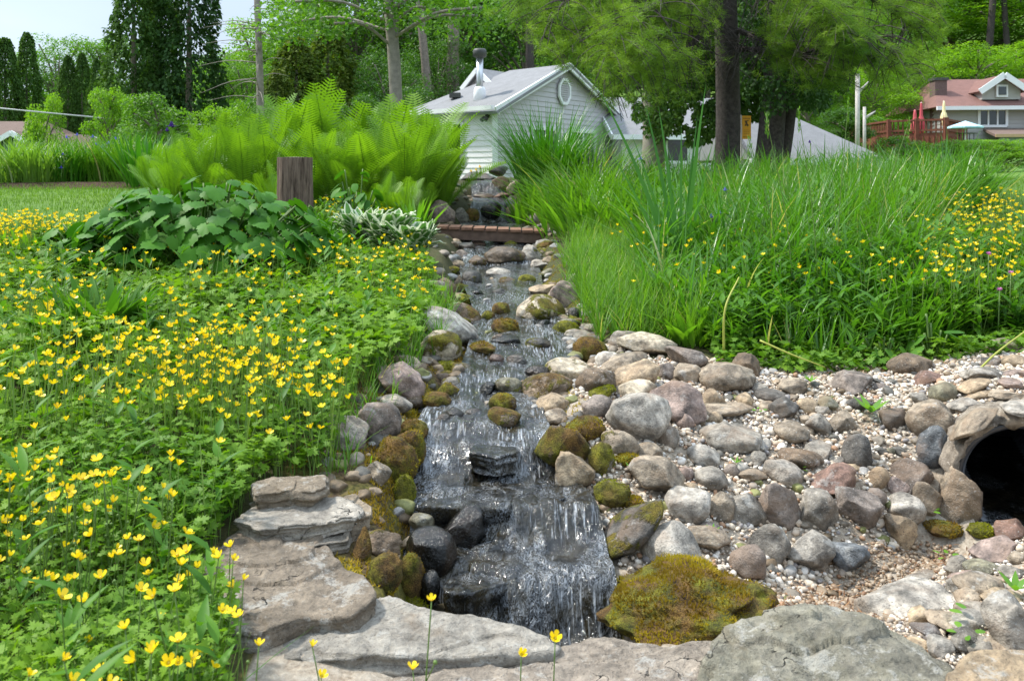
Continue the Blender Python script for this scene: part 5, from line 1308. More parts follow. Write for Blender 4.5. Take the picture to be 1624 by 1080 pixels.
azr = r_.uniform(0, 2*pi, n); ln = r_.uniform(0, .25, n)
V, F, ow = blades(rp, rh, .0035, azr, ln, .05, 3, 'flat'); rb.add(V, F, r_.uniform(0, 1, n)[ow], 0, 0)
V, F, ow = blades(rp, rh, .0035, azr + 1.6, ln, .05, 3, 'flat'); rb.add(V, F, r_.uniform(0, 1, n)[ow], 0, 0)
tops = rp + np.stack([np.cos(azr) * rh * (ln + .05), np.sin(azr) * rh * (ln + .05), rh * (np.sqrt(1 - ln**2) - .02)], 1)
for k in range(3):
    s = np.arange(n) % 3 == k
    M = frames(r_.uniform(0, 6, s.sum()), r_.normal(0, .35, s.sum()), r_.normal(0, .35, s.sum()))
    V, F = inst(FL[k][0], FL[k][1], M, tops[s], r_.uniform(.0145, .0185, s.sum())); rb.add(V, F[0], np.repeat(r_.uniform(0, 1, s.sum()), len(FL[k][0])), 0, 1)
tag(rb.build('buttercup_mass', [M_STEM, M_YEL]), 'hundreds of distant yellow buttercups beyond the nearer ones', kind='stuff')

# --- grasses
def grass(name, polys, mat, L, W, lean, curl, label, S=4, seed=1, dens=None, prof='grass', kind='stuff', keel=0.0):
    global r_
    b = MB()
    for poly, n in polys:
        p = world_pts(n, poly); s = np.maximum(xl(np.clip(p[:, 1], 1.9, 13)) - p[:, 0], p[:, 0] - xr(np.clip(p[:, 1], 1.9, 13)))
        p = p[s > .16]
        # gather in tussocks
        c = np.round(p[:, :2] / .11 + vn2(p[:, 0] * 4, p[:, 1] * 4, 8)[:, None]) * .11
        p[:, :2] = p[:, :2] * .55 + c * .45
        n = len(p); q = vn2(p[:, 0] * 1.4, p[:, 1] * 1.4, seed + 60)
        Ln = r_.uniform(*L, n) * (1 + .22 * q + .22 * vn2(p[:, 0] * 4, p[:, 1] * 4, seed + 61))
        if dens is not None: Ln = Ln * dens(p)
        k = Ln > .03; p = p[k]; Ln = Ln[k]; n = len(p)
        V, F, ow = blades(p, Ln, r_.uniform(*W, n), r_.uniform(0, 2*pi, n), np.abs(r_.normal(0, lean, n)).clip(0, .8), r_.normal(curl, .15, n), S, prof, 0, None, keel)
        b.add(V, F, r_.uniform(0, 1, n)[ow])
    return tag(b.build(name, mat), label, kind=kind)
tallh = lambda p: .40 + .60 * sstep((p[:, 1] - 4.2) / 2.0) * sstep((p[:, 0] - .55 - .10*(p[:,1]-4)) / .9)
tall_poly = [(.95,4.2),(1.7,4.15),(2.1,4.3),(2.55,5.6),(3.5,7.2),(4.3,7.9),(4.6,9.2),(1.3,9.2),(1.0,6.5),(.75,5.0)]
grass('tall_grass', [(tall_poly, 14500)], M_GRASS, (.38, .78), (.006, .014), .30, .26, 'tall lush meadow grass covering the right bank', 5, 2, tallh, keel=.3)
strip_poly = [(.30,4.5),(.95,4.35),(1.1,5.5),(1.4,8.6),(.62,8.7),(.42,6.6)]
grass('fine_grass', [(strip_poly, 10500)], M_FINE, (.12, .36), (.0035, .0080), .38, .32, 'short fine bright grass beside the stream', 4, 3)
grass('bank_grass', [([(-.46,3.6),(-.30,4.4),(-.30,5.0),(-.42,5.4),(-.75,5.2),(-.75,3.5)], 1700), ([(-.62,2.75),(-.42,2.9),(-.42,3.6),(-.66,3.6)], 260),([(-3.0,5.2),(-.6,5.2),(-.7,7.0),(-4,7.2)], 3500)], M_FINE, (.06, .20), (.003, .006), .35, .3, 'thin tufts of grass along the left waterline', 3, 4)
lawnL = [(-9.5,6.0),(-2.2,6.0),(-2.0,13.8),(-11,13.8)]
grass('lawn_grass', [(lawnL, 42000), ([(-11,14.3),(-2,14.3),(-2,15.4),(-11,15.4)], 5000), ([(4.2,7.4),(8,9),(9,14),(4.4,12)], 14000)], M_LAWN, (.03, .065), (.004, .008), .35, .2, 'mown lawn grass on both sides of the garden', 2, 5)

cp = world_pts(5400, tall_poly); cp = cp[(cp[:, 1] > 4.6) & (vn2(cp[:, 0] * 1.8, cp[:, 1] * 1.8, 48) > -.35)]; n = len(cp)
V, F, ow = blades(cp, r_.uniform(.45, .92, n) * (.55 + .45 * sstep((cp[:, 1] - 4.3) / 1.8)), r_.uniform(.012, .025, n), r_.uniform(0, 6.28, n), np.abs(r_.normal(.22, .16, n)).clip(0, .8), r_.normal(.42, .2, n), 7, 'grass', 0, None, .3)
tag(MB().add(V, F, r_.uniform(0, 1, n)[ow]).build('coarse_grass', leafmat('coarse grass', (.035, .14, .012), (.11, .27, .025), .32, .35, .6, c3=(.42, .42, .2))), 'wide arching grass blades rising out of the meadow', kind='stuff')
# broad leaved herbs growing through the meadow
hb = MB()
for poly, n in ((tall_poly, 700), ([(1.0,4.3),(3.1,4.3),(3.6,5.4),(1.3,5.4)], 900)):
    p = world_pts(n, poly); n = len(p); m_ = 9
    q = np.repeat(p, m_, 0); hh = np.tile(np.linspace(.15, 1, m_), n) * np.repeat(r_.uniform(.22, .55, n) * np.clip(.45 + (p[:, 1] - 4.2) / 3, .45, 1.1), m_)
    q[:, 2] += hh; az = r_.uniform(0, 6.28, n * m_)
    V, F, ow = blades(q, r_.uniform(.06, .13, n * m_), r_.uniform(.018, .034, n * m_), az, .75, .3, 4, 'lance', 0, None, .35); hb.add(V, F, r_.uniform(0, 1, n * m_)[ow])
    V, F, ow = blades(p, hh.reshape(n, m_)[:, -1], .005, 0, .03, 0, 2, 'flat'); hb.add(V, F, .5)
tag(hb.build('meadow_herbs', M_LANCE), 'broad leaved herbs mixed into the tall grass of the right bank', kind='stuff')

# --- clumps: generic builder of one plant from blades
def clump(name, u, v, d, n, L, W, lean, curl, mat, label, cat, group=None, rad=.12, S=6, prof='grass', keel=.3, stems=None, leaf=None):
    base = P(u, v, d); z = H1(base[0], base[1]); base[2] = z
    a = r_.uniform(0, 2*pi, n); rr_ = rad * np.sqrt(r_.uniform(0, 1, n))
    p = np.stack([rr_ * np.cos(a), rr_ * np.sin(a), np.zeros(n)], 1)
    p[:, 2] = H(p[:, 0] + base[0], p[:, 1] + base[1]) - z
    V, F, ow = blades(p, r_.uniform(*L, n), r_.uniform(*W, n), a + r_.normal(0, .5, n), np.abs(r_.normal(lean, .15, n)).clip(0, .85), r_.normal(curl, .12, n), S, prof, 0, None, keel)
    o = MB().add(V, F, r_.uniform(0, 1, n)[ow]).build(name, mat, None, True, tuple(base))
    return tag(o, label, cat, group)
DG = 'clumps of strap leaved daylilies'
clump('daylily', 868, 0, 11.2, 420, (.85, 1.35), (.016, .024), .20, .38, M_IRIS, 'dark green daylily clump in front of the gable of the grey house', 'daylily', DG, .34)
clump('daylily', 838, 0, 12.6, 120, (.45, .8), (.014, .02), .35, .5, M_IRIS, 'dark daylily clump leaning over the top waterfall', 'daylily', DG, .22)
clump('daylily', 935, 0, 9.4, 360, (.50, .92), (.014, .022), .35, .45, M_GRASS, 'bright arching daylily clump right of the far waterfalls', 'daylily', DG, .48)
clump('daylily', 985, 0, 8.6, 330, (.50, .9), (.012, .02), .35, .45, M_GRASS, 'bright daylily clump next to the spiky iris leaves', 'daylily', DG, .45)
clump('daylily', 925, 0, 11.0, 300, (.7, 1.05), (.014, .022), .30, .4, M_GRASS, 'pale daylily clump behind, under the gable end', 'daylily', DG, .5)
clump('daylily', 1050, 0, 7.9, 260, (.35, .70), (.012, .02), .35, .4, M_GRASS, 'daylily clump at the foot of the pine behind the iris', 'daylily', DG, .45)
LB = 'clumps of the flower bed behind the left lawn'
M_VAR = leafmat('striped leaf', (.10, .22, .03), (.20, .34, .06), .4, .35, .4, c3=(.66, .68, .45))
for k, (u, d, n, L, m, lab) in enumerate([(10,14.6,260,(.7,1.0),M_VAR,'arching striped grass clump at the far left of the bed'), (62,14.6,260,(.7,1.0),M_VAR,'arching striped grass clump second from the left of the bed'),
    (118,14.9,240,(.6,.95),M_IRIS,'dark leaved iris clump behind the striped grass clumps'), (165,15.0,240,(.7,1.0),M_GRASS,'iris clump with pale blue flowers in the middle of the left bed'),
    (205,14.8,240,(.7,1.05),M_GRASS,'tall iris clump right of the middle of the left bed'), (35,16.2,220,(.6,.95),M_GRASS,'green iris clump behind the striped grass at far left'),(255,15.4,200,(.6,1.0),M_GRASS,'iris clump partly hidden by the ferns')]):
    clump('iris_clump' if m is not M_VAR else 'striped_grass', u, 0, d, n, L, (.018, .032), .25, .45 if m is M_VAR else .3, m, lab, 'garden clump', LB, .45)
# spiky iris leaves standing tall
def iris_fan(u, d, spec, label):
    base = P(u, 0, d); base[2] = H1(base[0], base[1]); b = MB()
    for du, vt, w, ln in spec:
        L_ = (270 - vt) / FOC * d - base[2]
        p = np.array([[du / FOC * d * .35, r_.uniform(-.03, .03), 0]])
        V, F, ow = blades(p, L_ * 1.13, w * 1.35, pi/2, .04, .04, 10, 'grass', 0, None, .25); V[:, 0] += ln * V[:, 2] * (.6 + .4 * V[:, 2] / L_); b.add(V, F, r_.uniform(0, 1))
    tag(b.build('iris_plant', M_IRIS, None, True, tuple(base)), label, 'iris plant')
iris_fan(1080, 5.6, [(-14,166,.026,-.36),(-6,190,.024,-.16),(0,196,.026,-.10),(8,164,.026,.12),(4,210,.022,.10),(-20,240,.022,-.25),(10,250,.02,.2),(-4,225,.02,.02),(-28,260,.02,-.42)], 'spiky clump of broad upright iris leaves standing above the meadow grass')
# flowering grass culms
def culm(u, d, vt, lean, lab):
    base = P(u, 0, d); base[2] = H1(base[0], base[1]); Lc = (270 - vt) / FOC * d - base[2]
    pth = smooth_path([(0, 0, 0), (lean * Lc * .3, 0, Lc * .5), (lean * Lc, 0, Lc)], 10)
    t = thing('grass_culm', tuple(base), lab, 'grass culm', 'tall flowering grass culms')
    V, F = tube(pth, np.linspace(.0035, .0018, len(pth)), 5); MB().add(V, F, .7).build('culm', M_STEM, t)
    V, F, ow = blades(np.array([pth[4], pth[6], pth[3]]), np.array([.3, .24, .3]), .009, np.array([.2, 2.8, 3.3]), .5, .3, 6, 'grass'); MB().add(V, F, .5).build('leaf_blade', M_GRASS, t)
    m = 60; q = pth[-1] - np.array([lean * .12, 0, .0]) * r_.uniform(0, 1, (m, 1)) - np.array([0, 0, .14]) * r_.uniform(0, 1, (m, 1))
    V, F, ow = blades(q, .022, .005, r_.uniform(0, 6.28, m), .35, 0, 2, 'lance'); MB().add(V, F, r_.uniform(0, 1, m)[ow]).build('seed_head', M_FINE, t)
culm(1300, 4.9, 172, -.10, 'tallest green grass culm with a slim seed head')
culm(1325, 5.0, 158, .06, 'grass culm rising in front of the right pale pole')
culm(1262, 4.8, 180, -.14, 'grass culm leaning left before the small grey roof')
culm(1375, 5.1, 190, .22, 'grass culm leaning right towards the red deck')
culm(1240, 5.3, 215, -.2, 'short grass culm below the yellow sign')
# arching straw and yellow stems
for (a, b_, c, w, lab) in (((1205,540,3.95),(1255,562,3.9),(1308,582,3.88),.010,'long yellowing stem lying across the edge of the right bank'), ((1148,560,4.1),(1150,490,4.1),(1172,440,4.2),.013,'broad pale green blade arching at the right bank'), ((1540,600,3.6),(1580,560,3.6),(1640,515,3.7),.010,'bright green blade arching over the olive boulder')):
    pts = smooth_path([P(*a), P(*b_), P(*c)], 12); V, F = tube(pts, np.linspace(w * .5, w * .25, len(pts)), 6)
    o = pts[0].copy(); tag(MB().add(V - o, F, .9).build('dry_stalk', plain(lab[:12], (.34, .36, .06), .5), None, True, tuple(o)), lab, 'stalk')

# --- big lobed leaves left
def bigleaf(u, v, d, R, n, size, label, cat='leafy plant', T=T_BIG, mat=M_BIG, hh=None, name='broad_leaf_plant'):
    base = P(u, v, d); base[2] = H1(base[0], base[1]); t = thing(name, tuple(base), label, cat)
    a = r_.uniform(0, 2*pi, n); q = np.sqrt(r_.uniform(0, 1, n)); 
    p = np.stack([R[0]*q*np.cos(a), R[1]*q*np.sin(a), R[2]*np.sqrt(np.clip(1 - .85*q**2, 0, 1))*r_.uniform(.55, 1.05, n)], 1)
    b = MB(); leaves_at(b, T, p, r_.uniform(*size, n), np.arctan2(p[:, 1]*R[0], p[:, 0]*R[1]) + r_.normal(0, .5, n), r_.normal(-.30, .28, n) - .5*q, r_.normal(0, .25, n))
    b.build('foliage', mat, t)
    b = MB()
    for k in range(0, n, 2):
        V, F = tube(smooth_path([(p[k, 0]*.35, p[k, 1]*.35, 0), (p[k, 0]*.7, p[k, 1]*.7, p[k, 2]*.6), p[k]], 5), .006, 4); b.add(V, F, r_.uniform(0, 1))
    b.build('stalks', M_STEM, t); return t
bigleaf(322, 420, 5.5, (.80, .5, .60), 430, (.075, .125), 'big dark green plant with broad lobed leaves in front of the stump')
bigleaf(455, 420, 6.3, (.34, .3, .40), 90, (.07, .12), 'lobed leaf plant directly in front of the tree stump')
bigleaf(165, 420, 5.7, (.46, .35, .34), 130, (.07, .11), 'lower lobed leaf plant at the left foot of the big dark one')
bigleaf(565, 300, 7.6, (.20, .2, .62), 34, (.10, .15), 'dark grey green leafy shrub among the ferns', T=T_OVAL)
def lanceplant(u, v, d, n, L, W, label, rad=.1, mat=None, lean=.35, curl=.25, name='lance_leaf_plant'):
    return clump(name, u, v, d, n, L, W, lean, curl, mat or M_LANCE, label, 'leafy plant', None, rad, 6, 'lance', .35)
lanceplant(155, 560, 3.95, 130, (.16, .34), (.035, .055), 'rosette plant with long smooth leaves amid the buttercups', .13)
lanceplant(60, 400, 6.0, 200, (.14, .30), (.03, .05), 'bright leafy clump at the edge of the left lawn', .4, M_BRIGHT)
lanceplant(1200, 560, 4.6, 240, (.12, .30), (.018, .032), 'leafy plant with pointed leaves at the front of the right bank', .26, M_LANCE)
lanceplant(1100, 560, 4.45, 50, (.12, .26), (.035, .05), 'small pointed leaf plant above the purplish grey stone', .1, M_BRIGHT)
lanceplant(1420, 560, 4.6, 320, (.14, .36), (.018, .032), 'large leafy clump right of centre on the right bank', .32, M_LANCE)
lanceplant(1330, 560, 4.6, 200, (.12, .28), (.016, .028), 'leafy clump in front of the tall meadow grass', .22, M_LANCE)
lanceplant(1130, 560, 5.0, 170, (.2, .42), (.03, .045), 'bright broad leaved clump in the left half of the meadow', .25, M_BRIGHT)
lanceplant(1290, 560, 5.2, 220, (.25, .5), (.03, .045), 'bright tall leafy clump in the middle of the meadow', .3, M_BRIGHT)
lanceplant(1480, 560, 4.9, 200, (.2, .42), (.03, .045), 'bright leafy clump left of the pink clover', .28, M_BRIGHT)
lanceplant(1560, 560, 4.7, 190, (.14, .32), (.014, .026), 'leafy clump under the pink clover blossoms', .3, M_LANCE)
bigleaf(1400, 560, 4.15, (.20, .08, .16), 30, (.04, .065), 'trailing oval leaves hanging over the chocolate brown boulder', T=T_OVAL, mat=M_LANCE)
bigleaf(1480, 560, 4.10, (.10, .08, .22), 18, (.07, .09), 'plant with large grey green oval leaves above the reddish plank stone', T=T_OVAL, mat=M_LANCE)
bigleaf(1260, 575, 4.05, (.16, .08, .07), 50, (.03, .05), 'low buttercup leaves at the foot of the right bank', T=T_BUT, mat=M_BUTLEAF)
for u, d, n, lab in ((935,8.3,160,'bright leafy perennial below the far daylilies'),(1010,9.6,260,'bright leafy perennial left of the thick pine trunk'),(1070,10.2,240,'bright leafy perennial at the foot of the pine'),(960,10.2,260,'bright leafy perennial below the gable windows'),(1185,9.3,260,'bright leafy perennial under the yellow sign'),(880,9.9,200,'bright leafy perennial beside the dark daylily'),(1110,9.0,200,'bright leafy perennial in front of the pine trunk')):
    lanceplant(u, 0, d, n, (.25, .60), (.03, .05), lab, .45, M_BRIGHT, .35, .3)
lanceplant(228, 0, 13.6, 150, (.5, 1.0), (.03, .045), 'tall plant with narrow leaves at the right end of the left bed', .25, M_IRIS, .25, .1)
# small weeds on the stones
def weed(u, v, n, L, lab, T='l', mat=None):
    d = hit(u, v); base = P(u, v, d); base[2] = H1(base[0], base[1]) + .01
    a = np.linspace(0, 2*pi, n, endpoint=False) + r_.normal(0, .2, n)
    p = np.tile([[0, 0, .02]], (n, 1))
    if T == 'l': V, F, ow = blades(p, r_.uniform(.7, 1, n)*L, L*.26, a, .75, .15, 4, 'lance'); b = MB().add(V, F, r_.uniform(0, 1, n)[ow])
    else:
        b = MB(); q = np.stack([np.cos(a)*L*.5, np.sin(a)*L*.5, np.full(n, L*.7)], 1); leaves_at(b, T_OVAL, q, L*.6, a, np.full(n, .1))
    tag(b.build('weed', mat or M_BRIGHT, None, True, tuple(base)), lab, 'weed', 'small weeds sprouting between stones')
weed(1382, 668, 8, .10, 'broad leaved dandelion rosette growing in the slope above the dark pear stone')
weed(1168, 748, 5, .035, 'tiny weed in the pale gravel near the light oval cobble')
weed(1268, 760, 5, .035, 'clover sprig between the blue grey oval and reddish stones', 'o')
weed(1204, 663, 4, .03, 'two leaved sprout on the gravel ledge', 'o')
weed(1106, 652, 4, .03, 'little sprout beside the pinkish boulder', 'o')
weed(1130, 862, 6, .04, 'tiny weed on the gravel above the moss mound')
weed(1472, 830, 5, .04, 'clover sprig at the bottom of the pipe wall', 'o')
weed(1545, 1005, 4, .05, 'green sprout on the cracked stone at lower right', 'o')
weed(1532, 1030, 4, .04, 'smaller sprout near the bottom right rocks', 'o')
weed(1285, 618, 7, .05, 'green tuft in dead grass at the top of the slope')
weed(1610, 955, 6, .07, 'grass sprig at the right edge among rocks')
weed(1000, 760, 3, .035, 'yellow green sprout beside the broad grey tan boulder')
weed(1500, 900, 5, .04, 'small green seedling in the wet gravel', 'o')

# --- hostas with white margins
def hostamat():
    m = NT('hosta'); e = m.attr('aux'); r = m.attr('rnd')
    col = m.mix(m.mapr(e, .55, .72), m.mix(r, (.06, .19, .025), (.12, .28, .04)), (.72, .76, .55))
    p = m.pbr(col, .4, None, .5); t = m.n('ShaderNodeBsdfTranslucent'); m.l(col, t.inputs[0])
    x = m.n('ShaderNodeMixShader'); x.inputs[0].default_value = .3; m.l(p, x.inputs[1]); m.l(t.outputs[0], x.inputs[2]); return m.fin(x.outputs[0])
M_HOSTA = hostamat()
def hosta(u, v, d, n, L, label):
    base = P(u, v, d); base[2] = H1(base[0], base[1]); b = MB(); S = 7; K = 7
    t = np.linspace(0, 1, S + 1); s = np.linspace(-1, 1, K)
    for i in range(n):
        az = r_.uniform(0, 2*pi); l = r_.uniform(*L); w = l * r_.uniform(.36, .46); st = r_.uniform(.1, .5)
        lean = r_.uniform(.45, .95) * (.35 + .65 * (i / n)) ; dr = r_.uniform(.25, .6)
        wd = np.sin(pi * np.clip(t, 0, .985) ** .62) * w * .5 + .002
        x = l * (lean * t) + st * .25; z = st * .45 + l * (sqrt(max(1 - lean**2, .05)) * t - dr * t**2 * .8)
        X = x[:, None] + 0*s; Y = wd[:, None] * s; Z = z[:, None] + .35 * np.abs(Y) + .006 * np.sin(9 * t[:, None] * pi) * np.abs(s)
        V = np.stack([X*cos(az) - Y*sin(az), X*sin(az) + Y*cos(az), Z], -1).reshape(-1, 3)
        ix = np.arange((S+1)*K).reshape(S+1, K); F = np.stack([ix[:-1, :-1], ix[1:, :-1], ix[1:, 1:], ix[:-1, 1:]], -1).reshape(-1, 4)
        e = np.maximum(np.abs(s)[None, :] + 0*t[:, None], (t[:, None] > .9) * .9)
        b.add(V, F, r_.uniform(0, 1), e.ravel())
    return tag(b.build('hosta', M_HOSTA, None, True, tuple(base)), label, 'hosta', 'white edged hostas on the left bank')
hosta(572, 0, 6.6, 150, (.15, .25), 'white striped hosta at the left, just right of the dark lobed plant')
hosta(616, 0, 6.4, 170, (.16, .27), 'white edged hosta in the middle of the three')
hosta(655, 0, 6.2, 130, (.14, .23), 'hosta with cream margins drooping towards the stream')
# soft leaved plant in front of the ferns, foot of the hostas
lanceplant(478, 0, 6.9, 120, (.14, .34), (.05, .08), 'broad pointed leaves at the foot of the stump', .2, M_LANCE)
lanceplant(520, 0, 6.6, 90, (.12, .26), (.03, .05), 'low leafy clump between the stump and the hostas', .25, M_LANCE)
lanceplant(660, 0, 7.4, 60, (.16, .42), (.04, .06), 'young plant with pale green paired leaves above the hostas', .10, M_BRIGHT, .2, .15)

# --- ferns
def frond_mesh(k, L=1.0, np_=33):
    b = MB(); t = np.linspace(0, 1, 16); c = [.25, .42, .6, .32][k]
    cx = L * (.12 * t + c * .55 * t**2); cz = L * (t - c * .35 * t**2.2)
    pth = np.stack([cx, 0*t, cz], 1); V, F = tube(pth, np.linspace(.006, .0015, 16), 4); b.add(V, F, .35)
    for i in range(np_):
        q = .10 + .88 * i / (np_ - 1); x = np.interp(q, t, cx); z = np.interp(q, t, cz)
        tx = np.interp(q, t, np.gradient(cx)); tz = np.interp(q, t, np.gradient(cz)); nn_ = sqrt(tx*tx + tz*tz); tx /= nn_; tz /= nn_
        l = L * .155 * (sin(pi * min(1, q * .98) ** 1.35) ** .75) + .006
        w = L * .021
        for sgn in (1, -1):
            S = 5; ts = np.linspace(0, 1, S + 1); V = []
            for j, s in enumerate(ts):
                wj = w * (1 - s**2) * (1.0 if j % 2 else .45) * .5 + .0008
                cpos = np.array([x, 0, z]) + l * s * (np.array([0, sgn * .93, 0]) + .36 * np.array([tx, 0, tz])) + np.array([tz, 0, -tx]) * (-.10 * l * s * s)
                V += [cpos - wj * np.array([tx, 0, tz]), cpos + wj * np.array([tx, 0, tz])]
            F = np.array([[m*2, m*2+1, m*2+3, m*2+2] for m in range(S)])
            b.add(np.array(V), F, np.clip(.35 + .5 * q + .1 * ((i * 7) % 3 - 1), 0, 1))
    return b.mesh('fern_frond', M_FERN)
FRONDS = [frond_mesh(k) for k in range(4)]
def fern(u, d, h, nf, label, group='ostrich ferns on the left bank'):
    base = P(u, 0, d); base[2] = H1(base[0], base[1])
    t = thing('fern', tuple(base), label, 'fern', group)
    for i in range(nf):
        az = 2*pi*i/nf + r_.normal(0, .2); s = h * r_.uniform(.90, 1.22)
        w = s * r_.uniform(.85, 1.15)
        obj('frond', FRONDS[(i * 3 + int(u)) % 4], t, (0.03*cos(az), .03*sin(az), 0), (r_.normal(0, .14), r_.normal(0, .20), az), (w, w, s * r_.uniform(.8, 1.05)))
    return t
FN = [(275,9.2,.62,'leftmost low fern at the edge of the left bed'),(300,10.0,.85,'fern behind the leftmost low one'),(330,9.0,.78,'fern right of the leftmost pair, over the lobed leaves'),(355,10.4,1.0,'fern in the back row beneath the bare left trunk'),
 (385,9.1,.95,'fern above the middle of the big lobed plant'),(410,10.6,1.12,'tallest back fern left of the stump'),(425,9.4,1.0,'fern directly left of the stump'),(455,10.2,1.22,'tall fern rising behind the stump'),
 (480,11.0,1.2,'back row fern just right of the stump'),(500,9.2,.98,'fern directly right of the stump'),(525,10.4,1.18,'tall fern between stump and dark shrub'),(548,9.0,.9,'fern in front of the dark grey green shrub'),
 (575,10.6,1.15,'back fern under the pale straight trunk'),(592,9.4,1.05,'fern right of the dark grey green shrub'),(622,10.2,1.15,'fern below the pale straight trunk'),(640,9.2,1.05,'fern left of the pink granite boulder, front row'),
 (660,10.8,1.2,'back fern under the roof end of the grey house'),(672,9.6,1.05,'fern behind the pink granite boulder'),(690,10.3,1.05,'fern in front of the house window'),(700,9.9,.85,'rightmost fern leaning toward the waterfalls'),
 (440,8.3,.55,'short fern at the left foot of the stump'),(600,7.9,.48,'small upright bright fern above the striped hostas'),(640,7.9,.52,'small bright fern left of the bridge'),(664,8.9,.46,'short fern drooping near the pink granite boulder'),(712,10.6,.6,'fern close to the upper waterfall'),(245,10.2,.6,'small fern by the narrow leaved plant')]
for u, d, h, lab in FN: fern(u, d, h * (1.12 if d > 10 else 1.03), 15 if d < 10 else 13, lab)

# --- single coloured flowers
def iris_flower(u, v, d, mat, lab, s=.035, grp=None, cat='iris flower'):
    c = P(u, v, d); t = thing('iris_flower', (c[0], c[1], H1(c[0], c[1])), lab, cat, grp); hz = c[2] - t.location[2]
    V, F = tube([(0, 0, 0), (.01, 0, hz)], .005, 5); MB().add(V, F, .5).build('stem', M_STEM, t)
    b = MB()
    for k in range(3):
        a = k*2.1 + u; V, F, ow = blades(np.array([[0, 0, hz]]), s*1.3, s*.9, a, .6, .6, 5, 'wide', .3); b.add(V, F, r_.uniform(0, 1))
        V, F, ow = blades(np.array([[0, 0, hz]]), s*1.2, s*.7, a + 1, .3, -.2, 5, 'wide'); b.add(V, F, r_.uniform(0, 1))
    b.build('petals', mat, t)
IG = 'blue iris flowers in the left bed'
for k, (u, v, d) in enumerate([(106,220,14.6),(122,216,15),(147,219,14.8),(183,222,15),(100,247,14.4),(97,268,14.3),(163,235,14.5),(135,245,14.6),(172,229,15.1),(152,231,15.1)]):
    iris_flower(u, v, d, M_BLUE, ['pale blue iris left of the pair above the bed', 'deep blue iris highest in the left bed', 'light blue iris in the middle of the left bed', 'blue iris near the narrow leaved plant', 'violet blue iris low in the left bed', 'lowest violet iris near the mulch', 'small pale iris below the row of blooms', 'white blue iris between the clumps', 'pale iris just left of the rightmost blue one', 'small lilac iris in the middle of the bed'][k], .05, IG)
iris_flower(272, 203, 10.8, M_PURP, 'dark purple bearded iris above the left ferns', .075)
iris_flower(265, 209, 10.9, M_PURP, 'smaller dark purple bearded iris beside the larger one', .05)
for k, (u, v, d) in enumerate([(747,273,11.9),(755,271,11.9),(761,266,11.9)]): iris_flower(u, v, d, M_YEL, ['left yellow flower at the head of the stream','middle yellow flower at the head of the stream','tallest yellow flower at the head of the stream'][k], .035, 'yellow flowers by the top waterfall')
for k, (u, v, d) in enumerate([(1016,254,7.6),(1150,303,6.6),(1128,346,6.0),(1142,340,6.0),(1284,227,9.0)]): iris_flower(u, v, d, M_BLUE if k < 4 else M_PURP, ['blue iris left of the spiky iris leaves','lavender iris in the middle of the tall grass','left of two violet blooms deep in the grass','right of two violet blooms deep in the grass','purple iris before the small grey roof'][k], .028, 'iris flowers in the right bank grass')
def clover(u, v, d, lab):
    c = P(u, v, d); z = H1(c[0], c[1]); t = thing('clover', (c[0], c[1], z), lab, 'clover', 'pink clover blossoms on the right'); hz = c[2] - z
    V, F = tube([(0, 0, 0), (.01, 0, hz)], .003, 5); MB().add(V, F, .5).build('stem', M_STEM, t)
    n = 70; q = r_.normal(size=(n, 3)); q /= np.linalg.norm(q, axis=1)[:, None]; q[:, 2] = np.abs(q[:, 2]) - .2
    V, F, ow = blades(q*.008 + [.01, 0, hz], .012, .004, np.arctan2(q[:, 1], q[:, 0]), .6, 0, 2, 'lance'); MB().add(V, F, r_.uniform(0, 1, n)[ow]).build('blossom', M_PINK, t)
clover(1565, 404, 4.6, 'pink clover blossom highest of the three at the right'); clover(1600, 434, 4.4, 'pink clover blossom in the middle of the three at the right'); clover(1582, 461, 4.3, 'pink clover blossom lowest of the three at the right')

# --- stump
t = thing('stump', tuple(np.array([P(468, 0, 7.4)[0], 7.4, H1(P(468, 0, 7.4)[0], 7.4)])), 'weathered grey brown tree stump with a flat sawn top among the ferns', 'tree stump')
hz = (270 - 250) / FOC * 7.4 - t.location[2]
th = np.linspace(0, 2*pi, 97)[:-1]; zz = np.linspace(-.1, hz, 30); V = []
for z in zz:
    rr_ = .148 + .012*cos(3) + .020*np.exp(-z*4) + .008*vn(np.stack([np.cos(th)*9, np.sin(th)*9, np.full(96, z*.8)], 1), 3) + .006*np.abs(np.sin(th*14 + 2*vn(np.stack([th*2, th*0, np.full(96, z*3)], 1), 5)))
    V.append(np.stack([rr_*np.cos(th), rr_*np.sin(th), np.full(96, z)], 1))
V = np.concatenate(V); ix = np.arange(96*30).reshape(30, 96)
BARK = NT('stump bark'); tc_ = BARK.n('ShaderNodeTexCoord').outputs['Object']; mp_ = BARK.n('ShaderNodeMapping'); mp_.inputs['Scale'].default_value = (32, 32, 3); BARK.l(tc_, mp_.inputs[0])
_a = BARK.noise(1, 5, .7, mp_.outputs[0]); _c = BARK.mix(BARK.mapr(_a, .32, .66), (.028, .017, .012), (.25, .18, .135)); BARKM = BARK.fin(BARK.pbr(_c, .9, BARK.bump(_a, .8, .02), .2))
MB().add(V, np.stack([ix[:-1], np.roll(ix, -1, 1)[:-1], np.roll(ix, -1, 1)[1:], ix[1:]], -1).reshape(-1, 4)).build('bark', BARKM, t)
V = np.concatenate([V[-96:] * [q, q, 1] + [0, 0, .004*(1-q)] for q in (1, .8, .6, .4, .2, .02)]); ix = np.arange(96*6).reshape(6, 96)
CUT = NT('sawn wood'); tc_ = CUT.n('ShaderNodeTexCoord').outputs['Object']; wv = CUT.n('ShaderNodeTexWave', wave_type='RINGS', rings_direction='Z'); CUT.l(tc_, wv.inputs[0]); wv.inputs['Scale'].default_value = 22; wv.inputs['Distortion'].default_value = 2
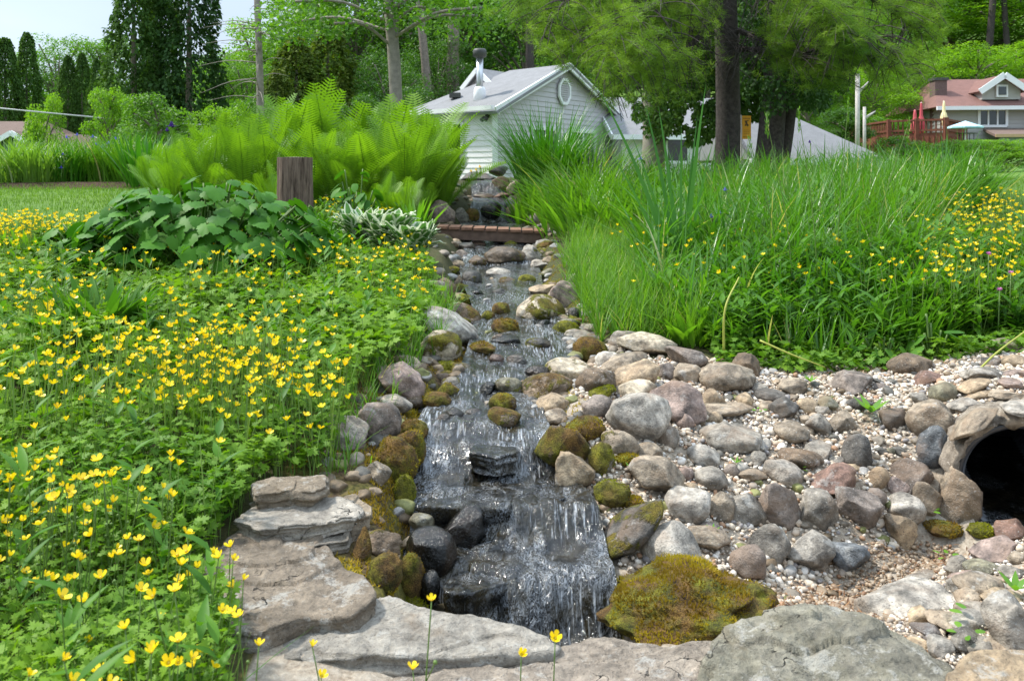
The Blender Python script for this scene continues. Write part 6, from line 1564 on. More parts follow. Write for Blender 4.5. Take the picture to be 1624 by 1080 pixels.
MB().add(V, np.stack([ix[:-1], np.roll(ix, -1, 1)[:-1], np.roll(ix, -1, 1)[1:], ix[1:]], -1).reshape(-1, 4)).build('sawn_top', CUT.fin(CUT.pbr(CUT.mix(wv.outputs[0], (.16, .12, .09), (.36, .30, .24)), .85)), t)

# --- little bridge
WOOD = plain('bridge wood', (.22, .115, .072), .75, .3, .3, 30, .3); BEAM = plain('bridge beam', (.135, .085, .062), .8, .3, .35, 14, .3)
yb = 8.45; x0 = P(692, 0, yb)[0]; x1 = P(866, 0, yb)[0]; zt0 = P(0, 358, yb)[2]; zt1 = P(0, 366, yb)[2]
t = thing('footbridge', ((x0+x1)/2, yb, zt0 - .1), 'small low brown plank footbridge crossing the stream', 'footbridge'); L0 = np.array(t.location)
npl = 9
for k in range(npl):
    f = (k + .5)/npl; V, F = box(np.array([x0 + (x1-x0)*f, yb + .10, zt0 + (zt1-zt0)*f - .012]) - L0, ((x1-x0)/npl - .014, .36, .024)); MB().add(V, F).build('plank', WOOD, t, False)
an = math.atan2(zt1 - zt0, x1 - x0); A = [[cos(an), 0, sin(an)], [0, 1, 0], [-sin(an), 0, cos(an)]]
for yy in (-.04, .22):
    V, F = box(np.array([(x0+x1)/2, yb + yy, (zt0+zt1)/2 - .024 - .048]) - L0, (x1 - x0 - .03, .04, .094), A); MB().add(V, F).build('beam', BEAM, t, False)
# ------------------------------------------------------------------ buildings
SID_SHADE = plain('shaded siding', (.52, .49, .51), .55, .4, .05, 3); SIDW = plain('white siding', (.80, .76, .79), .5, .4, .04, 3)  # gable siding darkened in colour for shade; side wall keeps the lit white
TRIM = plain('white trim', (.80, .80, .80), .45, .4, .03, 3); GLASS = plain('window glass', (.035, .045, .045), .08, .8, .2, 1)
def roofmat(n, c):
    m = NT(n); tc = m.n('ShaderNodeTexCoord').outputs['Object']; a = m.noise(5, 6, .7, tc); b = m.noise(60, 4, .7, tc)
    col = m.mix(m.mapr(a, .3, .7), tuple(x*.82 for x in c), tuple(x*1.12 for x in c)); col = m.mix(m.mapr(b, .3, .7, 0, .5), col, tuple(x*.62 for x in c))
    return m.fin(m.pbr(col, .9, m.bump(b, .5, .02), .2))
ROOFG = roofmat('grey shingles', (.26, .26, .265)); ROOFR = roofmat('red shingles', (.23, .125, .105)); ROOFB = roofmat('brown shingles', (.19, .135, .11))
METAL = plain('flue metal', (.55, .56, .57), .3, .5, .1, 5, 0, .8); DARKM = plain('dark metal', (.06, .06, .055), .5)
def siding(mb, A, B, z0, z1, cut=None, lap=.11, out=.014, n=None):
    """lap boards from plan point A to B between heights; cut(z)->(s0,s1) fraction of the length covered"""
    A = np.array(A, float); B = np.array(B, float); d = B - A; L = np.linalg.norm(d); d /= L; nr = np.array(n if n is not None else [d[1], -d[0]])
    k = int(math.ceil((z1 - z0) / lap))
    for i in range(k):
        a = z0 + i*lap; b = min(z1, a + lap); qa = cut(a) if cut else (0, 1); qb = cut(b) if cut else (0, 1)
        if qb[1] - qb[0] < .002: qb = ((qa[0]+qa[1])/2,)*2
        P4 = []
        for s, z, o in ((qa[0], a, out), (qa[1], a, out), (qb[1], b, 0), (qb[0], b, 0)):
            q = A + d*L*s + nr*o; P4.append([q[0], q[1], z])
        V = P4 + [[*(A + d*L*qa[0]), a], [*(A + d*L*qa[1]), a]]
        mb.add(V, [[0, 1, 2, 3], [4, 5, 1, 0]])
def quadbar(mb, p, q, w, h, up=(0, 0, 1)):
    p = np.array(p, float); q = np.array(q, float); d = q - p; L = np.linalg.norm(d); d /= L; up = np.array(up, float); s = np.cross(d, up); s /= np.linalg.norm(s); u2 = np.cross(s, d)
    V, F = box((p+q)/2, (L, w, h), [d, s, u2]); mb.add(V, F)

# main grey house
hC = np.array([-.40, 20.0]); gd = np.array([.565, .825]); gd /= np.linalg.norm(gd); ld = np.array([-.70, .714]); ld /= np.linalg.norm(ld)
GL = 5.9; ze = 1.42; za = 2.62; zb = -1.2
t = thing('grey_house', (hC[0], hC[1], zb), 'grey sided cottage with a shingle roof and white trim behind the waterfall', 'house'); O = np.array([hC[0], hC[1], zb])
def W3(p, z): return np.array([p[0], p[1], z]) - O
nG = np.array([gd[1], -gd[0]]); nL = -np.array([-ld[1], ld[0]]); nL = nL if nL[1] < 0 else -nL
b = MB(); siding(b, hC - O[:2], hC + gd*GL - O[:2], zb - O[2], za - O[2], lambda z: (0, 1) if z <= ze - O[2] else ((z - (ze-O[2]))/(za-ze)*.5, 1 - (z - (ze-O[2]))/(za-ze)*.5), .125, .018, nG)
b.build('gable_wall', SID_SHADE, t, False)
LL = 3.4
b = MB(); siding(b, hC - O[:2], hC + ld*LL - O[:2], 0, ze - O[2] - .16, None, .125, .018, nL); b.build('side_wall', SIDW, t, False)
b = MB()
for s_, e_ in ((0, .09),): pass
quadbar(b, W3(hC + nG*.02, zb), W3(hC + nG*.02, ze), .12, .12, (1, 0, 0))
quadbar(b, W3(hC + gd*GL + nG*.02, zb), W3(hC + gd*GL + nG*.02, ze - .05), .12, .12, (1, 0, 0))
ap = hC + gd*GL/2
ov = nG*.22
quadbar(b, W3(hC - gd*.25 + ov, ze - .10), W3(ap + ov, za - .0), .05, .17)
quadbar(b, W3(ap + ov, za - .0), W3(hC + gd*(GL+.25) + ov, ze - .10), .05, .17)
quadbar(b, W3(hC + nL*.03 - ld*.2, ze - .09), W3(hC + nL*.03 + ld*LL, ze - .09), .05, .17)
b.build('trim', TRIM, t, False)
b = MB(); quadbar(b, W3(hC + nL*.24 - ld*.2, ze - .03), W3(hC + nL*.24 + ld*(LL+.2), ze - .03), .10, .10); b.build('gutter', TRIM, t, False)
# roof planes with thickness
def roofplane(mb, pts, th=.06):
    p = np.array(pts, float); n = np.cross(p[1]-p[0], p[2]-p[0]); n /= np.linalg.norm(n); n = n if n[2] > 0 else -n; k = len(p)
    V = np.vstack([p, p - n*th]); F = [list(range(k)), list(range(2*k-1, k-1, -1))] + [[i, (i+1) % k, k + (i+1) % k, k + i] for i in range(k)]
    mb.add(V, F)
b = MB(); dz = .02
rl = 1.9
a0 = hC - gd*.28 + nG*.26; a1 = ap + nG*.26; a2 = hC + gd*(GL+.28) + nG*.26
b1 = ap + ld*rl; b0 = hC - gd*.28 + ld*(LL+.3); b2 = hC + gd*(GL+.28) + ld*(LL+.3)
zE = ze - .12
roofplane(b, [W3(a0, zE), W3(a1, za+.05), W3(b1, za+.05), W3(b0, zE)]); roofplane(b, [W3(a1, za+.05), W3(a2, zE), W3(b2, zE), W3(b1, za+.05)]); roofplane(b, [W3(b0, zE), W3(b1, za+.05), W3(b2, zE)])
b.build('roof', ROOFG, t, False)
# cross gable behind the flue
cg = hC + ld*2.4 + gd*2.3; b = MB(); w_ = .62
p0, p1, pk = cg - ld*w_, cg + ld*w_, cg
zz_ = 2.22
roofplane(b, [W3(p0 + nL*.2, zz_), W3(pk + nL*.2, 2.70), W3(pk + gd*3, 2.70), W3(p0 + gd*3, zz_)]); roofplane(b, [W3(p1 + nL*.2, zz_), W3(pk + nL*.2, 2.70), W3(pk + gd*3, 2.70), W3(p1 + gd*3, zz_)]); 
cgm = b.build('cross_gable', ROOFG, t, False)
b = MB(); b.add([W3(p0, zz_-.3), W3(p1, zz_-.3), W3(p1, zz_), W3(pk, 2.64), W3(p0, zz_)], [[0, 1, 2, 3, 4]]); b.build('gable_face', SID_SHADE, cgm, False)
b = MB(); quadbar(b, W3(p0 + nL*.22, zz_-.05), W3(pk + nL*.22, 2.65), .04, .13); quadbar(b, W3(pk + nL*.22, 2.65), W3(p1 + nL*.22, zz_-.05), .04, .13); b.build('gable_trim', TRIM, cgm, False)
# octagonal vent
vc = W3(ap + nG*.05, 1.98); ax_g = np.array([*gd, 0]); V = []
for rr_, of in ((.36, 0.0), (.36, .05), (.28, .05), (.28, .01)):
    for k in range(8):
        a = k*pi/4 + pi/8; V.append(vc + ax_g*rr_*.86*cos(a) + np.array([0, 0, rr_*sin(a)]) + np.array([*nG, 0])*of)
F = []; 
for r0 in range(3): F += [[r0*8+k, r0*8+(k+1) % 8, (r0+1)*8+(k+1) % 8, (r0+1)*8+k] for k in range(8)]
vt = MB().add(V, F).build('gable_vent', TRIM, t, False)
b = MB()
for k in range(9):
    z = -.22 + k*.055; hw = .25*.86*min(1, (.28 - abs(z))/.12 + .35); b.add(*box(vc + np.array([0, 0, z]) + np.array([*nG, 0])*.022, (2*hw, .02, .034), [ax_g, np.array([*nG, 0]), np.array([0, 0, 1.])]))
b.build('louvres', SID_SHADE, vt, False)
# windows
def window(par, A, d, n, s0, s1, z0, z1, O_, mull=1):
    fr = MB(); A = np.array(A); f = .085
    q = lambda s, z, o=.03: np.array([*(A + d*s + n*o), z]) - O_
    quadbar(fr, q(s0, z1), q(s1, z1), .06, f*1.2); quadbar(fr, q(s0, z0), q(s1, z0), .07, f); quadbar(fr, q(s0, z0), q(s0, z1), .06, f, (*d, 0)); quadbar(fr, q(s1, z0), q(s1, z1), .06, f, (*d, 0))
    for k in range(1, mull): s = s0 + (s1-s0)*k/mull; quadbar(fr, q(s, z0), q(s, z1), .05, .05, (*d, 0))
    o = fr.build('window', TRIM, par, False)
    V = [q(s0, z0, .022), q(s1, z0, .022), q(s1, z1, .022), q(s0, z1, .022)]; MB().add(V, [[0, 1, 2, 3]]).build('pane', GLASS, o, False); return o
window(t, hC, gd, nG, 1.55, 2.7, .1, 1.02, O, 2); window(t, hC, gd, nG, 3.3, 4.6, .1, 1.02, O, 2)
window(t, hC, ld, nL, 1.05, 2.2, .3, 1.12, O, 2)
# flue, security lamp, roof vent
fb = hC + ld*1.15 + gd*.75; zf = 1.42 + .75/2.95*1.2
V, F = tube([W3(fb, zf - .1), W3(fb, zf + .98)], .085, 20); fl_ = MB().add(V, F).build('flue', METAL, t)
V, F = tube([W3(fb, zf - .15), W3(fb, zf + .22), W3(fb, zf + .28)], [.17, .14, .11], 20); MB().add(V, F).build('flashing', TRIM, fl_)
V, F = tube([W3(fb, zf + .98), W3(fb, zf + 1.02), W3(fb, zf + 1.16), W3(fb, zf + 1.2)], [.09, .165, .165, .13], 20); MB().add(V, F).build('cap', DARKM, fl_)
V, F = tube([W3(hC + nL*.02 + ld*.16, 1.24), W3(hC + nL*.10 + ld*.16, 1.22)], .04, 10); lp = MB().add(V, F).build('security_lamp', DARKM, t)
for q in (.10, .22): V, F = tube([W3(hC + nL*.10 + ld*q, 1.20), W3(hC + nL*.19 + ld*q, 1.12)], [.03, .055], 10); MB().add(V, F).build('lamp_head', DARKM, lp)
rv = hC + ld*2.2 + gd*.9; V, F = box(W3(rv, 1.42 + .9/2.95*1.2 + .09), (.28, .25, .12)); MB().add(V, F).build('roof_vent', DARKM, t, False)
# lower wing running right behind the pine
def simple_house(name, label, cat, A, d, L, depth, zbase, zeave, zridge, wallm, roofm, wins=(), over=.3, hip=0.0, hipL=None, lap=.13, gutter=True):
    A = np.array(A, float); d = np.array(d, float); d /= np.linalg.norm(d); n = np.array([d[1], -d[0]]); n = n if n[1] < 0 else -n; bk = -n
    O_ = np.array([A[0], A[1], zbase]); t_ = thing(name, tuple(O_), label, cat)
    b = MB(); siding(b, A - O_[:2], A + d*L - O_[:2], 0, zeave - zbase, None, lap, .018, n); b.build('front_wall', wallm, t_, False)
    for s, nn_ in ((0, -d), (L, d)):
        b = MB(); siding(b, A + d*s - O_[:2], A + d*s + bk*depth - O_[:2], 0, (zeave if hip else zridge) - zbase, (lambda z: (0, 1) if z <= zeave - zbase else ((z - zeave + zbase)/(zridge - zeave)*.5, 1 - (z - zeave + zbase)/(zridge - zeave)*.5)), lap, .018, nn_)
        b.build('end_wall', wallm, t_, False)
    g = lambda p, z: np.array([p[0], p[1], z]) - O_
    zo = zeave - over*(zridge - zeave)/(depth/2); b = MB()
    f0 = A - d*over + n*over; f1 = A + d*(L+over) + n*over; r0 = A - d*(over - (hip if hipL is None else hipL)) + bk*depth/2; r1 = A + d*(L + over - hip) + bk*depth/2; k0 = A - d*over + bk*(depth+over); k1 = A + d*(L+over) + bk*(depth+over)
    roofplane(b, [g(f0, zo), g(f1, zo), g(r1, zridge), g(r0, zridge)]); roofplane(b, [g(k0, zo), g(k1, zo), g(r1, zridge), g(r0, zridge)])
    if hip: roofplane(b, [g(f0, zo), g(r0, zridge), g(k0, zo)]); roofplane(b, [g(f1, zo), g(r1, zridge), g(k1, zo)])
    b.build('roof', roofm, t_, False)
    if gutter: b = MB(); quadbar(b, g(f0, zo - .05), g(f1, zo - .05), .10, .13); b.build('gutter', TRIM, t_, False)
    if not hip:
        for e in (0, 1):
            b = MB()
            q0, q1, q2 = (f0, r0, k0) if e == 0 else (f1, r1, k1); off = -d*.03 if e == 0 else d*.03
            quadbar(b, g(q0 + off, zo - .05), g(q1 + off, zridge - .07), .04, .16); quadbar(b, g(q1 + off, zridge - .07), g(q2 + off, zo - .05), .04, .16)
            b.build('bargeboard', TRIM, t_, False)
    for s0, s1, z0, z1, ml in wins: window(t_, A, d, n, s0, s1, z0, z1, O_, ml)
    return t_, O_, n, d
simple_house('house_wing', 'low grey roofed wing of the cottage seen behind the pine trunk', 'house', (2.9, 23.4), (1, .10), 2.9, 4.5, -.8, 1.05, 2.1, SIDW, ROOFG, [(.6, 1.8, .2, .85, 2)], .3)
simple_house('garage', 'low outbuilding with a broad grey shingle roof at the right of the pine', 'garage', (4.75, 17.0), (1, .10), 2.15, 2.8, -.7, .42, 1.42, SIDW, ROOFG, [], .3, 1.9, 0.0)

# house far left
simple_house('brown_roof_house', 'bungalow with a brown hipped roof at the far left edge', 'house', (-24.5, 28.5), (1, .0), 9.2, 5.0, -2.5, .78, 1.7, plain('beige wall', (.55, .50, .45), .8), ROOFB, [], .4, 1.4)
M_GRN = plain('dark green wall', (.06, .12, .11), .7)
tt, O_, n_, d_ = simple_house('green_shed', 'small dark green shed with a white edged gable roof at the far left', 'shed', (-14.3, 27.0), (.25, .97), 3.0, 1.9, -2.0, .74, 1.2, M_GRN, ROOFB, [], .2)

# house far right with deck
SIDR = plain('warm grey siding', (.40, .385, .36), .55, .4, .04, 3)
zR = .9
tt, O_, n_, d_ = simple_house('red_roof_house', 'grey sided two storey house with red shingles at the right edge', 'house', (14.85, 30.5), (1, -.10), 9.0, 5.0, zR - 1, 2.30, 3.35, SIDR, ROOFR, [(1.15, 2.05, 1.50, 2.08, 3)], .35, .9)
g = lambda p, z, o=0: np.array([*(np.array([14.85, 30.5]) + d_*p + n_*o), z]) - O_
# dormer
g2 = lambda p, z, o=0: g(1.95 + (p - 3.2)*.60, 2.42 + (z - 3.1)*.56, o)
b = MB(); b.add([g2(2.15, 3.1, -.15), g2(4.25, 3.1, -.15), g2(4.25, 3.75, -.15), g2(3.2, 4.5, -.15), g2(2.15, 3.75, -.15), g2(2.15, 3.1, -3), g2(4.25, 3.1, -3), g2(4.25, 3.75, -3), g2(3.2, 4.5, -3), g2(2.15, 3.75, -3)], [[0,1,2,3,4],[0,4,9,5],[1,6,7,2]]); dm = b.build('dormer', SIDR, tt, False)
b = MB(); roofplane(b, [g2(1.9, 3.6, .1), g2(3.2, 4.6, .1), g2(3.2, 4.6, -3.5), g2(1.9, 3.6, -3.5)]); roofplane(b, [g2(4.5, 3.6, .1), g2(3.2, 4.6, .1), g2(3.2, 4.6, -3.5), g2(4.5, 3.6, -3.5)]); b.build('dormer_roof', ROOFR, dm, False)
b = MB(); quadbar(b, g2(1.85, 3.54, .14), g2(3.2, 4.56, .14), .06, .2); quadbar(b, g2(3.2, 4.56, .14), g2(4.55, 3.54, .14), .06, .2); b.build('dormer_trim', TRIM, dm, False)
b = MB(); b.add(*box(g2(3.2, 3.62, -.1), (.40, .06, .42))); dw = b.build('dormer_window', TRIM, dm, False)
MB().add(*box(g2(3.2, 3.62, -.05), (.25, .04, .28))).build('dormer_pane', GLASS, dw, False)
b = MB(); quadbar(b, g(2.85, 2.2, .25), g(2.85, 1.3, .12), .1, .1, (1, 0, 0)); b.build('downpipe', TRIM, tt, False)
# porch roof lower right
b = MB(); roofplane(b, [g(.85, 1.14, 2.0), g(9, 1.14, 2.0), g(9, 1.42, 0), g(1.3, 1.42, 0)], .08); b.build('porch_roof', ROOFB, tt, False)
b = MB(); quadbar(b, g(.85, 1.10, 2.03), g(9, 1.10, 2.03), .05, .10); b.build('porch_fascia', plain('tan fascia', (.50, .33, .18), .7), tt, False)
b = MB(); b.add(*box(g(5.0, .45, 1.5), (8.0, .1, 1.2))); b.build('porch_wall', plain('blue grey wall', (.26, .29, .33), .7), tt, False)
# deck
DECK = plain('red brown deck wood', (.16, .052, .032), .8, .3, .35, 9)
dkA = P(1410, 0, 27.5)[:2]; dkB = P(1500, 0, 26.5)[:2]; dkC = P(1530, 0, 28.6)[:2]; zd = P(0, 212, 27.2)[2]; zr_ = P(0, 192, 27.2)[2]
t = thing('deck', (dkA[0], dkA[1], .2), 'raised red brown wooden deck with a lattice railing beside the right house', 'deck'); O_ = np.array([dkA[0], dkA[1], .2]); D3 = lambda p, z: np.array([p[0], p[1], z]) - O_
bkv = np.array([.1, 3.5]); b = MB()
top = [D3(dkA, zd), D3(dkB, zd), D3(dkC, zd), D3(dkC + bkv, zd), D3(dkA + bkv, zd)]; roofplane(b, top, .12); b.build('floor', DECK, t, False)
for p, q in ((dkA, dkB), (dkB, dkC), (dkA + bkv, dkA)):
    b = MB(); quadbar(b, D3(p, zr_), D3(q, zr_), .10, .06); quadbar(b, D3(p, zd + .08), D3(q, zd + .08), .06, .06); L = np.linalg.norm(q - p); k = int(L / .13)
    for i in range(k + 1): f = i / k; c = p + (q - p)*f; quadbar(b, D3(c, zd), D3(c, zr_), .025, .05, (0, 1, 0))
    b.build('railing', DECK, t, False)
    b = MB(); quadbar(b, D3(p, zd - .25), D3(q, zd - .25), .05, .3)
    for i in range(int(L / .16) + 1): c = p + (q - p)*min(1, i*.16/L); quadbar(b, D3(c, -.2), D3(c, zd - .1), .03, .11, (0, 1, 0))
    b.build('skirt', DECK, t, False)
for p in (dkA, dkB, dkC, (dkA + dkB)/2):
    b = MB(); quadbar(b, D3(p, -.4), D3(p, zr_ + .06), .12, .12, (0, 1, 0)); b.build('post', DECK, t, False)
V = [D3(dkA - np.array([2.6, -.6]), -.2)]; b = MB()
for i in range(22): c = dkA + np.array([-2.6 + i*.12, .6]); quadbar(b, D3(c, -.3), D3(c, .78), .02, .095, (0, 1, 0))
b.build('board_fence', DECK, t, False)
# parasols
def parasol(u, v0, v1, d, c, lab, closed=True, half=14):
    x = P(u, 0, d)[0]; za_ = P(0, v0, d)[2]; zb_ = P(0, v1, d)[2]
    t = thing('parasol', (x, d, zb_ - .3), lab, 'parasol', 'parasols on the deck of the right house'); hh = za_ - zb_; m = plain('cloth ' + lab[:9], c, .75)
    V, F = tube([(0, 0, -.4), (0, 0, hh*.98 + .3)], .025, 8); MB().add(V, F).build('pole', TRIM, t)
    if closed:
        th = np.linspace(0, 2*pi, 33)[:-1]; rr = half / FOC * d; V = []
        for s, q in ((0, .55), (.15, .95), (.35, 1.0), (.5, .72), (.55, .5), (.8, .42), (.97, .25), (1.0, .03)):
            w = rr*q*(1 + .22*np.cos(th*8)*(1 - s)); V.append(np.stack([w*np.cos(th), w*np.sin(th), np.full(32, .3 + hh*s)], 1))
        V = np.concatenate(V); ix = np.arange(len(V)).reshape(-1, 32)
        MB().add(V, np.stack([ix[:-1], np.roll(ix, -1, 1)[:-1], np.roll(ix, -1, 1)[1:], ix[1:]], -1).reshape(-1, 4)).build('folded_canopy', m, t)
    else:
        V = [(0, 0, .3 + hh)]; rr = half / FOC * d
        for k in range(8): V.append((rr*cos(k*pi/4 + .3), rr*sin(k*pi/4 + .3), .3 + hh*.22))
        for k in range(8): V.append((rr*cos(k*pi/4 + .3), rr*sin(k*pi/4 + .3), .3 + hh*.02))
        MB().add(V, [[0, 1+k, 1+(k+1) % 8] for k in range(8)] + [[1+k, 9+k, 9+(k+1) % 8, 1+(k+1) % 8] for k in range(8)]).build('canopy', m, t, False)
parasol(1461, 162, 212, 27.6, (.48, .07, .08), 'tall folded red parasol on the deck', half=5)
parasol(1451, 174, 212, 27.9, (.50, .09, .10), 'shorter folded red parasol left of the tall one', half=6)
parasol(1497, 160, 200, 28.0, (.80, .68, .36), 'folded pale yellow parasol at the corner of the house', half=5)
parasol(1531, 192, 204, 25.5, (.42, .66, .74), 'open white and teal parasol below the house window', closed=False, half=26)
# iron table leg pair seen under the open parasol
t = thing('patio_table', tuple(P(1533, 218, 25.6)), 'slender dark patio table below the open parasol', 'patio table'); V, F = tube([(0, 0, .1), (0, 0, .12)], .3, 20); MB().add(V, F).build('tabletop', DARKM, t)
for k in range(4): V, F = tube([(.2*cos(k*pi/2+.7), .2*sin(k*pi/2+.7), -.45), (.2*cos(k*pi/2+.7), .2*sin(k*pi/2+.7), .1)], .012, 6); MB().add(V, F).build('leg', DARKM, t)
# brick chimney stub left of the red roof house
t = thing('chimney', tuple(P(1488, 215, 31.5)), 'dark square chimney standing left of the red roofed house', 'chimney'); b = MB(); b.add(*box((0, 0, 1.0), (.42, .42, 1.9))); b.build('stack', plain('dark brick', (.15, .10, .09), .9, .2, .3, 30), t, False); b = MB(); b.add(*box((0, 0, 1.98), (.5, .5, .1))); b.build('cap', DARKM, t, False)

# wire on the left, pale poles on the right
pts = smooth_path([P(-60, 166, 24), P(60, 178, 24), P(205, 191, 24.5), P(330, 199, 25)], 24); V, F = tube(pts, .022, 6); o = pts[0].copy(); tag(MB().add(V - o, F).build('overhead_cable', plain('cable', (.42, .42, .42), .5), None, True, tuple(o)), 'pale grey overhead cable crossing the left background', 'cable')
M_POLE = plain('pale bark', (.46, .42, .38), .85, .3, .25, 12, .3)
for u, d, w, v0, v1, lab in ((1360, 24, 7, 118, 214, 'pale thick pole like trunk right of the grey outbuilding'), (1371, 25, 5, 170, 216, 'thinner pale trunk right beside the thick pale one')):
    x = P(u, 0, d)[0]; z0 = H1(x, d) - .2; V, F = tube([(0, 0, 0), (0, 0, P(0, v0, d)[2] - z0)], w / 2 / FOC * d, 12); t = thing('dead_trunk', (x, d, z0), lab, 'tree trunk', 'pale bare trunks at the right'); MB().add(V, F).build('trunk', M_POLE, t)
    V, F = tube([(0, 0, (P(0, v0, d)[2] - z0)*.8), (.35, .1, (P(0, v0, d)[2] - z0)*.93)], [.05, .015], 8); MB().add(V, F).build('branch_stub', M_POLE, t)

# yellow sign by the pine
sx, sy = P(1184, 0, 11.2)[0], 11.2; z0 = H1(sx, sy); zt = P(0, 184, 11.2)[2]; zbm = P(0, 221, 11.2)[2]
t = thing('yellow_sign', (sx, sy, z0), 'small orange yellow upright notice sign beside the pine trunk', 'sign'); O_ = np.array([sx, sy, z0]); wS = 14 / FOC * 11.2; hS = zt - zbm
b = MB(); b.add(*box((-wS*.58, .012, (zt - z0)/2 + .01), (.012, .03, zt - z0))); b.build('post', plain('sign post', (.5, .47, .42), .6), t, False)
YS = plain('sign yellow', (.85, .40, .01), .5, .4, .05); BLK = plain('sign print', (.10, .07, .02), .6); BRN = plain('sign faint print', (.42, .20, .02), .6)
b = MB(); b.add(*box((0, 0, (zt + zbm)/2 - z0), (wS, .006, hS))); pn = b.build('panel', YS, t, False); zc = (zt + zbm)/2 - z0
b = MB()      # silhouette and the lines of print
for (cx, cz, w, h, a) in ((-.006, .22, .022, .10, .3), (.010, .10, .03, .05, -.6), (.012, .28, .03, .022, .5), (-.016, .10, .012, .05, -.2)):
    b.add(*box((cx, -.0055, zc + cz*hS*1.0), (w, .002, h*hS*1.6), [[cos(a), 0, sin(a)], [0, 1, 0], [-sin(a), 0, cos(a)]]))
b.build('emblem', BLK, pn, False)
b = MB()
b.add(*box((0, -.0052, zc - hS*.40), (wS*.8, .002, .006)))
for k in range(3): b.add(*box((0, -.0052, zc - hS*(.12 + .07*k)), (wS*(.66 - .1*(k % 2)), .002, .004)))
for k in range(5): b.add(*box((-.036 + .018*k, -.0052, zc + hS*.38), (.011, .002, .02)))
b.build('print', BRN, pn, False)

# ------------------------------------------------------------------ trees
M_BARKG = plain('grey brown bark', (.20, .165, .135), .9, .2, .35, 14, .6); M_BARKD = plain('dark pine bark', (.062, .052, .046), .9, .2, .4, 22, .9); M_BARKP = plain('pale bark grey', (.27, .235, .20), .9, .2, .25, 10, .5)
LV = {}
LV['mid'] = leafmat('maple leaves', (.055, .150, .016), (.145, .29, .026), .5, .42, .35, nscale=.35)
LV['dark'] = leafmat('dark leaves', (.032, .095, .013), (.085, .19, .02), .5, .36, .35, nscale=.35)
LV['lite'] = leafmat('light leaves', (.11, .25, .015), (.23, .39, .024), .5, .45, .3, nscale=.35)
LV['con'] = leafmat('conifer foliage', (.020, .055, .014), (.05, .115, .02), .7, .25, .2, nscale=.5)
LV['conb'] = leafmat('yellowish conifer foliage', (.045, .10, .015), (.15, .19, .025), .7, .3, .2, nscale=.5)
LV['pine'] = leafmat('pine needles', (.070, .165, .020), (.235, .36, .035), .55, .4, .3, nscale=.9)
LV['arb'] = leafmat('arborvitae', (.028, .078, .016), (.080, .155, .026), .75, .25, .15, nscale=.6)
TQ = (np.array([[0, 0, 0], [.5, -.32, .05], [1.0, 0, -.05], [.5, .32, .05]]), np.array([[0, 1, 2, 3]]))
r_ = np.random.default_rng(303)
def crown_decid(seed, H_, R, base, nb=46, per=330, ls=.16, trunkR=.2):
    """returns trunk mesh data, crown mesh data for a leafy tree of height H_"""
    r = np.random.default_rng(seed); tr = MB(); cr = MB(); C_ = []
    sw = r.normal(0, .3, 2)
    path = smooth_path([(0, 0, -.3), (sw[0]*.3, sw[1]*.3, H_*.3), (sw[0], sw[1], H_*.62), (sw[0]*1.3, sw[1]*1.3, H_*.9)], 16)
    V, F = tube(path, np.linspace(trunkR, trunkR*.15, len(path)), 10); tr.add(V, F)
    for k in range(nb):
        hz = base + (H_ - base) * r.uniform(0, 1)**.85; f = (hz - base) / (H_ - base); rad = R * sqrt(max(.08, 1 - (f*1.25 - .35)**2)) if f > .28 else R*(.55 + 1.4*f)
        rad = min(rad, R); a = r.uniform(0, 2*pi); q = rad * r.uniform(.35, 1)
        C_.append((q*cos(a) + sw[0]*f, q*sin(a) + sw[1]*f, hz, r.uniform(.55, 1.05)*R*.32))
    for k, (x, y, z, br) in enumerate(C_):
        if k % 2 == 0:
            i = int(np.clip((z*.75)/H_*len(path), 2, len(path)-2)); V, F = tube(smooth_path([path[i], (path[i]*.5 + np.array([x, y, z])*.5) + [0, 0, .15], (x, y, z)], 6), np.linspace(trunkR*.32, .015, 7)[:len(smooth_path([path[i], path[i], (x,y,z)], 6))] if False else .03 + trunkR*.12, 6); tr.add(V, F)
        n = int(per * (br / (R*.25))**1.6 * .8) + 40
        q = r.normal(size=(n, 3)); q /= np.linalg.norm(q, axis=1)[:, None]; q *= (r.uniform(.35, 1.0, n)**.5)[:, None] * br * np.array([1.15, 1.15, .8])
        p = q + [x, y, z]; az = np.arctan2(q[:, 1], q[:, 0]) + r.normal(0, .9, n)
        M = frames(az, r.normal(-.25, .45, n), r.normal(0, .6, n)); V, F = inst(TQ[0], TQ[1], M, p, ls*r.uniform(.6, 1.3, n))
        cr.add(V, F[0], np.repeat(r.uniform(0, 1, n)*.7 + .3*r.uniform(), 4))
    return tr, cr
def crown_con(seed, H_, R, n=9000, ls=.2, base=.2, drip=.5, ragged=.42):
    r = np.random.default_rng(seed); tr = MB(); cr = MB()
    V, F = tube([(0, 0, -.2), (0, 0, H_*.5), (0, 0, H_*.95)], [R*.12, R*.08, .02], 8); tr.add(V, F)
    z = base + (H_ - base)*r.uniform(0, 1, n)**.9; f = z / H_; a = r.uniform(0, 2*pi, n)
    lump = 1 + ragged*vn(np.stack([np.cos(a)*1.6, np.sin(a)*1.6, z*1.1 + seed], 1), seed) + ragged*.7*vn(np.stack([np.cos(a)*4, np.sin(a)*4, z*2.7], 1), seed + 1)
    rad = R*np.sqrt(np.clip(1 - f**1.7, 0.004, 1))*np.clip(.6 + f*3, 0, 1)*lump; q = rad*r.uniform(.62, 1.0, n)**.6
    p = np.stack([q*np.cos(a), q*np.sin(a), z], 1)
    M = frames(a + r.normal(0, .5, n), r.normal(-drip, .4, n), r.normal(0, .7, n)); V, F = inst(TQ[0], TQ[1], M, p, ls*r.uniform(.6, 1.3, n)); cr.add(V, F[0], np.repeat(r.uniform(0, 1, n), 4))
    return tr, cr
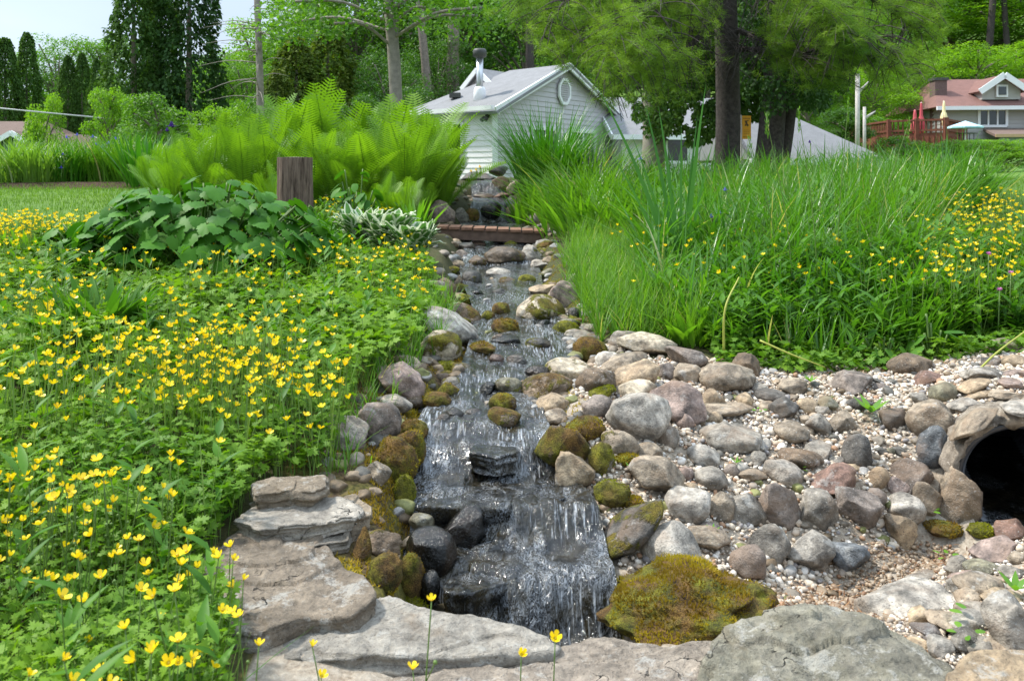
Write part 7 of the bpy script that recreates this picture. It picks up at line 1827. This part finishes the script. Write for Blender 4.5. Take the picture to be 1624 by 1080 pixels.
DEC = [crown_decid(s, 10.0, 3.4, 1.2, nb=60, per=300) for s in (1, 2, 3)]
DEC = [(a.mesh('tree_trunk', M_BARKG), {k: None for k in LV}, b) for a, b in DEC]
BUSH = [crown_decid(s, 3.0, 1.5, .15, nb=34, per=330, ls=.10, trunkR=.05) for s in (7, 8)]
BUSH = [(a.mesh('shrub_stems', M_BARKG), {k: None for k in LV}, b) for a, b in BUSH]
CON = [crown_con(s, 7.0, 1.25, 11000, .15) for s in (4, 5)]
CON = [(a.mesh('conifer_trunk', M_BARKG), {k: None for k in LV}, b) for a, b in CON]
def tree(kind, i, u, d, vtop, wpx, leaf, label, name='tree', cat='tree', group=None, zb=None, crown='crown'):
    lib, H0, R0 = {'d': (DEC, 10.4, 3.6), 'b': (BUSH, 3.2, 1.6), 'c': (CON, 7.0, 1.3)}[kind]
    tr, cache, mb = lib[i % len(lib)]
    if cache[leaf] is None: cache[leaf] = mb.mesh('leaf_crown', LV[leaf])
    x = P(u, 0, d)[0]; z = H1(x, d) if zb is None else zb; h = P(0, vtop, d)[2] - z; w = wpx / FOC * d / 2
    t = thing(name, (x, d, z), label, cat, group, (0, 0, (u * 1.7 + d) % 6.28), (w / R0, w / R0, h / H0))
    obj('trunk', tr, t); obj(crown, cache[leaf], t); return t
WL = 'trees of the left background'; WR = 'trees of the wooded hillside'
LT = [('c',0,8,36,60,70,'arb','dark narrow conifer at the far left edge'),('c',1,42,37,52,62,'arb','dark conifer second from the left edge'),('c',0,-22,34,75,60,'arb','dark conifer cut by the left edge of the picture'),
 ('c',1,108,33,88,46,'arb','slim arborvitae left of the pair behind the round bush'),('c',0,130,33,84,44,'arb','slim arborvitae in the middle behind the round bush'),('c',1,152,32,92,42,'arb','slim arborvitae beside the tall cedars'),
 ('d',0,85,62,58,170,'mid','pale far tree between the left conifers'),('d',1,175,66,62,170,'mid','pale far tree rising left of the cedars'),('d',2,-30,60,70,160,'mid','far tree behind the left edge conifers'),
 ('c',0,212,27,-80,118,'arb','tall dense cedar on the left of the pair'),('c',1,300,27.5,-110,125,'con','tall dark cedar on the right of the pair'),('c',1,255,29,-60,90,'con','dark cedar filling the gap of the tall pair'),
 ('b',0,72,25,150,86,'lite','round light green bush above the far left roofs'),('b',1,190,22,140,90,'lite','loose light green shrub with sparse twigs behind the bed'),('b',0,255,19.5,150,150,'mid','leafy shrub behind the left ferns'),('b',1,330,20,168,120,'lite','yellowish shrub behind the left ferns'),
 ('d',2,360,38,70,170,'mid','green tree right of the cedars'),('d',0,420,42,40,190,'lite','tree behind the bare slim trunk'),('d',1,395,30,100,140,'mid','low green tree left of the bare slim trunk'),
 ('c',0,470,27,60,110,'conb','yellow green spruce right of the bare slim trunk'),('c',1,520,28,30,120,'conb','taller yellow green spruce beside it'),('c',0,440,26,110,80,'conb','small spruce right under the bare slim trunk'),
 ('d',0,560,34,-60,240,'mid','large maple left of the pale straight trunk'),('d',1,480,40,-40,200,'mid','tree with sky gaps at the top left of centre'),('d',2,650,36,-90,260,'dark','large maple right of the pale straight trunk'),
 ('d',0,740,38,-90,260,'dark','large maple above the cottage flue'),('d',1,830,36,-80,230,'dark','dense tree above the cottage ridge'),('d',2,600,29,60,150,'dark','low tree behind the pale straight trunk'),('d',0,690,31,60,150,'dark','low tree beyond the left roof end'),
 ('d',1,900,44,-60,260,'mid','tree behind the gable'),('b',0,560,24,150,130,'dark','dark shrub behind the ferns'),('b',1,640,25,140,120,'dark','dark shrub by the roof end'),('b',0,480,22,150,120,'mid','shrub behind the stump ferns'),('b',1,400,21,150,120,'mid','shrub behind the tall left ferns')]
for a in LT: tree(a[0], a[1], a[2], a[3], a[4], a[5], a[6], a[7], 'conifer' if a[0] == 'c' else 'shrub' if a[0] == 'b' else 'tree', 'conifer' if a[0] == 'c' else 'shrub' if a[0] == 'b' else 'tree', WL)
RT = [('d',0,1000,46,-60,280,'mid','hillside tree behind the pine, left side'),('d',1,1120,44,-60,260,'dark','hillside tree directly behind the pine trunk'),('d',2,1230,46,-70,260,'dark','hillside tree behind the leaning trunk'),
 ('d',0,1330,42,20,220,'mid','hillside tree above the pale poles'),('d',1,1420,46,-50,240,'mid','hillside tree above the deck'),('d',2,1500,50,-60,260,'lite','bright hillside tree left of the red roof'),('d',0,1590,48,-60,260,'lite','hillside tree above the red roof'),
 ('d',1,1660,46,-60,260,'mid','hillside tree at the right edge'),('d',2,1290,34,100,150,'mid','low tree behind the grey outbuilding'),('d',0,1380,33,105,150,'lite','bright low tree right of the pale poles'),('d',1,1450,34,95,140,'lite','bright low tree behind the red parasols'),
 ('d',2,1540,40,60,170,'lite','bright tree peeking over the red roof'),('d',0,1610,42,70,150,'lite','bright tree right behind the dormer'),('d',1,1250,60,-40,260,'lite','far bright tree high on the slope'),('d',2,1400,62,-40,260,'mid','far tree high on the slope above the deck'),('d',0,1540,64,-60,260,'lite','far tree high on the slope at right'),
 ('b',0,1400,30,185,110,'mid','shrub left of the deck'),('b',1,1330,28,170,110,'dark','dark shrub under the pale poles'),('d',1,1080,60,-90,260,'mid','far tree on the slope behind the pine')]
for a in RT: tree(a[0], a[1], a[2], a[3], a[4], a[5], a[6], a[7], 'shrub' if a[0] == 'b' else 'tree', 'shrub' if a[0] == 'b' else 'tree', WR)
for k, (u, d, vt, w, lf, lab) in enumerate([(1440,13.5,216,120,'mid','rounded shrub with brownish twigs in front of the deck'),(1500,14.0,222,110,'mid','rounded shrub right of the brownish one'),(1560,17,222,90,'lite','clipped light hedge plant left end'),(1600,17,221,90,'lite','clipped light hedge plant under the porch'),(1645,17,220,90,'lite','clipped light hedge plant at the right edge')]):
    tree('b', k, u, d, vt, w, lf, lab, 'shrub', 'shrub', 'shrubs before the right house')
# far wood on the hill
n = 60000; X = r_.uniform(-60, 90, n); Y = r_.uniform(58, 130, n); Zh = H(X, Y); k = (Zh > 3); X, Y, Zh = X[k], Y[k], Zh[k]; n = len(X)
p = np.stack([X, Y, Zh + 7*np.abs(vn2(X*.16, Y*.16, 71)) + r_.uniform(0, 1.5, n)], 1)
V, F = inst(TQ[0], TQ[1], frames(r_.uniform(0, 6.28, n), r_.normal(-.3, .5, n), r_.normal(0, .6, n)), p, r_.uniform(.7, 1.6, n))
tag(MB().add(V, F[0], np.repeat(r_.uniform(0, 1, n), 4)).build('far_wood', LV['mid']), 'distant green wood covering the hillside', kind='stuff')

# bare trunks standing clear of their crowns
def baretrunk(name, label, u0, v0, u1, vb, d, w0, w1, mat, branches=(), cat='tree'):
    """trunk rising from ground at u1 to the top of the view at u0"""
    xb = P(u1, 0, d)[0]; zb_ = H1(xb, d) - .1; t = thing(name, (xb, d, zb_), label, cat); O_ = np.array([xb, d, zb_])
    top = P(u0, v0, d) - O_; dirv = top / top[2]
    pth = smooth_path([(0, 0, 0), top*.5 + [.03, 0, 0], top, top*1.6], 24); rr = np.interp(pth[:, 2], [0, top[2], top[2]*1.6], [w1/2/FOC*d, w0/2/FOC*d, w0*.35/FOC*d])
    th_n = 14; V, F = tube(pth, rr, th_n); V += vn(V*[6, 6, 2], 3)[:, None]*rr[0]*.06*np.array([1, 1, 0]); MB().add(V, F).build('trunk', mat, t); return t, O_, top
t, O_, top = baretrunk('slim_tree', 'slim dead grey trunk with thin bare twigs left of centre', 408, 0, 413, 155, 19, 10, 13, M_BARKP)
b = MB(); rr2 = np.random.default_rng(9)
for k in range(34):
    z = rr2.uniform(.35, 1.0)*top[2]; a = rr2.uniform(0, 6.28); L_ = rr2.uniform(.5, 1.5); p0 = np.array([top[0]*z/top[2], 0, z]); q = p0 + np.array([cos(a)*L_, sin(a)*L_, rr2.uniform(-.35, .15)*L_])
    V, F = tube(smooth_path([p0, (p0+q)/2 + [0, 0, .08], q], 6), np.linspace(.014, .003, 7)[:len(smooth_path([p0, (p0+q)/2, q], 6))], 4); b.add(V, F)
b.build('twigs', M_BARKP, t)
t, O_, top = baretrunk('maple_tree', 'pale straight maple trunk rising behind the ferns', 618, 0, 634, 155, 17.5, 19, 21, M_BARKP)
def leafcloud(par, centres, per, ls, leaf, name='crown', seed=1, sq=.8, twig=None):
    r = np.random.default_rng(seed); b = MB()
    for x, y, z, br in centres:
        n = per; q = r.normal(size=(n, 3)); q /= np.linalg.norm(q, axis=1)[:, None]; q *= (r.uniform(.2, 1, n)**.5)[:, None]*br*np.array([1.2, 1, sq]); V, F = inst(TQ[0], TQ[1], frames(r.uniform(0, 6.28, n), r.normal(-.3, .5, n), r.normal(0, .6, n)), q + [x, y, z], ls*r.uniform(.6, 1.2, n)); b.add(V, F[0], np.repeat(r.uniform(0, 1, n), 4))
    return b.build(name, leaf, par)
rr3 = np.random.default_rng(12)
cs = []
for k in range(30):
    u = rr3.uniform(440, 800); v = rr3.uniform(-90, 45) if u < 560 else rr3.uniform(-90, 30); q = P(u, v, 17.5 + rr3.uniform(-1.5, 2.5)) - O_; cs.append((q[0], q[1], q[2], rr3.uniform(.35, .7)))
leafcloud(t, cs, 260, .11, LV['mid'], seed=3)
b = MB()
for k in range(0, 30, 2):
    x, y, z, _ = cs[k]; zz = min(z, top[2]*1.3); p0 = top*(zz*.9/top[2]); V, F = tube(smooth_path([p0, (p0 + np.array([x, y, z]))/2 + [0, 0, .2], (x, y, z)], 8), .03, 6); b.add(V, F)
b.build('limbs', M_BARKP, t)
for (u0, u1, d, w0, w1, lab) in ((665,690,30,12,17,'brown leaning trunk behind the pale straight one'),(720,712,31,18,22,'forked brown trunk above the cottage roof end'),(840,838,33,12,16,'dark trunk in shade above the cottage ridge'),(1575,1560,44,10,12,'dark thin trunk on the hillside at right'),(1592,1600,44,8,11,'dark thin trunk right of the other hillside one'),(1490,1478,45,8,10,'thin dark trunk left on the hillside')):
    baretrunk('forest_tree', lab, u0, 0, u1, 170, d, w0, w1, M_BARKG if u0 < 800 and 'shade' not in lab else M_BARKD)

# thick pale trunk + cedar, and the pine
t, O_, top = baretrunk('cedar_tree', 'broad dark evergreen with a pale trunk behind and left of the pine', 1036, 60, 1034, 215, 15, 34, 40, M_BARKP)
rr3 = np.random.default_rng(14)
def cedar_cloud(t, O_, poly, d, n, ls, leaf, seed, depth=1.4):
    r = np.random.default_rng(seed); b = MB(); P_ = np.array(poly, float); lo, hi = P_.min(0), P_.max(0); q = r.uniform(lo, hi, (n*3, 2)); q = q[inpoly(q[:, 0], q[:, 1], poly)][:n]; m = len(q)
    dd = d + r.uniform(-1, 1, m)*depth; g_ = vn2(q[:, 0]/26, q[:, 1]/22, seed) + .5*vn2(q[:, 0]/9, q[:, 1]/9, seed+1); k = g_ > -.42; q = q[k]; dd = dd[k]; m = len(q)
    p = np.stack([(q[:, 0]-812)/FOC*dd, dd, (270-q[:, 1])/FOC*dd], 1) - O_
    V, F = inst(TQ[0], TQ[1], frames(r.uniform(0, 6.28, m), r.normal(-.7, .4, m), r.normal(0, .7, m)), p, ls*r.uniform(.6, 1.3, m)); b.add(V, F[0], np.repeat(np.clip(r.uniform(0, 1, m), 0, 1), 4)); return b.build('crown', leaf, t)
cedar_cloud(t, O_, [(1000,20),(1060,90),(985,130),(1005,190),(1040,230),(1090,205),(1085,232),(1125,225),(1140,200),(1210,190),(1230,-40),(1000,-40)], 14.6, 30000, .075, LV['arb'], 5)
t, O_, top = baretrunk('leaning_tree', 'dark forked leaning trunk right of the yellow sign', 1232, 60, 1213, 225, 13.2, 34, 46, M_BARKD)
V, F = tube(smooth_path([(.22, .1, .1), (.40, .1, 1.2), (.52, .1, 2.4)], 8), np.linspace(.13, .07, 9)[:len(smooth_path([(0,0,0),(0,0,1),(0,0,2)], 8))], 10); MB().add(V, F).build('second_stem', M_BARKD, t)
cedar_cloud(t, O_, [(1165,-40),(1350,-40),(1360,90),(1345,140),(1300,178),(1262,170),(1215,185),(1170,150)], 13.6, 20000, .07, LV['con'], 6)

PN = 11.0
t, O_, top = baretrunk('pine_tree', 'tall pine with a thick dark trunk and long soft needles right of centre', 1151, 0, 1151, 240, PN, 36, 42, M_BARKD)
V0 = t.children[0]
BR = [  # start (u,v) on trunk, then way points u,v,d of each bough
 [(1140,-60,PN),(1060,-20,10.2),(960,30,9.6),(880,95,9.3)], [(1140,20,PN),(1080,60,10.5),(1000,75,10.2),(925,60,9.9)], [(1140,-20,PN),(1100,70,10.4),(1010,125,10.0),(945,158,9.8)],
 [(1140,-120,PN),(1000,-60,10),(900,0,9.5),(855,70,9.2)], [(1145,-80,PN),(1050,0,9.6),(980,50,9.0),(960,110,8.8)],
 [(1160,78,PN),(1200,80,10.6),(1260,90,10.2),(1320,64,10)], [(1160,46,PN),(1200,60,10.7),(1225,75,10.4),(1300,120,10.0)], [(1160,-60,PN),(1280,0,10.2),(1390,60,9.6),(1430,98,9.4),(1462,118,9.3)],
 [(1160,-100,PN),(1300,-50,10.4),(1400,10,10),(1470,60,9.8)], [(1160,-30,PN),(1250,20,10.6),(1330,60,10.2),(1395,100,10)], [(1160,-130,PN),(1230,-60,10),(1300,10,9.5),(1340,50,9.3)], [(1145,-40,PN),(1090,10,10),(1050,60,9.6),(1010,110,9.3)],
 [(1145,-140,PN),(960,-110,10.5),(860,-40,10),(840,20,9.8)], [(1160,-160,PN),(1360,-120,10.8),(1430,-50,10.3),(1465,10,10)]]
NT_ = (np.array([[0, -.018, 0], [1, -.012, 0], [1, .012, 0], [0, .018, 0]]), np.array([[0, 1, 2, 3]]))
plim = lambda uu: np.interp(uu, [835, 862, 880, 905, 930, 960, 1010, 1100, 1160, 1230, 1340, 1400, 1460, 1490, 1520], [60, 95, 108, 118, 150, 190, 205, 160, 150, 140, 150, 150, 135, 118, -50])
bo = MB(); nd = MB(); rp_ = np.random.default_rng(88)
for br in BR:
    pts = smooth_path([P(*q) - O_ for q in br], 18); m = len(pts); V, F = tube(pts, np.linspace(.042, .009, m), 7); bo.add(V, F)
    for k in range(2, m):
        for j in range(7):
            f = k / m; L_ = rp_.uniform(.35, .95)*(1.05 - .45*f); a = rp_.uniform(0, 6.28); tg = pts[k] - pts[k-1]; tg /= np.linalg.norm(tg)
            dr_ = np.array([cos(a)*.8, sin(a)*.8, rp_.uniform(-.45, .35)]) + tg*.7; dr_ /= np.linalg.norm(dr_); q = pts[k] + dr_*L_ + [0, 0, -.12*L_]
            qw = q + O_; qu, qv = 812 + FOC * qw[0] / qw[1], 270 - FOC * qw[2] / qw[1]
            if qv > plim(qu) + 2: continue
            sp = smooth_path([pts[k], (pts[k] + q)/2 + [0, 0, .05], q], 8); V, F = tube(sp, np.linspace(.007, .003, len(sp)), 4); bo.add(V, F)
            for s in sp[2:]:
                if vn(s[None] * 3.1, 5)[0] < -.16: continue
                w_ = s + O_
                if abs(w_[0] - O_[0]) < .30 and w_[1] < PN + .15: continue      # the trunk stays clear
                uu, vv_ = 812 + FOC * w_[0] / w_[1], 270 - FOC * w_[2] / w_[1]
                lim = plim(uu)
                if vv_ > lim + 6 * sin(uu * .21): continue
                n = 34; c_ = s + rp_.normal(0, .05, 3); M = frames(rp_.uniform(0, 6.28, n), rp_.normal(.1, .6, n), rp_.uniform(0, 3.1, n))
                V, F = inst(NT_[0], NT_[1], M, np.tile(c_, (n, 1)) + rp_.normal(0, .018, (n, 3)), rp_.uniform(.045, .085, n)); nd.add(V, F[0], np.clip(rp_.uniform(0, 1) + rp_.normal(0, .1), 0, 1))
bo.build('boughs', M_BARKD, t); nd.build('needles', LV['pine'], t)
